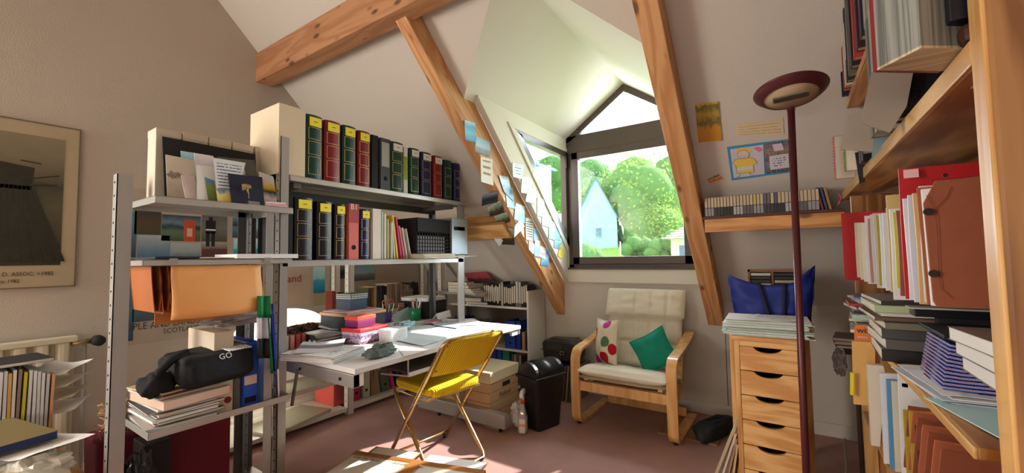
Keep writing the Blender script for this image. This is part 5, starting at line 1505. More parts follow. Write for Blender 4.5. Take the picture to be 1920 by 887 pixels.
# shelf board with magazines left of it
t2 = thing('wall_shelf', 'thin grey shelf board behind the far upright with magazines on it', 'shelf', (-2.6, 3.0, 1.0))
zq = PY(3.05, 890, 548).z
MB().box(-2.95, PY(3.05, 900, 548).x, 2.98, 3.14, zq - .02, zq).build('board', M_steell, t2, world=True)
MB().box(-2.93, -2.90, 3.10, 3.13, 0, zq - .02).build('support', M_steell, t2, world=True)
# tapes
x_ = PY(KY, 904, 560).x; rnd = random.Random(11); k = 0
tapc = [(206, 200, 180), (196, 190, 170), (214, 206, 186), (210, 204, 190)]
while x_ < kx1 - .045:
    w_ = .021 if k not in (9, 16, 17) else .030
    h_ = .165 + rnd.uniform(0, .02) if k not in (9, 16, 17) else .225
    tt = thing('video_tape', ['black video tape with a white spine label, %s from the left on the low bookcase' % ORL[k], 'grey boxed video tape at the right end of the row, %s from the left' % ORL[k], 'tall cream tape with handwriting in the middle of the row'][0 if k not in (9, 16, 17) else (2 if k == 9 else 1)], 'video tape', (x_ + w_ / 2, KY + .03, z1_ + .001), group='video tapes on the low bookcase')
    hh = .20 if k not in (9, 16, 17) else .225
    MB().box(-w_ * .47, w_ * .47, 0, .12, 0, hh).build('case', M_black if k not in (16, 17) else cm(110, 110, 108), tt, bevel=.001)
    z0_ = rnd.uniform(.02, .045)
    MB().box(-w_ * .36, w_ * .36, -.0015, .001, z0_ if k != 9 else .0, z0_ + h_ * .86 if k != 9 else .22).build('spine_label', cm(*tapc[k % 4]), tt)
    x_ += w_ + .0012; k += 1
# objects on top
a = PY(3.08, 885, 540)
zz = zq + .001
for i_, (dims, c3, lab) in enumerate([((.30, .15, .014), (214, 214, 214), 'white magazine at the bottom of the pile on the thin shelf'), ((.28, .15, .02), (60, 60, 62), 'dark magazine in the pile on the thin shelf'), ((.24, .14, .026), (206, 160, 80), 'ochre book in the pile on the thin shelf'), ((.22, .13, .03), (30, 30, 32), 'black and white lettered book on top of the pile')]):
    flat_book(lab, (a.x - .06 - .02 * i_, 3.06, zz), dims, .03 * i_, cm(*c3)); zz += dims[2] + .001
sheet_px('red_record_sleeve', 'dark red record sleeve with black figures leaning above the tapes', 'record sleeve', [(880, 531), (928, 531), (912, 509), (870, 512)], ((0, 1, 0), 3.2), photo('sleeve_red', [(0, hexc(40, 20, 24)), (.35, hexc(60, 24, 30)), (.5, hexc(140, 50, 60)), (1, hexc(150, 60, 70))], 53, 5, .7), thick=.004)
flat_book('pale book on the first shelf of the low bookcase', (-2.62, 3.25, z1_ + .026), (.20, .14, .032), .1, cm(196, 186, 166))
flat_book('navy book with white letters lying on the first shelf', (-2.56, 3.25, z1_ + .001), (.26, .15, .024), 0, cm(30, 44, 110))
# second shelf: cream files, blue binders
def kfile(lab, u0, u1, h, c3, z, curved=False, hole=False, mk='magazine_file', cat='magazine file'):
    xa_, xb_ = PY(KY + .02, u0, 600).x, PY(KY + .02, u1, 600).x
    t = thing(mk, lab, cat, ((xa_ + xb_) / 2, KY + .02, z + .001)); w_ = (xb_ - xa_) * .95; m_ = cm(*c3, .5)
    MB().box(-w_ / 2, w_ / 2, 0, .003, 0, h).build('front', m_, t, bevel=.001)
    for s_ in (-1, 1):
        MB().prism([(s_ * (w_ / 2 - .002), 0, 0), (s_ * (w_ / 2 - .002), .24, 0), (s_ * (w_ / 2 - .002), .24, h * (.98 if not curved else .45)), (s_ * (w_ / 2 - .002), .12, h * .98), (s_ * (w_ / 2 - .002), 0, h)], (-s_ * .002, 0, 0)).build('side', m_, t)
    MB().box(-w_ / 2 + .005, w_ / 2 - .005, .008, .23, 0.0, h * .42).build('papers', M_pages, t)
    if hole: MB().cyl((0, -.001, .05), (0, .002, .05), .010, 14).build('finger_hole', M_hole, t)
kfile('first cream magazine file on the second shelf of the low bookcase', 863, 874, .22, (206, 196, 176), z2_)
kfile('second cream magazine file on the second shelf of the low bookcase', 875, 890, .22, (200, 190, 170), z2_)
kfile('wide cream magazine file with a curved side', 892, 922, .215, (206, 194, 174), z2_, curved=True)
kfile('blue binder at the left end of the second shelf', 852, 862, .24, (30, 50, 130), z2_, mk='ring_binder', cat='binder')
kfile('wide bright blue binder on the second shelf of the low bookcase', 946, 966, .25, (34, 74, 180), z2_, hole=True, mk='ring_binder', cat='binder')
kfile('blue binder behind the far desk corner', 967, 976, .25, (30, 60, 160), z2_, mk='ring_binder', cat='binder')
book('sand coloured book below the far desk corner', TR((PY(KY, 979, 640).x, KY + .02, z2_ + .001)), .026, .16, .14, cm(206, 160, 110))
book('grey brown book second from the right end of the second shelf', TR((PY(KY, 984, 640).x, KY + .02, z2_ + .001)), .020, .17, .14, cm(140, 126, 110))
book('black book at the right end of the second shelf', TR((PY(KY, 990, 640).x - .02, KY + .02, z2_ + .001)), .034, .20, .14, M_blackm)
for i_, (u0, u1, c3) in enumerate([(902, 916, (28, 44, 120)), (918, 930, (34, 64, 170)), (931, 940, (34, 70, 180)), (941, 954, (30, 140, 120))]):
    kfile(['dark blue binder', 'royal blue binder', 'narrow royal blue binder', 'teal binder'][i_] + ' on the lowest shelf of the low bookcase', u0, u1, .30, c3, .05, mk='ring_binder', cat='binder')
for i_ in range(7):
    x_ = PY(KY, 958 + 4.6 * i_, 690).x
    book(['grey', 'cream', 'taupe', 'white', 'black', 'dark', 'dull brown'][i_] + ' magazine standing on the lowest shelf of the low bookcase', TR((x_, KY + .03, .051)), .018, .27, .12, cm(*[(120, 116, 110), (190, 180, 160), (130, 116, 100), (200, 196, 190), (28, 28, 30), (50, 48, 50), (110, 90, 70)][i_]), name='magazine', cat='magazine')
# ================================================================== YELLOW FOLDING CHAIR
m_gold = mat('gold_tube', (0.62, 0.44, 0.20), 0.25, metal=0.85, var=.05)
def stripes(name, c1, c2, axis, freq, rough=.85):
    if name in MC: return MC[name]
    m, nt, b = base(name, rough, spec=.2)
    tc = nd(nt, 'ShaderNodeTexCoord'); sp = nd(nt, 'ShaderNodeSeparateXYZ'); nt.links.new(tc.outputs['Object'], sp.inputs[0])
    mm = nd(nt, 'ShaderNodeMath', operation='MULTIPLY'); mm.inputs[1].default_value = freq
    nt.links.new(sp.outputs[axis], mm.inputs[0])
    pp = nd(nt, 'ShaderNodeMath', operation='PINGPONG'); pp.inputs[1].default_value = 1.0
    nt.links.new(mm.outputs[0], pp.inputs[0])
    nt.links.new(ramp(nt, pp.outputs[0], [(.15, c1), (.6, c2)]), b.inputs['Base Color'])
    bp = nd(nt, 'ShaderNodeBump', Strength=.6, Distance=.004); nt.links.new(pp.outputs[0], bp.inputs['Height']); nt.links.new(bp.outputs[0], b.inputs['Normal'])
    MC[name] = m; return m
m_yel = stripes('yellow_corduroy', (0.60, 0.36, 0.01), (0.92, 0.62, 0.02), 'X', 150)
ch = thing('folding_chair', 'gold tube folding chair with yellow ribbed seat and back, facing the desk', 'chair', (-1.81, 1.865, 0), math.radians(82))
# local: +x to the chair's right seen from behind, +y forward (to the desk)
def arc(c, r, a0, a1, ux, uy, n=6):
    return [Vector(c) + Vector(ux) * (r * math.cos(a0 + (a1 - a0) * k / n)) + Vector(uy) * (r * math.sin(a0 + (a1 - a0) * k / n)) for k in range(n + 1)]
hw = .222; rt = .0115
fy, by = .21, -.21       # floor contact of the two frames
# back frame: front feet -> slants to the rear -> top of the back
def bf(s, h):               # point of the back frame at height h
    return Vector((s * hw, fy - (fy + .35) * (h / .78), h))
top = .785; dirv = (bf(1, 1) - bf(1, 0)).normalized()
pts = [bf(-1, .012), bf(-1, .40), bf(-1, top - .05)]
pts += arc(bf(-1, top - .05) + Vector((.05, 0, 0)), .05, PI, PI / 2, (1, 0, 0), dirv, 5)[1:]
q = arc(bf(1, top - .05) - Vector((.05, 0, 0)), .05, PI / 2, 0, (1, 0, 0), dirv, 5)
pts += q + [bf(1, .40), bf(1, .012)]
MB().tube(pts, rt, 10).build('back_frame', m_gold, ch, smooth=True)
MB().cyl(bf(-1, .055), bf(1, .055), .008, 8).build('front_crossbar', m_gold, ch, smooth=True)
# rear frame: seat front -> rear feet with floor bar
hr = hw - .028
def rf_(s, h): return Vector((s * hr, by + (.17 - by) * (h / .43), h))
pts = [rf_(-1, .43), rf_(-1, .06)] + [rf_(-1, .03), Vector((-hr + .02, by - .002, .013))] + [Vector((hr - .02, by - .002, .013)), rf_(1, .03)] + [rf_(1, .06), rf_(1, .43)]
MB().tube(pts, rt, 10).build('rear_frame', m_gold, ch, smooth=True)
for s in (-1, 1):
    MB().lathe([(0, 0), (.014, 0), (.014, .03), (.0125, .034), (0, .034)], 12, TR(tuple(bf(s, 0)))).build('foot_cap', M_black, ch)
    MB().cyl((s * (hr - .03), by - .002, .012), (s * (hr - .06), by - .002, .012), .0135, 10).build('foot_cap', M_black, ch)
sf = MB()
sz = .428
sf.tube([(-hr, -.16, sz), (-hr, .17, sz), (hr, .17, sz), (hr, -.16, sz)], .008, 8, closed=True)
sf.build('seat_frame', m_gold, ch, smooth=True)
MB().cyl((-hw - .014, bf(1, .40).y, .40), (-hw + .03, bf(1, .40).y, .40), .006, 8).build('pivot', M_steel, ch)
MB().cyl((hw + .014, bf(1, .40).y, .40), (hw - .03, bf(1, .40).y, .40), .006, 8).build('pivot', M_steel, ch)
b_ = blob(superq(.185, .20, .028, .35, .28, .03, 1), 48, 16); b_.v = [(p[0], p[1] + .0, p[2] + sz + .034) for p in b_.v]
b_.build('seat', m_yel, ch, smooth=True)
def fnb(a, b):
    h = .565 + .205 * b
    p0 = bf(-1, h); p1 = bf(1, h)
    p = p0.lerp(p1, .045 + .91 * a)
    return p + Vector((0, -.010 - .030 * math.sin(a * PI), 0))
MB().sheet(24, 8, fnb, .016).build('backrest', m_yel, ch, smooth=True)
for (a, h) in ((.06, .60), (.94, .60), (.06, .745), (.94, .745), (.25, .785), (.75, .785)):
    p = bf(-1, h).lerp(bf(1, h), a); MB().cbox(p + Vector((0, -.012, 0)), (.008, .018, .008)).build('clip', m_gold, ch)

# ================================================================== ARCHIVE BOX, SPRAY, BIN
a = PY(2.50, 965, 780)
bxm = TR((-2.02, 2.66, .0), 0, 0, .0)
K_ = cm(190, 150, 108, .75); K2 = cm(214, 196, 158, .75)
x0, x1_, y0, y1_ = -2.28, -1.84, 2.43, 2.80
t = thing('archive_box', 'stack-like brown archive box with a cream lid and dark band lines on the floor', 'archive box', (-2.03, 2.62, 0))
hh = .370
seg = [0, .075, .148, .221, .290]
for k in range(4):
    MB().box(x0, x1_, y0, y1_, seg[k] + .0015, seg[k + 1] - .0015).build('carton_layer', K_, t, world=True, bevel=.002)
MB().box(x0 + .004, x1_ - .004, y0 + .004, y1_ - .004, 0, hh - .01).build('dark_core', cm(46, 34, 28), t, world=True)
MB().box(x0 - .006, x1_ + .006, y0 - .006, y1_ + .006, .292, hh).build('lid', K2, t, world=True, bevel=.003)
hm = TR((x1_ + .001, 2.63, .262), 0, 0, 0)
MB().box(x1_ - .002, x1_ + .0015, 2.585, 2.685, .236, .268).build('hand_hole', M_hole, t, world=True, bevel=.001)
text('Relevé', .055, cm(96, 76, 60), t, frame_M((x1_ + .001, 2.62, .185), (0, 1, 0), (0, 0, 1)), name='handwriting')
# bin
bc = Vector((-1.465, 2.70, 0))
bc = Vector((-1.535, 2.64, 0))
t = thing('swing_bin', 'black plastic swing-lid waste bin beside the archive box', 'bin', bc, math.radians(74))
def rr_(w, d, z, r=.03, n=5):
    P = []
    for (sx, sy, a0) in ((1, 1, 0), (-1, 1, PI / 2), (-1, -1, PI), (1, -1, 3 * PI / 2)):
        for k in range(n + 1):
            a = a0 + PI / 2 * k / n
            P.append((sx * (w / 2 - r) + r * math.cos(a), sy * (d / 2 - r) + r * math.sin(a), z))
    return P
def loft(mb, rings, caps=True):
    n = len(rings[0]); vs = [p for r in rings for p in r]; fs = []
    for i in range(len(rings) - 1):
        for k in range(n):
            fs.append((i * n + k, i * n + (k + 1) % n, (i + 1) * n + (k + 1) % n, (i + 1) * n + k))
    if caps: fs += [tuple(range(n - 1, -1, -1)), tuple((len(rings) - 1) * n + k for k in range(n))]
    return mb.add(vs, fs)
loft(MB(), [rr_(.225, .165, 0), rr_(.225, .165, .004), rr_(.28, .205, .34), rr_(.295, .22, .342), rr_(.295, .22, .365)]).build('body', M_black, t, smooth=True, bevel=.002)
lid = MB(); N = 14
vs = []
for i in range(N + 1):
    a = PI * i / N
    for x in (-.138, .138):
        vs.append((x, -.103 * math.cos(a), .365 + .098 * math.sin(a)))
fs = [(2 * i, 2 * i + 1, 2 * i + 3, 2 * i + 2) for i in range(N)] + [tuple(2 * i for i in range(N + 1)), tuple(2 * i + 1 for i in range(N, -1, -1))]
lid.add(vs, fs); lid.build('hood', M_black, t, smooth=False, bevel=.006)
fl_ = MB(); vs = []
for i in range(1, 9):
    a = PI * i / N
    for x in (-.10, .10): vs.append((x, -.107 * math.cos(a), .365 + .103 * math.sin(a)))
fl_.add(vs, [(2 * i, 2 * i + 1, 2 * i + 3, 2 * i + 2) for i in range(7)]); o = fl_.build('swing_flap', M_black, t, smooth=True)
sm_ = o.modifiers.new('s', 'SOLIDIFY'); sm_.thickness = .006
MB().box(-.15, .15, -.112, .112, .350, .368).build('rim', M_black, t, bevel=.004)
# crumpled plastic on the rack foot + spray bottle
crumple('plastic_bag', 'crumpled white plastic bag on the floor between rack foot and spray bottle', 'bag', (-1.66, 2.52, 0), (.09, .11, .15), mat('milky_plastic2', hexc(206, 200, 196), .25, var=.15, bump=.9, bscale=20), 40, .55)
sb = PZ(0, 981, 811)
t = thing('spray_bottle', 'clear spray bottle with a white and red trigger head in front of the bin', 'spray bottle', (sb.x, sb.y, 0), .4)
loft(MB(), [rr_(.05, .08, 0, .015), rr_(.052, .085, .01, .015), rr_(.052, .085, .12, .015), rr_(.03, .04, .17, .012), rr_(.022, .024, .20, .01)]).build('bottle', mat('bottle_clear', hexc(170, 165, 165), .08, spec=.8), t, smooth=True)
MB().box(-.028, -.026, -.03, .03, .015, .11).box(.026, .0275, -.03, .03, .015, .11).box(-.02, .02, -.0445, -.0425, .015, .105).build('label', photo('spraylab', [(0, hexc(220, 220, 216)), (.4, hexc(226, 222, 216)), (.55, hexc(226, 110, 60)), (.7, hexc(230, 226, 220)), (1, hexc(226, 226, 222))], 60, 3, .3), t)
MB().cyl((0, 0, .2), (0, 0, .225), .015, 14).build('collar', cm(226, 90, 70, .35), t, smooth=True)
MB().prism([(-.012, -.06, .25), (-.012, .05, .255), (-.012, .045, .285), (-.012, -.03, .29), (-.012, -.065, .275)], (.024, 0, 0)).box(-.01, .01, -.012, .012, .225, .255).build('spray_head', M_paper, t, bevel=.003)
MB().tube([(0, -.035, .255), (0, -.05, .235), (0, -.045, .21)], .005, 6).build('trigger', cm(222, 70, 50, .35), t, smooth=True)
# black leather bag on records, leaning against the knee wall
t = thing('record_row', 'row of worn record sleeves standing on the floor behind the bin', 'records', (-1.63, 3.3, 0))
for k in range(9):
    MB().box(-.006, .006, -.15, .13, 0, .30, TR((-.15 + .030 * k, 0, 0), 0, .10 + .01 * (k % 3), 0)).build('record_sleeve', cm(*[(150, 146, 130), (110, 120, 96), (180, 170, 150), (90, 96, 88), (160, 150, 120), (120, 100, 90), (176, 172, 160), (100, 110, 90), (150, 130, 110)][k]), t)
t = thing('leather_bag', 'black worn leather bag with straps lying on the record sleeves behind the bin', 'bag', (-1.66, 3.25, .315))
m_lea = mat('black_leather', hexc(46, 46, 48), .35, var=.35, scale=12, bump=.7, bscale=22)
b_ = blob(superq(.17, .11, .095, .4, .4, .12, 50, 6), 36, 22); b_.v = [(p[0], p[1], p[2] + .095) for p in b_.v]; b_.build('body', m_lea, t, smooth=True)
MB().tube([(-.16, -.11, .10), (0, -.122, .085), (.16, -.112, .095)], .004, 6).tube([(.04, -.11, .02), (.045, -.122, .10), (.05, -.09, .18)], .005, 6).build('strap', M_blackm, t)
MB().tube([(.03, -.124, .075), (.06, -.124, .075), (.06, -.124, .10), (.03, -.124, .10)], .003, 6, closed=True).build('buckle', M_steel, t)

# ================================================================== ARMCHAIR
ac = thing('armchair', 'bentwood armchair with cream quilted cushions under the dormer window', 'armchair', (-.99, 2.765, 0))
HW = .332          # centre of the side frames
YT = .62
for s in (-1, 1):
    # floor runner, front upright, arm: one bent ribbon
    P = [(.60, .012), (.30, .012), (.10, .014), (.05, .022), (.018, .05), (.006, .09), (.0, .25), (.0, .42), (.006, .475), (.03, .515), (.075, .533), (.20, .545), (.36, .565), (.50, .59), (.60, .62)]
    # smooth
    Q = []
    for i in range(len(P) - 1):
        for k in range(4):
            a = k / 4; p0_ = P[max(i - 1, 0)]; p1_ = P[i]; p2_ = P[i + 1]; p3_ = P[min(i + 2, len(P) - 1)]
            Q.append(tuple(.5 * ((2 * p1_[j]) + (-p0_[j] + p2_[j]) * a + (2 * p0_[j] - 5 * p1_[j] + 4 * p2_[j] - p3_[j]) * a * a + (-p0_[j] + 3 * p1_[j] - 3 * p2_[j] + p3_[j]) * a ** 3) for j in (0, 1)))
    Q.append(P[-1])
    MB().ribbon(Q, .066, .024, TR((s * HW, 0, 0))).build('arm_frame', M_birch, ac, bevel=.002)
    MB().ribbon([(.50, .59), (.46, .45), (.40, .30), (.30, .20)], .045, .02, TR((s * (HW - .045), 0, 0))).build('rear_upright', M_birch, ac, bevel=.002)
    # seat/back frame side rail
    MB().ribbon([(.01, .335), (.15, .305), (.33, .262), (.42, .262), (.47, .32), (.53, .55), (.60, .80), (.63, .92)], .03, .02, TR((s * (HW - .075), 0, 0))).build('side_rail', M_birch, ac, bevel=.002)
    MB().cyl((s * HW, .05, 0), (s * HW, .05, .006), .014, 10).build('felt_pad', M_black, ac)
MB().box(-HW + .0, HW, .0, .022, .25, .315).build('front_rail', M_birch, ac, bevel=.003)
MB().box(-HW + .03, HW - .03, .53, .55, .012, .075).build('rear_rail', M_birch, ac, bevel=.003)
for k in range(4):
    MB().box(-HW + .08, HW - .08, .12 + .09 * k, .16 + .09 * k, .285 - .022 * k, .291 - .022 * k).build('slat', M_birch, ac)
m_cush = mat('cream_cotton', hexc(226, 216, 196), .9, var=.05, scale=6, bump=.35, bscale=14, spec=.15)
def pad(fn, nx, ny, thick, name, m, parent, quilt=None, seed=0, puff=.02):
    mb = MB(); vs = []; fs = []
    def P(a, b, side):
        c = Vector(fn(a, b)); e = .01
        du = Vector(fn(min(a + e, 1), b)) - Vector(fn(max(a - e, 0), b)); dv = Vector(fn(a, min(b + e, 1))) - Vector(fn(a, max(b - e, 0)))
        n = du.cross(dv).normalized()
        edge = (1 - abs(2 * a - 1) ** 8) ** .5 * (1 - abs(2 * b - 1) ** 10) ** .5
        h = thick / 2 * edge
        if quilt: h *= (1 - .42 * max(math.exp(-((a * quilt[0]) % 1 - .5) ** 2 * 0) * (math.exp(-(min((a * quilt[0]) % 1, 1 - (a * quilt[0]) % 1)) ** 2 * 160) if quilt[0] > 1 and .04 < a < .96 else 0), (math.exp(-(min((b * quilt[1]) % 1, 1 - (b * quilt[1]) % 1)) ** 2 * 160) if quilt[1] > 1 and .04 < b < .96 else 0)))
        h += edge * thick * .10 * noise.noise(Vector((a * 6 + seed, b * 6, seed)))
        return c + n * h * (1 if side else -1)
    for side in (1, 0):
        for j in range(ny + 1):
            for i in range(nx + 1): vs.append(P(i / nx, j / ny, side))
    st = nx + 1; off = st * (ny + 1)
    for j in range(ny):
        for i in range(nx):
            a = j * st + i; fs.append((a, a + 1, a + st + 1, a + st)); fs.append((a + off, a + off + st, a + off + st + 1, a + off + 1))
    for i in range(nx): fs.append((i + off, i + 1 + off, i + 1, i)); a = ny * st + i; fs.append((a, a + 1, a + 1 + off, a + off))
    for j in range(ny): a = j * st; fs.append((a, a + st, a + st + off, a + off)); a = j * st + nx; fs.append((a + off, a + st + off, a + st, a))
    mb.add(vs, fs)
    return mb.build(name, m, parent, smooth=True)
W2_ = .288
def fseat(a, b): return ((a - .5) * 2 * (W2_ + .02), -.03 + .46 * b, .395 - .085 * b + .02 * math.sin(b * PI))
def fback(a, b):
    y = .44 + .20 * b; return ((a - .5) * 2 * W2_, y + .0, .36 + .50 * b)
def fhead(a, b):
    return ((a - .5) * 2 * (W2_ + .02), .545 + .085 * b, .72 + .215 * b)
pad(fseat, 40, 24, .075, 'seat_cushion', m_cush, ac, (1, 4), 1)
pad(lambda a, b: (fseat(a, b)[0] * 1.0, fseat(a, b)[1] + .01, fseat(a, b)[2] - .045), 30, 12, .035, 'under_pad', mat('under_pad', hexc(206, 190, 160), .9), ac, None, 2)
pad(fback, 48, 40, .07, 'back_cushion', m_cush, ac, (5, 3), 3)
pad(fhead, 48, 20, .075, 'head_cushion', m_cush, ac, (5, 1), 4)
# piping of the seat cushion
# pillows
m_pil, nt, bq = base('floral_print', .85, spec=.15)
tc = nd(nt, 'ShaderNodeTexCoord'); vo = nd(nt, 'ShaderNodeTexVoronoi', Scale=9.0, Randomness=.8); nt.links.new(tc.outputs['Object'], vo.inputs['Vector'])
colr = nd(nt, 'ShaderNodeSeparateColor'); nt.links.new(vo.outputs['Color'], colr.inputs[0])
fc = ramp(nt, colr.outputs[0], [(0, hexc(190, 30, 50)), (.28, hexc(190, 30, 50)), (.30, hexc(190, 60, 150)), (.48, hexc(86, 130, 96)), (.66, hexc(120, 150, 110)), (.68, hexc(214, 150, 60)), (.8, hexc(230, 224, 206)), (1, hexc(230, 224, 206))], 'CONSTANT')
ms = ramp(nt, vo.outputs['Distance'], [(0, (1, 1, 1)), (.40, (1, 1, 1)), (.44, (0, 0, 0)), (1, (0, 0, 0))])
mx = nd(nt, 'ShaderNodeMix', data_type='RGBA'); mx.inputs[6].default_value = c4(hexc(230, 222, 202)); nt.links.new(ms, mx.inputs[0]); nt.links.new(fc, mx.inputs[7]); nt.links.new(mx.outputs[2], bq.inputs['Base Color'])
def pillow(lab, M, w, h, m, th=.11):
    t = thing('cushion', lab, 'cushion', M=M)
    def f(a, b):
        sx = (a - .5) * w * (1 - .10 * math.sin(b * PI)); sy = (b - .5) * h * (1 - .10 * math.sin(a * PI)); return (sx, sy, 0)
    mb = MB(); n = 22; vs = []
    for side in (1, -1):
        for j in range(n + 1):
            for i in range(n + 1):
                a, b = i / n, j / n; x, y, _ = f(a, b)
                hgt = th / 2 * (max(0, math.sin(a * PI)) ** .55) * (max(0, math.sin(b * PI)) ** .55) * (1 + .25 * noise.noise(Vector((a * 4 + w * 10, b * 4, side))))
                vs.append((x, y, side * hgt))
    st = n + 1; off = st * st; fs = []
    for j in range(n):
        for i in range(n):
            q = j * st + i; fs.append((q, q + 1, q + st + 1, q + st)); fs.append((q + off, q + off + st, q + off + st + 1, q + off + 1))
    mb.add(vs, fs); mb.build('cover', m, t, smooth=True)
    edge = [f(a, 0) for a in [k / 10 for k in range(11)]] + [f(1, k / 10) for k in range(1, 11)] + [f(1 - k / 10, 1) for k in range(1, 11)] + [f(0, 1 - k / 10) for k in range(1, 10)]
    MB().tube(edge, .004, 5, closed=True).build('seam', m, t, smooth=True)
    return t
def stand(p, xdir, up): return frame_M(p, xdir, up)
pillow('white cushion with red and purple flowers and green leaves against the left arm', stand((-1.185, 3.03, .555), (.80, -.50, .05), (-.06, .16, 1)), .25, .34, m_pil, .13)
pillow('plain teal green cushion standing on its corner at the right of the armchair', stand((-.835, 3.03, .525), (.84, .12, .50), (-.45, .34, .84)), .27, .27, mat('teal_cotton', hexc(34, 140, 118), .85, var=.12, scale=8, bump=.3, bscale=20, spec=.15), .11)
# dark bag on the floor and boards leaning on the drawer cabinet
db = PZ(0, 1335, 830)
t = thing('dark_bag', 'dark cloth bag lying on the carpet between armchair and drawer cabinet', 'bag', (db.x - .0, db.y + .12, 0), -.35)
b_ = blob(superq(.065, .20, .055, .6, .6, .2, 71, 6), 30, 18); b_.v = [(p[0], p[1], p[2] + .055) for p in b_.v]; b_.build('body', mat('dark_bag', hexc(38, 42, 44), .85, bump=.4, bscale=20, var=.3), t, smooth=True)
MB().tube([(-.02, -.12, .10), (.0, -.02, .125), (.03, .1, .11)], .006, 6).build('strap', M_blackm, t, smooth=True)
t = thing('board', 'large brown panel lying flat on the carpet behind the armchair foot', 'board', (-.60, 3.12, 0.0), .0)
MB().box(-.20, .17, -.2, .14, 0, .012).build('panel', cm(150, 110, 80, .7), t)

# ================================================================== DRAWER CABINET
CYF = 2.18
cx0, cx1 = PY(CYF, 1377, 660).x, PY(CYF, 1506, 660).x
ctop = PY(CYF, 1372, 628).z
t = thing('drawer_cabinet', 'tall narrow pine cabinet with curved cut-out drawer grips', 'drawer cabinet', ((cx0 + cx1) / 2, CYF + .2, 0))
M_pd = wood('pine_drawer', (0.84, 0.50, 0.20), (0.66, 0.32, 0.10), 'X', 9.0, .4, False, .16)
th = .02
ztop_ = PY(CYF, 1387, 693.5).z + (PY(CYF, 1387, 693.5).z - PY(CYF, 1391, 831).z) / 3
for (a, b) in ((cx0, cx0 + th), (cx1 - th, cx1)):
    MB().box(a, b, CYF, CYF + .36, 0, ctop - .02).build('side', M_pinez, t, world=True, bevel=.001)
MB().box(cx0 - .008, cx1 + .008, CYF - .012, CYF + .37, ctop - .02, ctop).build('top', M_pd, t, world=True, bevel=.003)
MB().box(cx0 + th, cx1 - th, CYF + .002, CYF + .02, ztop_ , ctop - .021).build('top_rail', M_pd, t, world=True)
MB().box(cx0 + th, cx1 - th, CYF + .34, CYF + .35, 0, ctop - .03).build('back', M_pd, t, world=True)
dh = (ctop - .066) - (PY(CYF, 1387, 693.5).z)
dz = [PY(CYF, 1387, 693.5).z, PY(CYF, 1389, 739.5).z, PY(CYF, 1389, 786).z, PY(CYF, 1391, 831).z]
step = (dz[0] - dz[3]) / 3
ztop = dz[0] + step
k = 0
while ztop - step * k > .1:
    zt_ = ztop - step * k - .002; zb_ = zt_ - step + .004
    xm = (cx0 + cx1) / 2; xa_, xb_ = cx0 + th + .0015, cx1 - th - .0015
    r = .052; dd = .022
    poly = [(xa_, zb_), (xb_, zb_), (xb_, zt_), (xm + r + .004, zt_)] + [(xm + r * math.cos(a), zt_ - dd * math.sin(a)) for a in [PI * q / 12 for q in range(1, 12)]] + [(xm - r - .004, zt_), (xa_, zt_)]
    d_ = MB().prism([(p[0], CYF + .001, p[1]) for p in poly], (0, .016, 0)).build('drawer', M_pd, t, world=True, bevel=.0008)
    MB().box(xa_ + .005, xb_ - .005, CYF + .05, CYF + .33, zb_ + .01, zt_ - .03).build('drawer_box', cm(60, 44, 30), d_, world=True)
    k += 1
# papers on top, blue bag, cassette rack
pile('high pile of printed sheets and folders on top of the drawer cabinet', ((cx0 + cx1) / 2 - .005, CYF + .13, ctop), (.33, .235, .068), .04, G_text2, [M_paper, cm(186, 206, 190), cm(206, 206, 196)][:2], n=16, jit=.016)
paper('printed white sheet lying crosswise on the pile on the cabinet', ((cx0 + cx1) / 2 + .03, CYF + .13, ctop + .072), (.20, .15), -.25, G_text, curl=.004)
t = thing('shopping_bag', 'royal blue cloth shopping bag standing behind the papers on the cabinet', 'bag', (-.10, CYF + .44, ctop), 0)
m_bb = mat('bag_blue', hexc(24, 44, 130), .6, var=.2, scale=5, bump=.6, bscale=9)
def fbag(a, b, side=1):
    wx = .20 - .03 * (1 - b) + .0 * b
    x = (a - .5) * 2 * wx
    top = .225 + .035 * (2 * a - 1) ** 2 + (.05 if a > .8 else 0) * (a - .8) / .2 - .02 * math.sin(a * PI)
    return (x + .015 * noise.noise(Vector((a * 5, b * 3, side))), side * (.055 * (1 - .5 * b) * (1 - (2 * a - 1) ** 6)) + .02 * noise.noise(Vector((a * 4 + side * 5, b * 4, 2))), b * top)
MB().sheet(20, 14, lambda a, b: fbag(a, b, -1), .003).build('front', m_bb, t, smooth=True)
MB().sheet(20, 14, lambda a, b: fbag(1 - a, b, 1), .003).build('back', m_bb, t, smooth=True)
for xx in (-.06, .055):
    MB().sheet(2, 10, lambda a, b, xx=xx: (xx + .02 * a + (.05 if xx < 0 else -.01) * (1 - b), -.062 + .03 * b - .008, .02 + .20 * b), .002).build('handle', mat('bag_handle', hexc(14, 22, 60), .7), t, smooth=True)
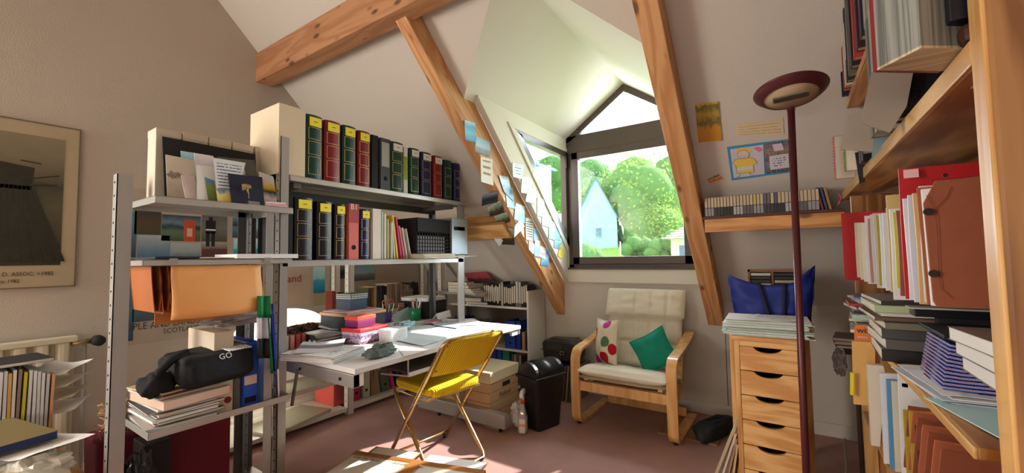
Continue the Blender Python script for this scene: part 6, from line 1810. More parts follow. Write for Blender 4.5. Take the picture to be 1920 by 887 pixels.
# what the bag stands on: second low pile at the cabinet's rear -> narrow stool
st_ = thing('side_table', 'narrow brown table behind the drawer cabinet holding the blue bag and cassette rack', 'table', (-.12, CYF + .55, 0))
MB().box(-.20, .20, -.17, .42, ctop - .022, ctop).build('table_top', M_pine, st_, bevel=.003)
for (a, b) in ((-.18, -.15), (.15, -.15), (-.18, .38), (.15, .38)): MB().box(a, a + .03, b, b + .03, 0, ctop - .022).build('leg', M_pinez, st_)
c_ = PY(2.95, 1400, 545)
rx0, rx1 = PY(2.93, 1402, 510).x, PY(2.93, 1497, 510).x; rz1 = PY(2.93, 1402, 506).z
t = thing('cassette_rack', 'brown wooden cassette rack with two columns behind the blue bag', 'cassette rack', ((rx0 + rx1) / 2, 2.96, ctop))
mw_ = cm(140, 96, 60, .5)
MB().box(rx0, rx0 + .012, 2.92, 3.0, ctop, rz1).build('side', mw_, t, world=True); MB().box(rx1 - .012, rx1, 2.92, 3.0, ctop, rz1).build('side', mw_, t, world=True)
MB().box(rx0, rx1, 2.92, 3.0, rz1 - .012, rz1).build('top', mw_, t, world=True); MB().box((rx0 + rx1) / 2 - .005, (rx0 + rx1) / 2 + .005, 2.92, 3.0, ctop, rz1 - .012).build('divider', mw_, t, world=True)
MB().box(rx0, rx1, 2.995, 3.0, ctop, rz1).build('back', cm(60, 40, 30), t, world=True)
for col in range(2):
    xa_ = rx0 + .016 if col == 0 else (rx0 + rx1) / 2 + .009; xb_ = (rx0 + rx1) / 2 - .009 if col == 0 else rx1 - .016
    for k in range(10):
        z_c = rz1 - .035 - .021 * k
        cc = MB().box(xa_, xb_, 2.925, 2.99, z_c, z_c + .016)
        o = cc.build('cassette_tape', cm(*[(60, 60, 56), (206, 200, 180)][1 if (k + col) % 3 == 0 else 0]), at=(xa_, 2.925, z_c), bevel=.001)
        tag(o, 'boxed cassette in the %s column of the brown rack, %s from the top' % ('left' if col == 0 else 'right', ORL[k]), 'cassette', 'cassettes in the brown rack')
# boards leaning on the cabinet
for k in range(4):
    L = .42 - .03 * k
    a = PZ(0, 1338 + 12 * k, 868 + 3 * k)
    x_b = cx0 - .16 + .035 * k
    ang = math.atan2(cx0 - .004 - x_b, L) * 1.0
    o = MB().box(-.004, .004, -.16, .10, 0, L).build('leaning_board', cm(*[(190, 168, 130), (206, 200, 190), (170, 130, 90), (196, 170, 130)][k], .7), None)
    o.matrix_basis = TR((x_b, CYF + .17, .003), 0, ang, 0)
    tag(o, ['outermost tan board leaning against the left side of the drawer cabinet', 'white edged board leaning against the drawer cabinet', 'brown board leaning against the drawer cabinet', 'innermost board leaning against the drawer cabinet'][k], 'board', 'boards leaning on the cabinet')

# ================================================================== FLOOR LAMP
LYP = 2.05
lp0 = PY(LYP, 1483, 202); lpx = PY(LYP, 1483, 202).x
m_lamp = mat('lamp_burgundy', hexc(96, 48, 52), .35, metal=.3, var=.08)
t = thing('floor_lamp', 'tall burgundy torchiere lamp with a shallow dish head beside the drawer cabinet', 'lamp', (lpx - .0, LYP, 0))
xo = PY(LYP, 1508, 800).x - lpx
MB().tube([(xo * 1.3, 0, .02), (xo, 0, .5), (0, 0, lp0.z + .01)], .0135, 14).build('pole', m_lamp, t, smooth=True)
MB().lathe([(0, 0), (.13, 0), (.135, .008), (.12, .02), (.02, .03), (.015, .05), (0, .05)], 32, TR((xo * 1.3, 0, 0))).build('base', m_lamp, t, smooth=True)
dcn = Vector((PY(LYP - .10, 1482, 176).x - lpx, -.10, PY(LYP - .10, 1482, 176).z))
HM = TR(tuple(dcn), -.20, -0.05, 0)
rD = .125
MB().lathe([(.092, -.014), (.104, -.010), (rD, .010), (rD + .002, .014), (rD - .004, .014), (.100, -.003), (.092, -.008), (.092, -.014)], 48, HM).build('dish', m_lamp, t, smooth=True)
MB().lathe([(0, -.011), (.0925, -.012), (.0925, -.008), (0, -.007)], 40, HM).build('glass_plate', cm(206, 184, 150, .4), t, smooth=True)
el = MB().box(-.06, .06, -.018, .018, -.017, -.0115, HM)
el.build('element_plate', cm(120, 112, 96, .5), t)
fn_ = MB()
for k in range(16): fn_.box(-.055 + .007 * k, -.052 + .007 * k, -.015, .015, -.021, -.017, HM)
fn_.build('cooling_fins', cm(80, 74, 66, .4), t, kind='stuff')
MB().cyl(Vector((0, 0, lp0.z - .012)), Vector((0, -.02, dcn.z - .004)), .015, 12).build('collar', m_lamp, t, smooth=True)

# ================================================================== THINGS ON THE SLOPE AND ON THE BEAMS
SP = ((0, 1, 1), SL)
sheet_px('picture_card', 'yellow picture strip of a tree pinned high on the slope', 'picture', [(1310, 266), (1354, 262), (1347, 189), (1303, 195)], SP, photo('yellowpic', [(0, hexc(206, 140, 40)), (.35, hexc(206, 150, 60)), (.5, hexc(110, 104, 60)), (.7, hexc(190, 160, 70)), (.9, hexc(110, 110, 60)), (1, hexc(214, 180, 80))], 81, 6, .5), lift=.003, curl=.004)
sheet_px('note', 'pale handwritten note pinned above the drawing', 'note', [(1382, 255), (1470, 250), (1468, 220), (1378, 233)], SP, printed('slope_note', hexc(214, 200, 170), hexc(206, 170, 110), 5, .6, .05, 16), lift=.002)
dn = sheet_px('drawing_sheet', 'blue bordered drawing of a child in yellow beside a printed verse', 'drawing', [(1372, 338), (1487, 322), (1481, 260), (1363, 275)], SP, cm(70, 150, 200), lift=.002)
def on_sheet(px, m, nm, lift):
    P = [PLN(SP[0], SL, u, v) for u, v in px]; a, b, c, d = P
    n = Vector((0, -1, -1)).normalized()
    o = MB().sheet(2, 2, lambda u, v: (a * (1 - u) * (1 - v) + b * u * (1 - v) + c * u * v + d * (1 - u) * v) + n * lift - dn.location, .0008).build(nm, m, dn)
    return o
on_sheet([(1376, 333), (1434, 325), (1431, 270), (1369, 279)], cm(206, 206, 216), 'drawing_panel', .006)
on_sheet([(1436, 325), (1485, 319), (1480, 262), (1433, 268)], photo('floralborder', [(0, hexc(70, 80, 90)), (.3, hexc(150, 150, 160)), (.5, hexc(60, 66, 80)), (.7, hexc(170, 150, 130)), (1, hexc(90, 96, 110))], 83, 14, 1.6), 'floral_panel', .006)
on_sheet([(1444, 317), (1480, 312), (1478, 286), (1442, 291)], printed('verse', hexc(214, 214, 220), hexc(80, 90, 150), 6, .5, .15, 10), 'verse_panel', .009)
on_sheet([(1452, 282), (1470, 279), (1466, 267), (1448, 269)], cm(220, 206, 214), 'heart_label', .009)
nrm = Vector((0, -1, -1)).normalized()
def draw(pts, r, m, nm, closed=False):
    P = [PLN(SP[0], SL, u, v) + nrm * .0085 - dn.location for u, v in pts]
    MB().tube(P, r, 4, closed=closed).build(nm, m, dn)
inkb = cm(60, 66, 90); yl = cm(236, 206, 90)
def fill(pts, m, nm, lift=.0075):
    P = [PLN(SP[0], SL, u, v) + nrm * lift - dn.location for u, v in pts]
    MB().prism(P, nrm * .0006).build(nm, m, dn)
circ = lambda cx_, cy_, rx_, ry_, n=14: [(cx_ + rx_ * math.cos(2 * PI * k / n), cy_ + ry_ * math.sin(2 * PI * k / n)) for k in range(n)]
fill(circ(1394, 283, 14, 8), yl, 'drawn_hair', .0072)
fill(circ(1394, 288, 11, 8), cm(226, 206, 200), 'drawn_face', .0080)
fill([(1374, 306), (1378, 298), (1388, 296), (1404, 294), (1414, 296), (1420, 304), (1412, 308), (1414, 321), (1382, 324), (1380, 310)], yl, 'drawn_shirt', .0072)
fill([(1382, 313), (1413, 309), (1413, 315), (1382, 319)], cm(210, 214, 222), 'drawn_belt', .0080)
draw([(1374, 306), (1378, 298), (1388, 296), (1404, 294), (1414, 296), (1420, 304), (1412, 308), (1414, 321), (1382, 324), (1380, 310)], .0009, inkb, 'ink_line', True)
draw(circ(1394, 288, 11, 8), .0008, inkb, 'ink_line', True)
draw([(1388, 290), (1394, 293), (1400, 289)], .0008, inkb, 'ink_line')
draw([(1388, 324), (1387, 329), (1382, 331)], .0009, inkb, 'ink_line'); draw([(1406, 322), (1407, 326), (1413, 327)], .0009, inkb, 'ink_line')
fill([(1413, 277), (1420, 274), (1428, 276), (1430, 280), (1424, 284)], cm(226, 130, 160), 'pink_heart', .0072)
sheet_px('photograph', 'small colourful snapshot pinned low on the slope beside the right rafter', 'photo', [(1332, 344), (1357, 336), (1347, 325), (1325, 335)], SP, photo('snap', [(0, hexc(226, 190, 140)), (.4, hexc(206, 70, 60)), (.55, hexc(236, 200, 120)), (.8, hexc(60, 60, 70)), (1, hexc(226, 206, 180))], 88, 6, .9), lift=.003)
# postcards on the inner face of the left rafter (x = -1.753) and on the cheek (x = -1.70)
RFp = ((1, 0, 0), -1.7525); CKp = ((1, 0, 0), -1.70)
pcs = [([(872, 262), (892, 268), (890, 231), (870, 225)], P_blue, 'blue postcard at the top of the rafter', RFp),
       ([(889, 284), (918, 295), (918, 267), (892, 256)], P_tower, 'pale postcard of a tower just below the top blue one', RFp),
       ([(901, 341), (924, 348), (922, 299), (900, 294)], printed('calli', hexc(228, 222, 206), hexc(150, 120, 60), 4, .75, .18, 6), 'white card with brown calligraphy on the rafter', RFp),
       ([(944, 360), (962, 378), (952, 332), (934, 329)], P_sea, 'curled sea postcard beside the calligraphy card', RFp),
       ([(950, 388), (965, 392), (960, 352), (947, 352)], P_blue, 'light blue postcard right below the curled sea card', RFp),
       ([(963, 411), (983, 419), (983, 387), (966, 381)], P_sea, 'darker sea postcard in the middle of the rafter', RFp),
       ([(963, 445), (983, 425), (975, 410), (964, 424)], cm(214, 226, 230), 'plain pale card tilted like a diamond on the rafter', RFp),
       ([(985, 449), (998, 452), (999, 411), (984, 408)], printed('dark_text', hexc(214, 214, 206), hexc(60, 60, 60), 9, .8, .1, 7), 'tall black and white text card on the rafter', RFp),
       ([(1000, 452), (1009, 452), (1008, 430), (1000, 428)], P_blue, 'narrow deep blue card beside the text card', RFp),
       ([(991, 468), (1000, 477), (1001, 458), (991, 451)], cm(206, 226, 232), 'small pale blank card low on the rafter', RFp),
       ([(1001, 480), (1011, 482), (1011, 452), (1002, 450)], P_sea, 'narrow sea card low on the rafter', RFp),
       ([(1010, 481), (1021, 486), (1023, 465), (1011, 461)], photo('heart', [(0, hexc(226, 220, 220)), (.35, hexc(220, 110, 130)), (.7, hexc(226, 210, 214)), (1, hexc(224, 224, 226))], 91, 3, .8), 'white card with a red heart low on the rafter', RFp),
       ([(1013, 497), (1027, 500), (1029, 468), (1018, 464)], P_blue, 'lowest blue card on the rafter', RFp),
       ([(961, 332), (978, 336), (981, 310), (960, 305)], printed('card_white', hexc(226, 232, 232), hexc(90, 170, 190), 5, .6, .2, 5), 'white and blue postcard at the top of the dormer cheek', CKp),
       ([(976, 361), (990, 364), (992, 335), (978, 331)], P_blue, 'light blue postcard second on the dormer cheek', CKp),
       ([(984, 378), (1002, 383), (1005, 358), (990, 351)], P_grey, 'grey blue postcard third on the dormer cheek', CKp),
       ([(1006, 404), (1019, 408), (1021, 374), (1007, 371)], P_sea, 'turquoise postcard beside the slanted side window', CKp),
       ([(1015, 422), (1030, 427), (1032, 407), (1016, 398)], P_blue, 'sky blue postcard below the turquoise one', CKp),
       ([(1028, 447), (1040, 451), (1041, 417), (1029, 414)], P_sea, 'sea green postcard low on the dormer cheek', CKp),
       ([(1040, 450), (1049, 452), (1049, 420), (1041, 417)], P_blue, 'bright blue postcard next to the sea green one', CKp),
       ([(1038, 464), (1050, 468), (1055, 447), (1040, 444)], P_sea, 'small turquoise card above the yellow one', CKp),
       ([(1045, 480), (1054, 486), (1057, 472), (1050, 456)], cm(226, 206, 60), 'yellow pointed card lowest on the dormer cheek', CKp)]
for i_, (px, m_, lab, pl) in enumerate(pcs):
    sheet_px('postcard', lab, 'postcard', px, pl, m_, lift=.0015 + .0008 * (i_ % 4), curl=.003, thick=.0007)
RU = ((0, 1, 1), rs)
for (px, m_, lab) in [([(904, 385), (933, 378), (936, 357), (905, 364)], P_dark, 'dark snapshot of people overhanging the left edge of the rafter'),
                     ([(920, 405), (946, 396), (940, 373), (915, 388)], P_people, 'greenish snapshot curling off the rafter edge'),
                     ([(934, 424), (958, 414), (952, 396), (928, 404)], P_people, 'snapshot of a group curling off the rafter edge'),
                     ([(942, 457), (966, 458), (964, 427), (943, 424)], P_people, 'lowest snapshot of people hanging from the rafter edge')]:
    sheet_px('photograph', lab, 'photo', px, RU, m_, lift=.004, curl=.006)
sheet_px('folded_card', 'blank white folded card sticking out from the rafter edge', 'card', [(938, 459), (945, 448), (927, 423), (918, 432)], RU, M_paper, lift=.012, curl=.01)

# ledge with cassettes on the right slope
LY = 2.665
lz = PY(LY, 1400, 402).z
lx0, lx1 = -.425, .234
t = thing('wall_ledge', 'pine ledge on the slope carrying the row of cassettes', 'shelf', ((lx0 + lx1) / 2, LY + .08, lz))
MB().box(lx0, lx1, LY, SL - lz - .002, lz - .014, lz).build('board', cm(84, 50, 34, .5), t, world=True, bevel=.001)
MB().box(lx0 + .008, lx1, LY + .003, LY + .024, lz - .092, lz - .015).build('fascia', wood('ledge_pine', (0.72, 0.36, 0.11), (0.50, 0.20, 0.06), 'X', 8.0, .4, True, .12), t, world=True, bevel=.003)
x_ = lx0 + .012; k = 0; rnd = random.Random(4)
lc = [((196, 180, 150), 'beige'), ((190, 172, 146), 'beige'), ((200, 184, 150), 'beige')]
x_end = PY(LY, 1536, 380).x
while x_ < x_end:
    odd = {15: (206, 180, 90), 18: (90, 100, 120), 19: (110, 106, 104), 21: (90, 88, 96), 33: (206, 170, 40)}.get(k)
    lab = 'boxed cassette with a beige spine, %s from the left on the pine ledge' % ORL[k] if not odd else 'boxed cassette with a %s spine in the row on the pine ledge' % {15: 'pale yellow', 18: 'slate blue', 19: 'grey', 21: 'violet grey', 33: 'bright yellow'}[k]
    tt = thing('cassette_tape', lab, 'cassette', (x_ + .008, LY + .008, lz + .001), group='cassettes on the pine ledge')
    MB().box(-.0078, .0078, 0, .060, 0, .112).build('case', cm(70, 66, 62, .25) if k % 5 else cm(30, 28, 28, .25), tt, bevel=.0008)
    MB().box(-.0064, .0064, -.0008, .0, .052, .110).build('spine_card', cm(*(odd or lc[k % 3][0])), tt)
    MB().box(-.0066, .0066, -.0010, .0, .003, .048).build('cover_card', cm(*[(150, 150, 150), (60, 60, 62), (46, 46, 48), (176, 176, 176), (96, 96, 98)][(k // 3) % 5]), tt)
    x_ += .0166; k += 1
for i_, (c3, lab) in enumerate([((120, 50, 60), 'maroon paperback at the right end of the cassette row'), ((50, 80, 120), 'blue paperback beside the maroon one on the ledge'), ((170, 130, 80), 'tan paperback beside the blue one on the ledge')]):
    book(lab, TR((x_ + .012 + .016 * i_, LY + .01, lz + .001)) @ Matrix.Rotation(-.18, 4, 'Y'), .012, .120, .075, cm(*c3))

# cardboard parcel in the foreground
pc_ = Vector((-1.60, 1.335, 0))
t = thing('parcel', 'cardboard parcel with brown tape and white paper sheets on top in the foreground', 'parcel', (-1.46, 1.24, 0), .10)
PH = .20
P00 = PZ(PH, 668, 846); P01 = PZ(PH, 905, 882); P10 = PZ(PH, 628, 887)
M = frame_M((P00.x, P00.y, 0), (P01 - P00), (P00 - P10))
MBx = M
L1 = (P01 - P00).length * 1.02
tt_ = MB().box(0, L1, -.36, 0, 0, PH, MBx)
m_kb = cm(176, 140, 98, .75)
tt_.build('body', m_kb, t, world=True, bevel=.004)
MB().box(-.0015, L1 + .0015, -.03, .0015, PH - .025, PH + .002, MBx).build('tape', cm(150, 96, 52, .3), t, world=True)
MB().box(L1 * .47, L1 * .55, -.361, .001, PH, PH + .0025, MBx).build('tape', cm(160, 104, 56, .3), t, world=True)
MB().box(.015, L1 * .45, -.35, -.045, PH, PH + .0015, MBx).build('paper_label', cm(206, 196, 180), t, world=True)
MB().box(L1 * .57, L1 - .01, -.35, -.045, PH, PH + .0015, MBx).build('paper_label', cm(214, 206, 192), t, world=True)
text('USANTO MANU', .022, cm(90, 76, 66), t, MBx @ TR((.11, -.06, PH + .002)), name='lettering')
text('LEONARDO MANU', .020, cm(90, 76, 66), t, MBx @ TR((.345, -.06, PH + .002)), name='lettering')
# flap with white sheets towards the chair
FLp = MB().box(.03, L1 * .42, .003, .13, PH - .03, PH - .027, MBx).build('flap', m_kb, t, world=True)
MB().box(.05, L1 * .41, .01, .12, PH - .026, PH - .024, MBx).build('white_sheet', M_paper, t, world=True)
MB().box(L1 * .5, L1 * .95, .003, .13, PH - .03, PH - .027, MBx).build('flap', m_kb, t, world=True)
MB().box(L1 * .51, L1 * .94, .01, .12, PH - .026, PH - .024, MBx).build('white_sheet', M_paper, t, world=True)
paper('translucent grey sheet on the carpet at the bottom left', (-2.0, .93, .12), (.3, .12), .4, cm(190, 180, 160), curl=.01)

# socket strip and cable on the floor by the right wall
pz = PZ(0, 1545, 880)
t = thing('socket_strip', 'grey white plug and socket on the floor under the right shelves', 'socket', (pz.x - .02, 2.62, 0))
MB().box(-.04, .04, -.05, .05, 0, .05).build('body', cm(170, 160, 150), t, bevel=.008)
MB().box(-.025, .025, -.03, .03, .05, .085).build('plug', M_black, t, bevel=.006)
cb_ = [(.07, 2.60, .012), (.12, 2.55, .01), (.16, 2.62, .03), (.19, 2.75, .10), (.20, 2.90, .20)]
o = MB().tube(cb_, .004, 6).build('power_cable', cm(170, 160, 150), at=(.12, 2.6, .01), smooth=True)
tag(o, 'pale cable rising from the socket along the right bookcase', 'cable')
# ================================================================== BOOKCASE ALONG THE RIGHT
BX = .235; BXB = .60
S1, S2, S3, S4 = 1.477, 1.855, .880, .50
t = thing('bookcase', 'tall varnished open wooden bookcase along the right side of the room', 'bookcase', (.40, 1.8, 0))
M_side = wood('varnished_oak_z', (0.36, 0.17, 0.06), (0.20, 0.075, 0.02), 'Z', 8.0, 0.3, False, 0.10, coat=.5)
M_edge = wood('oak_edge', (0.80, 0.50, 0.20), (0.62, 0.34, 0.11), 'Y', 8.0, 0.35, False, 0.08, coat=.4)
M_edgez = wood('oak_edge_z', (0.80, 0.48, 0.18), (0.62, 0.32, 0.10), 'Z', 8.0, 0.35, False, 0.08, coat=.4)
ny0, ny1 = .838, .889
MB().box(BX + .004, BXB, ny0, ny1, 0, 2.6).build('side_panel', M_side, t, world=True, bevel=.006)
MB().box(BX, BX + .006, ny0 + .002, ny1 - .002, 0, 2.6).build('edge_strip', M_edgez, t, world=True, bevel=.002)
def sh_(z, y0, y1, th=.032, nm='shelf'):
    o = MB().box(BX + .004, BXB, y0, y1, z, z + th).build(nm, M_shelfwood, t, world=True, bevel=.004)
    MB().box(BX, BX + .006, y0, y1, z + .001, z + th - .001).build('edge_strip', M_edge, o, world=True, bevel=.002)
sh_(S1, ny1, 2.78, .040)
sh_(S2, ny1, 2.40, .030)
sh_(S3 - .022, ny1 + .11, 2.42, .022)
sh_(S4 - .02, ny1 + .11, 2.42, .02)
sh_(.06, ny1 + .11, 2.42, .02)
MB().box(BX, BXB, 2.43, 2.46, 0, 1.46).build('side_panel', M_side, t, world=True, bevel=.002)
MB().box(BX - .001, BX + .045, 2.425, 2.43, 0, .80).build('front_post', M_edgez, t, world=True, bevel=.001)
MB().box(BX + .07, BX + .13, 2.405, 2.43, 0, .80).build('front_post', M_edgez, t, world=True, bevel=.001)
for yk in (1.53, 1.20): MB().box(.47, .50, yk, yk + .03, S3, 1.46).build('inner_post', M_edgez, t, world=True)
MB().box(BXB - .02, BXB, ny1, 2.43, 0, 1.45).build('back_panel', cm(44, 30, 22, .6), t, world=True)
MB().box(BX - .004, BX + .10, .90, 1.0, S1 + .041, S1 + .075).build('shelf_cleat', cm(66, 38, 24, .35), t, world=True, bevel=.012)
MB().box(BX + .03, BX + .045, .91, 1.01, S1 - .0015, S1 - .0003).build('white_strip', cm(206, 180, 160), t, world=True)
rail = MB().cyl((BX + .20, ny1, 1.418), (BX + .20, 2.42, 1.418), .007, 10).build('hanging_rail', M_steel, t, world=True, smooth=True)
for yk in (1.12, 1.42, 1.46, 1.95):
    MB().tube([Vector((BX + .20 + .012 * math.cos(a), yk, 1.418 + .012 * math.sin(a))) for a in [k * PI / 6 for k in range(0, 10)]] + [Vector((BX + .195, yk, 1.37))], .003, 6).build('hook', M_steel, t, world=True, smooth=True)

# hanging files, near to far
M_kraft = mat('kraft_brown', hexc(150, 84, 56), .75, var=.12, scale=30)
t = thing('suspension_file', 'large brown kraft suspension file with press studs, nearest of the hanging files', 'suspension file', (.40, 1.17, 1.1))
fx0 = PY(1.18, 1737, 460).x
MB().prism([(fx0 + .02, 1.18, 1.345), (fx0, 1.18, 1.30), (fx0 + .005, 1.18, 1.10), (fx0 + .01, 1.18, 1.088), (.58, 1.16, 1.088), (.58, 1.16, 1.355)], (0, .006, 0)).build('front', M_kraft, t, world=True, bevel=.001)
MB().prism([(fx0 + .0, 1.186, 1.33), (fx0 + .004, 1.186, 1.09), (.58, 1.186, 1.09), (.58, 1.186, 1.34)], (0, .012, 0)).build('contents', M_paper, t, world=True)
MB().prism([(fx0 - .005, 1.20, 1.335), (fx0 + .0, 1.20, 1.09), (.58, 1.20, 1.09), (.58, 1.20, 1.34)], (0, .004, 0)).build('back', M_kraft, t, world=True)
cr_ = MB()
pA = PY(1.178, 1757, 366); 
crease = [PY(1.176, *q) for q in ((1737, 366), (1753, 391), (1757, 430), (1760, 500), (1764, 540), (1786, 560))]
cr_.tube(crease, .0005, 4); cr_.tube([PY(1.176, *q) for q in ((1755, 390), (1775, 370), (1784, 350))], .0005, 4); cr_.tube([PY(1.176, *q) for q in ((1745, 338), (1800, 334), (1850, 328))], .0005, 4)
cr_.build('crease', cm(110, 58, 36), t, world=True, kind='stuff')
for q in ((1740, 397), (1750, 513), (1772, 329)):
    p = PY(1.176, *q); MB().cyl(p + Vector((0, .002, 0)), p + Vector((0, -.003, 0)), .0075 if q[0] < 1760 else .004, 14).build('press_stud', cm(50, 40, 34, .3), t, world=True)
def hfile(lab, u, v0, v1, y, m, w=.30, grp='hanging files', th=.006, dx=.0, name='suspension_file', wob=.006, tilt=0):
    a = PY(y, u, v0); b = PY(y, u, v1); x = a.x
    def fn(p, q): return (x + (w) * p + tilt * (1 - q), y + wob * math.sin(q * 4 + u) + .015 * p, b.z + (a.z - b.z) * q)
    o = MB().sheet(3, 6, fn, th).build(name, m, at=(x, y, b.z))
    return tag(o, lab, 'suspension file', grp)
hf = [(1731, 352, 568, 1.215, (226, 220, 208), 'off-white file right behind the nearest brown file'), (1722, 350, 566, 1.235, (222, 214, 196), 'cream file second behind the brown one'),
      (1712, 362, 570, 1.26, (214, 176, 120), 'tan paper file among the near hanging files'), (1702, 366, 566, 1.285, (206, 210, 226), 'bluish white file among the near hanging files'),
      (1694, 372, 562, 1.31, (226, 222, 226), 'white file left of the bluish one'), (1684, 318, 560, 1.345, (186, 34, 40), 'tall bright red file with a white sticker standing higher than the others'),
      (1680, 395, 555, 1.37, (150, 84, 56), 'narrow brown file beside the tall red one'), (1674, 398, 540, 1.40, (206, 204, 90), 'shiny yellow-green plastic sleeve among the hanging files'),
      (1667, 392, 562, 1.43, (226, 228, 232), 'clear white plastic sleeve left of the yellow-green one'), (1661, 366, 548, 1.47, (206, 184, 120), 'ochre file among the hanging files'),
      (1654, 400, 545, 1.51, (214, 216, 222), 'pale blue grey sleeve left of the ochre file'), (1648, 402, 540, 1.55, (222, 226, 232), 'crinkled clear sleeve left of the pale blue one'),
      (1642, 404, 536, 1.60, (170, 160, 60), 'olive yellow file in the middle of the hanging files'), (1637, 400, 540, 1.66, (214, 196, 190), 'pale pink file in the middle of the hanging files'),
      (1632, 402, 532, 1.72, (200, 202, 210), 'grey sleeve left of the pale pink file'), (1627, 410, 530, 1.80, (180, 140, 120), 'reddish beige file left of the grey sleeve'),
      (1621, 405, 532, 1.88, (230, 226, 232), 'lilac white file towards the far end of the hanging files'), (1615, 418, 528, 1.98, (232, 228, 216), 'cream file with small lettering towards the far end'),
      (1608, 418, 524, 2.08, (226, 216, 190), 'pale straw file near the far end of the hanging files'), (1602, 418, 520, 2.18, (214, 204, 180), 'beige file beside the red sheet at the far end')]
for (u, v0, v1, y, c3, lab) in hf:
    hfile(lab, u, v0, v1, y, cm(*c3, .45), w=.32)
a = PY(2.26, 1577, 400); b = PY(2.26, 1606, 526)
o = MB().box(a.x, a.x + .18, 2.26, 2.264, b.z, a.z).build('red_card', cm(196, 44, 48, .6), at=(a.x, 2.26, b.z))
tag(o, 'plain red card hanging at the far end of the bookcase', 'card')
o = MB().box(a.x + .14, a.x + .36, 2.235, 2.238, b.z + .01, a.z + .01).build('clear_sleeve', cm(190, 206, 210, .3), at=(a.x + .14, 2.235, b.z))
tag(o, 'pale blue clear sleeve right of the red card', 'sleeve')
rs_ = PY(1.344, 1705, 327)
o = MB().box(rs_.x - .012, rs_.x + .014, 1.332, 1.334, rs_.z - .010, rs_.z + .010).build('sticker', cm(232, 190, 186), at=rs_)
tag(o, 'small white sticker on the tall bright red file', 'sticker')

# ---- things on the long shelf S1
ZS1 = S1 + .042
t = thing('photo_album', 'huge thick album with grey page edges overhanging the near end of the upper shelf', 'album', (.32, 1.16, ZS1))
m_gp = striped('album_page_grey', hexc(150, 152, 146), hexc(96, 98, 94), 'Y', 220)
m_cp = striped('album_page_cream', hexc(214, 200, 170), hexc(170, 152, 120), 'Y', 220)
Pf = PZ(ZS1, 1645, 132); Pn = PZ(ZS1, 1727, 90); Pr = PZ(ZS1, 1768, 133); P4 = Pn + (Pr - Pf)
def up(P, z): return tuple(Vector((P.x, P.y, z)))
MB().prism([up(p, ZS1 + .004) for p in (Pn, P4, Pr, Pf)], (0, 0, .36)).build('page_block', [m_gp], t, world=True)
MB().prism([up(p, ZS1) for p in (Pn, P4, Pr, Pf)], (0, 0, .0045)).build('bottom_page_edges', m_cp, t, world=True)
dd_ = (Pf - Pn).normalized() * .008
MB().prism([up(p, ZS1 - .0) for p in (Pf, Pr, Pr + dd_, Pf + dd_)], (0, 0, .37)).build('rear_cover', cm(130, 34, 40, .4), t, world=True)
bk = PY(.915, 1775, 80)
bt = thing('album_case', 'black album case standing on the dark cleat next to the near upright', 'case', (bk.x + .1, .92, bk.z))
MB().box(bk.x, .5, .897, .935, ZS1 + .036, ZS1 + .40).build('body', cm(20, 22, 34, .35), bt, world=True, bevel=.003)
album('tall album with dark red cover behind the huge grey one on the upper shelf', TR((.205, 1.35, ZS1), 0, 0, -PI / 2), .055, .36, .25, A_k, sticker=False)
hf2 = [((.20, 1.44), (.03, .34, .24), (146, 148, 140), 'grey file box with visible page edges on the upper shelf'), ((.20, 1.50), (.035, .33, .24), (110, 112, 106), 'darker grey file box beside it on the upper shelf')]
for ((x, y), (w, h, d), c3, lab) in hf2:
    book(lab, TR((x, y, ZS1), 0, 0, -PI / 2), w, h, d, cm(*c3))
def uprightsheet(name, lab, px, y, m, cat='card', th=.004):
    P = [PY(y, u, v) for u, v in px]
    o = MB().prism([tuple(p) for p in P], (0, th, 0)).build(name, m, at=P[0])
    return tag(o, lab, cat)
uprightsheet('grey_folder', 'large grey cardboard folder leaning under the huge album', [(1613, 230), (1668, 249), (1700, 200), (1712, 137), (1634, 136)], 1.30, cm(150, 138, 126), 'folder')
uprightsheet('grey_folder', 'second grey cardboard sheet leaning further back on the upper shelf', [(1576, 280), (1640, 285), (1660, 225), (1615, 205), (1590, 215)], 1.75, cm(166, 154, 140), 'folder')
uprightsheet('clear_pocket', 'clear turquoise plastic pocket standing behind the grey folders', [(1634, 300), (1668, 262), (1668, 244), (1640, 240)], 1.62, cm(120, 146, 154, .3), 'pocket')
t = thing('small_case', 'small black case between the notebooks and the clear pocket', 'case', tuple(PY(1.9, 1628, 300)))
p = PY(1.9, 1628, 300); MB().box(p.x - .02, p.x + .03, 1.9, 1.95, ZS1, p.z + .06).build('body', M_black, t, world=True, bevel=.006)
MB().box(p.x - .012, p.x + .022, 1.896, 1.90, ZS1 + .03, ZS1 + .06).build('clasp', M_steel, t, world=True)
# spiral notebooks
def notebook(lab, u0, u1, vb, vt, y, col, mp):
    a = PY(y, u0, vb); b = PY(y, u1, vb); c = PY(y, u0, vt)
    t = thing('spiral_notebook', lab, 'notebook', (a.x, y, ZS1))
    h = c.z - a.z
    MB().box(a.x, b.x, y, y + .012, ZS1, ZS1 + h).build('page_block', mp, t, world=True)
    MB().box(a.x - .004, b.x, y + .012, y + .016, ZS1, ZS1 + h + .004).build('cover', col, t, world=True)
    n = 14
    for k in range(n):
        z = ZS1 + h * (k + .5) / n
        MB().tube([(a.x + .006 * math.cos(q) - .002, y + .008 + .012 * math.sin(q), z + .002 * q / 6) for q in [2 * PI * w / 8 for w in range(9)]], .0012, 4).build('ring', M_gold if col is not cm(200, 60, 140) else M_steel, t, world=True)
    return t
notebook('spiral notebook with a pink cover edge at the far end of the upper shelf', 1570, 1604, 362, 282, 2.25, cm(206, 70, 140), cm(222, 214, 196))
notebook('spiral notebook with gold rings and a green cover beside the pink one', 1590, 1612, 360, 300, 2.05, cm(40, 130, 96), cm(220, 210, 190))
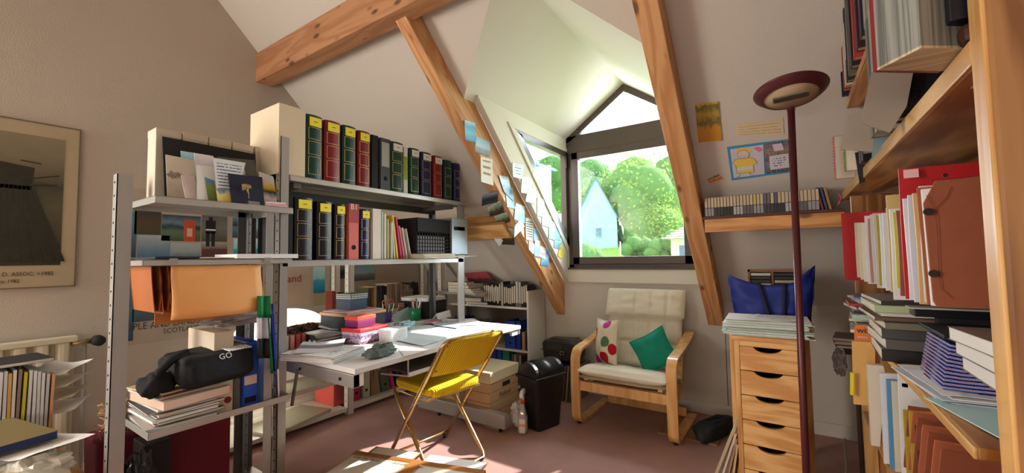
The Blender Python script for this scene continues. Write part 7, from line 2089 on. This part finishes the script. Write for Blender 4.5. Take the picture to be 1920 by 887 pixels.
uprightsheet('black_folder', 'black curved folder behind the green spiral notebook', [(1612, 345), (1622, 340), (1622, 300), (1612, 285), (1603, 286)], 2.0, M_blackm, 'folder')
o = MB().tube([PY(2.2, 1572, 362), PY(2.19, 1578, 372), PY(2.18, 1571, 384), PY(2.17, 1575, 378)], .003, 6).build('pink_ribbon', cm(226, 80, 110), at=PY(2.2, 1572, 362), smooth=True)
tag(o, 'pink ribbon hanging from the spiral notebook over the shelf edge', 'ribbon')
# ---- things on the highest shelf S2
ZS2 = S2 + .032
us = [((1572, 1578), (0, 300, 248), (26, 30, 60), 'dark navy book at the far end of the highest shelf'), ]
far = [(2.30, .02, .16, (28, 34, 62), 'dark navy folder at the far end of the highest shelf'), (2.22, .03, .34, (150, 40, 50), 'dark red tall binder on the highest shelf'), (2.17, .03, .36, (226, 216, 190), 'cream tall binder with lettering on the highest shelf'),
       (2.11, .03, .36, (60, 60, 60), 'black lettered binder on the highest shelf'), (2.04, .035, .33, (110, 108, 100), 'grey binder on the highest shelf'), (1.96, .035, .30, (40, 34, 40), 'black book on the highest shelf'),
       (1.88, .03, .26, (180, 60, 60), 'red striped book on the highest shelf'), (1.80, .035, .30, (60, 30, 34), 'maroon book on the highest shelf'), (1.71, .04, .34, (36, 40, 60), 'dark blue book on the highest shelf'), (1.62, .045, .34, (150, 150, 140), 'pale grey book nearest on the highest shelf')]
for (y, w, h, c3, lab) in far:
    hh = min(h, SL - y - ZS2 - .03)
    if hh > .05:
        book(lab, TR((BX - .02, y, ZS2), 0, 0, -PI / 2), w, hh, .24, cm(*c3, .5), band=cm(206, 196, 176) if 'letter' in lab else None)

# ---- shelf S3: magazine pile, black box, flag leaflets, grey books
ZS3 = S3 + .001
def lay(lab, u, v, y, dims, rz, c3, name='magazine', cat='magazine', z=None, pages=None, tilt=0.0):
    p = PY(y, u, v)
    return flat_book(lab, (p.x + dims[0] / 2, y + dims[1] / 2, z), dims, rz, cm(*c3, .35), name=name, cat=cat, pages=pages, tilt=tilt)
z = ZS3
names = ['white magazine at the bottom of the far pile on the middle shelf', 'pale green magazine in the far pile', 'white brochure in the far pile on the middle shelf', 'grey magazine in the far pile', 'cream booklet in the far pile', 'mint green thick book in the far pile on the middle shelf', 'dark magazine with a photo cover in the far pile', 'mauve magazine in the far pile', 'red edged magazine in the far pile', 'light blue magazine in the far pile', 'white leaflet on top of the far pile', 'blue and white comic on top of the far pile']
cc = [(226, 226, 222), (176, 206, 190), (222, 222, 226), (120, 116, 110), (216, 206, 180), (170, 196, 180), (60, 56, 54), (150, 120, 140), (180, 60, 60), (120, 170, 200), (222, 222, 222), (90, 130, 180)]
rnd = random.Random(8)
for k in range(12):
    h = [.012, .01, .008, .012, .01, .022, .014, .012, .01, .01, .006, .008][k]
    flat_book(names[k], (.335 + rnd.uniform(-.02, .02), 2.22 + rnd.uniform(-.02, .03), z), (.21, .26, h), PI / 2 + rnd.uniform(-.12, .12), cm(*cc[k], .4), group='far pile on the middle shelf', name='magazine', cat='magazine'); z += h + .001
z = ZS3
names = ['black lower magazine of the thick middle pile', 'grey hardback book of the thick middle pile', 'dark grey hardback book of the thick middle pile', 'olive grey book of the thick middle pile', 'brown photo magazine of the thick middle pile', 'white booklet on the thick middle pile', 'green edged thick book on the thick middle pile', 'open dark magazine with a landscape cover on the thick middle pile']
cc = [(34, 32, 32), (96, 92, 86), (70, 68, 66), (120, 116, 100), (110, 84, 70), (220, 216, 206), (176, 190, 150), (60, 52, 48)]
for k in range(8):
    h = [.035, .03, .028, .02, .012, .012, .022, .012][k]
    flat_book(names[k], (.335 + rnd.uniform(-.012, .012), 1.78 + rnd.uniform(-.015, .015), z), (.30, .26, h), PI / 2 + rnd.uniform(-.06, .06), cm(*cc[k], .35), group='thick middle pile on the middle shelf', name='magazine', cat='magazine'); z += h + .001
z = ZS3
pile('loose white papers lying along the front edge of the middle shelf', (.335, 1.40, ZS3), (.19, .28, .012), .1, M_paper, [M_paper, cm(200, 206, 220)], n=5, jit=.02)
bxk = thing('flat_box', 'flat black box with a milky plastic rim on the middle shelf', 'box', (.42, 1.44, ZS3 + .014))
MB().box(.32, .57, 1.56, 1.60, ZS3 + .0, ZS3 + .145).build('rear_block', M_blackm, bxk, world=True)
MB().box(.27, .57, 1.54, 1.60, ZS3 + .145, ZS3 + .165).build('lid', M_black, bxk, world=True, bevel=.002)
MB().box(.262, .57, 1.535, 1.60, ZS3 + .166, ZS3 + .170).build('rim', cm(190, 190, 180, .3), bxk, world=True)
m_flag = photo('flagprint', [(0, hexc(26, 50, 130)), (.3, hexc(50, 100, 200)), (.5, hexc(200, 210, 235)), (.6, hexc(30, 60, 150)), (.8, hexc(180, 50, 60)), (1, hexc(220, 210, 215))], 95, 12, 1.3, .25)
z = ZS3 + .014
for k in range(13):
    h = .0075
    o = MB().sheet(10, 4, lambda a, b, k=k, z=z: (.262 + .0016 * k + .25 * a, 1.29 + .19 * b - .0 * k, z + .002 + .010 * math.sin(a * PI) * (k / 13) + .012 * (a < .12) * (k / 13) * (.12 - a) * 8), .0055).build('folded_leaflet', m_flag, at=(.3, 1.3, z))
    tag(o, 'glossy blue folded leaflet in the pile on the middle shelf, %s from below' % ORL[k], 'leaflet', 'glossy blue leaflets'); z += h
o = MB().box(.27, .56, 1.285, 1.50, ZS3 + .128, ZS3 + .136).build('black_folder', M_black, at=(.4, 1.4, ZS3 + .13), bevel=.001)
z = ZS3 + .001
tag(o, 'thin black folder lying over the blue leaflets', 'folder')
names = ['lowest brown grey thick book at the near end of the middle shelf', 'brown grey thick book at the near end of the middle shelf', 'top brown grey thick book at the near end of the middle shelf']
zq_ = z
for k in range(6):
    h = [.014, .012, .013, .010, .013, .012][k]
    flat_book('grey edged magazine under the three thick near books, %s' % ORD[k], (.455 + .006 * (k % 3), 1.165, zq_), (.30, .22, h), PI / 2 + .05 * ((k % 3) - 1), cm(*[(150, 146, 140), (196, 194, 190), (110, 104, 100)][k % 3], .4), group='magazines at the near end', name='magazine', cat='magazine', pages=M_paper); zq_ += h + .0008
z = zq_
for k in range(3):
    h = [.030, .028, .026][k]
    flat_book(names[k], (.415 - .006 * k, 1.13, z), (.19, .27, h), PI / 2 + .04 * k, cm(*[(120, 104, 92), (104, 90, 80), (136, 118, 106)][k], .45), group='thick books at the near end', pages=cm(226, 226, 222)); z += h + .001
paper('pale turquoise folder lying on the middle shelf in front of the near books', (.315, 1.16, ZS3 + .001), (.12, .24), .25, mat('sheet_tq', hexc(190, 226, 226), .6), curl=.001, thick=.002)
paper('white sheet on the middle shelf in front of the blue leaflets', (.29, 1.40, ZS3 + .001), (.08, .2), .1, M_paper, thick=.002, curl=.0)
# pile sticking out at the far end beyond the shelf
for k, (c3, lab) in enumerate([((40, 38, 40), 'dark magazine in the pile sticking out at the far end of the bookcase'), ((206, 196, 180), 'cream magazine in the pile sticking out at the far end'), ((120, 100, 90), 'brown magazine on top of the pile sticking out at the far end')]):
    p = PY(2.62, 1562, 668)
    flat_book(lab, (p.x + .15, 2.64, .745 + .016 * k), (.28, .20, .014), -.06 * k, cm(*c3, .35), name='magazine', cat='magazine')
st_ = thing('stool', 'dark narrow stand behind the far end of the bookcase holding magazines', 'stand', (.30, 2.64, 0))
MB().box(.20, .44, 2.56, 2.74, .715, .742).build('top', cm(70, 46, 30), st_, world=True)
MB().box(.24, .28, 2.58, 2.72, 0, .715).build('leg', cm(70, 46, 30), st_, world=True); MB().box(.38, .42, 2.58, 2.72, 0, .715).build('leg', cm(70, 46, 30), st_, world=True)
crumple('plastic_bag', 'clear crumpled plastic bag hanging below the magazines at the far end', 'bag', (.175, 2.58, .60), (.05, .08, .12), mat('milky_plastic', hexc(176, 168, 168), .25), 61, .5)
# ---- below S3
ZS4 = S4 + .001
def lf(name, lab, px, y, m, cat='folder', th=.006):
    P = [PY(y, u, v) for u, v in px]
    o = MB().prism([tuple(p) for p in P], (0, th, 0)).build(name, m, at=P[0])
    return tag(o, lab, cat)
lf('envelope', 'large creased ochre envelope standing in the lower compartment', [(1601, 758), (1636, 762), (1641, 742), (1641, 642), (1598, 640)], 2.02, mat('ochre_env', hexc(226, 178, 104), .6, bump=.6, bscale=14), 'envelope', .02)
oc = lf('orange_card', 'orange card wallet with a black word behind the ochre envelope', [(1602, 640), (1640, 642), (1635, 612), (1628, 610), (1606, 609), (1602, 612)], 2.05, cm(226, 130, 66), 'card')
pw = PY(2.048, 1619, 620)
text('wiz', .030, M_ink, oc, frame_M(pw, (1, 0, 0), (0, 0, 1)), name='lettering')
text('extra', .014, M_paper, oc, frame_M(PY(2.048, 1617, 632), (1, 0, 0), (0, 0, 1)), name='lettering')
lf('yellow_tag', 'bright yellow tag hanging left of the ochre envelope', [(1594, 740), (1600, 742), (1601, 700), (1594, 698)], 2.0, cm(236, 220, 30), 'tag', .004)
lf('paper_bundle', 'bundle of cream papers in a clear sleeve in front of the ochre envelope', [(1634, 835), (1650, 838), (1660, 700), (1656, 686), (1626, 684)], 1.90, cm(222, 212, 196, .35), 'papers', .03)
fl_ = [(1650, 1664, 700, 870, 1.84, (226, 228, 234), 'clear white sleeve in the lower compartment'), (1662, 1672, 712, 880, 1.78, (90, 150, 196), 'light blue folder in the lower compartment'), (1672, 1690, 715, 885, 1.72, (206, 200, 180), 'pale cream folder with printing in the lower compartment'),
       (1684, 1700, 700, 890, 1.66, (226, 228, 232), 'shiny clear sleeve right of the cream folder'), (1694, 1706, 770, 895, 1.60, (180, 150, 50), 'olive gold folder in the lower compartment'), (1704, 1716, 770, 895, 1.55, (190, 160, 60), 'second olive gold folder in the lower compartment'), (1716, 1730, 800, 895, 1.50, (96, 60, 44), 'dark brown folder in the lower compartment'),
       (1728, 1750, 795, 895, 1.46, (180, 160, 170), 'mauve grey brochure in the lower compartment'), (1750, 1792, 822, 895, 1.42, (206, 190, 140), 'buff folder standing in the lower compartment'), (1770, 1790, 838, 895, 1.38, (110, 170, 200), 'light blue card with a green tree picture')]
for (u0, u1, v0, v1, y, c3, lab) in fl_:
    P = [PY(y, u0 + 8, v1), PY(y, u1 + 60, v1), PY(y, u1 + 60, v0 + 4), PY(y, u0, v0)]
    o = MB().prism([tuple(p) for p in P], (0, .012, 0)).build('document_folder', cm(*c3, .4), at=P[0])
    tag(o, lab, 'folder', 'folders in the lower compartment')
o = MB().box(PY(1.7, 1682, 715).x, PY(1.7, 1700, 715).x, 1.66, 1.70, PY(1.7, 1690, 722).z, PY(1.7, 1690, 710).z).build('green_cap', cm(20, 76, 54, .3), at=PY(1.7, 1690, 715), bevel=.004)
tag(o, 'dark green cap between the sleeves in the lower compartment', 'cap')
# leaning kraft folders under the near part of the shelf
for k in range(7):
    y = 1.66 - .050 * k
    P = [(BX + .02, y + .0, .56), (BX + .32, y, .56), (BX + .32, y + .0, .82), (BX + .02, y, .82)]
    o = MB().box(0, .30, 0, .005, 0, .235).build('kraft_folder', [M_kraft, cm(190, 110, 76)][k % 2], None)
    o.matrix_basis = TR((BX + .012, y, .575), .50, .0, 0)
    tag(o, 'brown kraft folder leaning under the middle shelf, %s from the far end' % ORL[k], 'folder', 'leaning kraft folders')
for k in range(4):
    y = 1.36 - .06 * k
    o = MB().box(0, .30, 0, .006, 0, .20).build('kraft_folder', [cm(150, 96, 66), cm(226, 190, 70, .3), cm(170, 116, 84), cm(130, 80, 56)][k], None)
    o.matrix_basis = TR((BX + .016, y, .335), .35, .0, 0)
    tag(o, ['brown cardboard folder at the bottom right of the bookcase', 'translucent yellow folder at the bottom right of the bookcase', 'tan folder right of the translucent yellow one', 'darkest brown folder nearest to the upright'][k], 'folder')
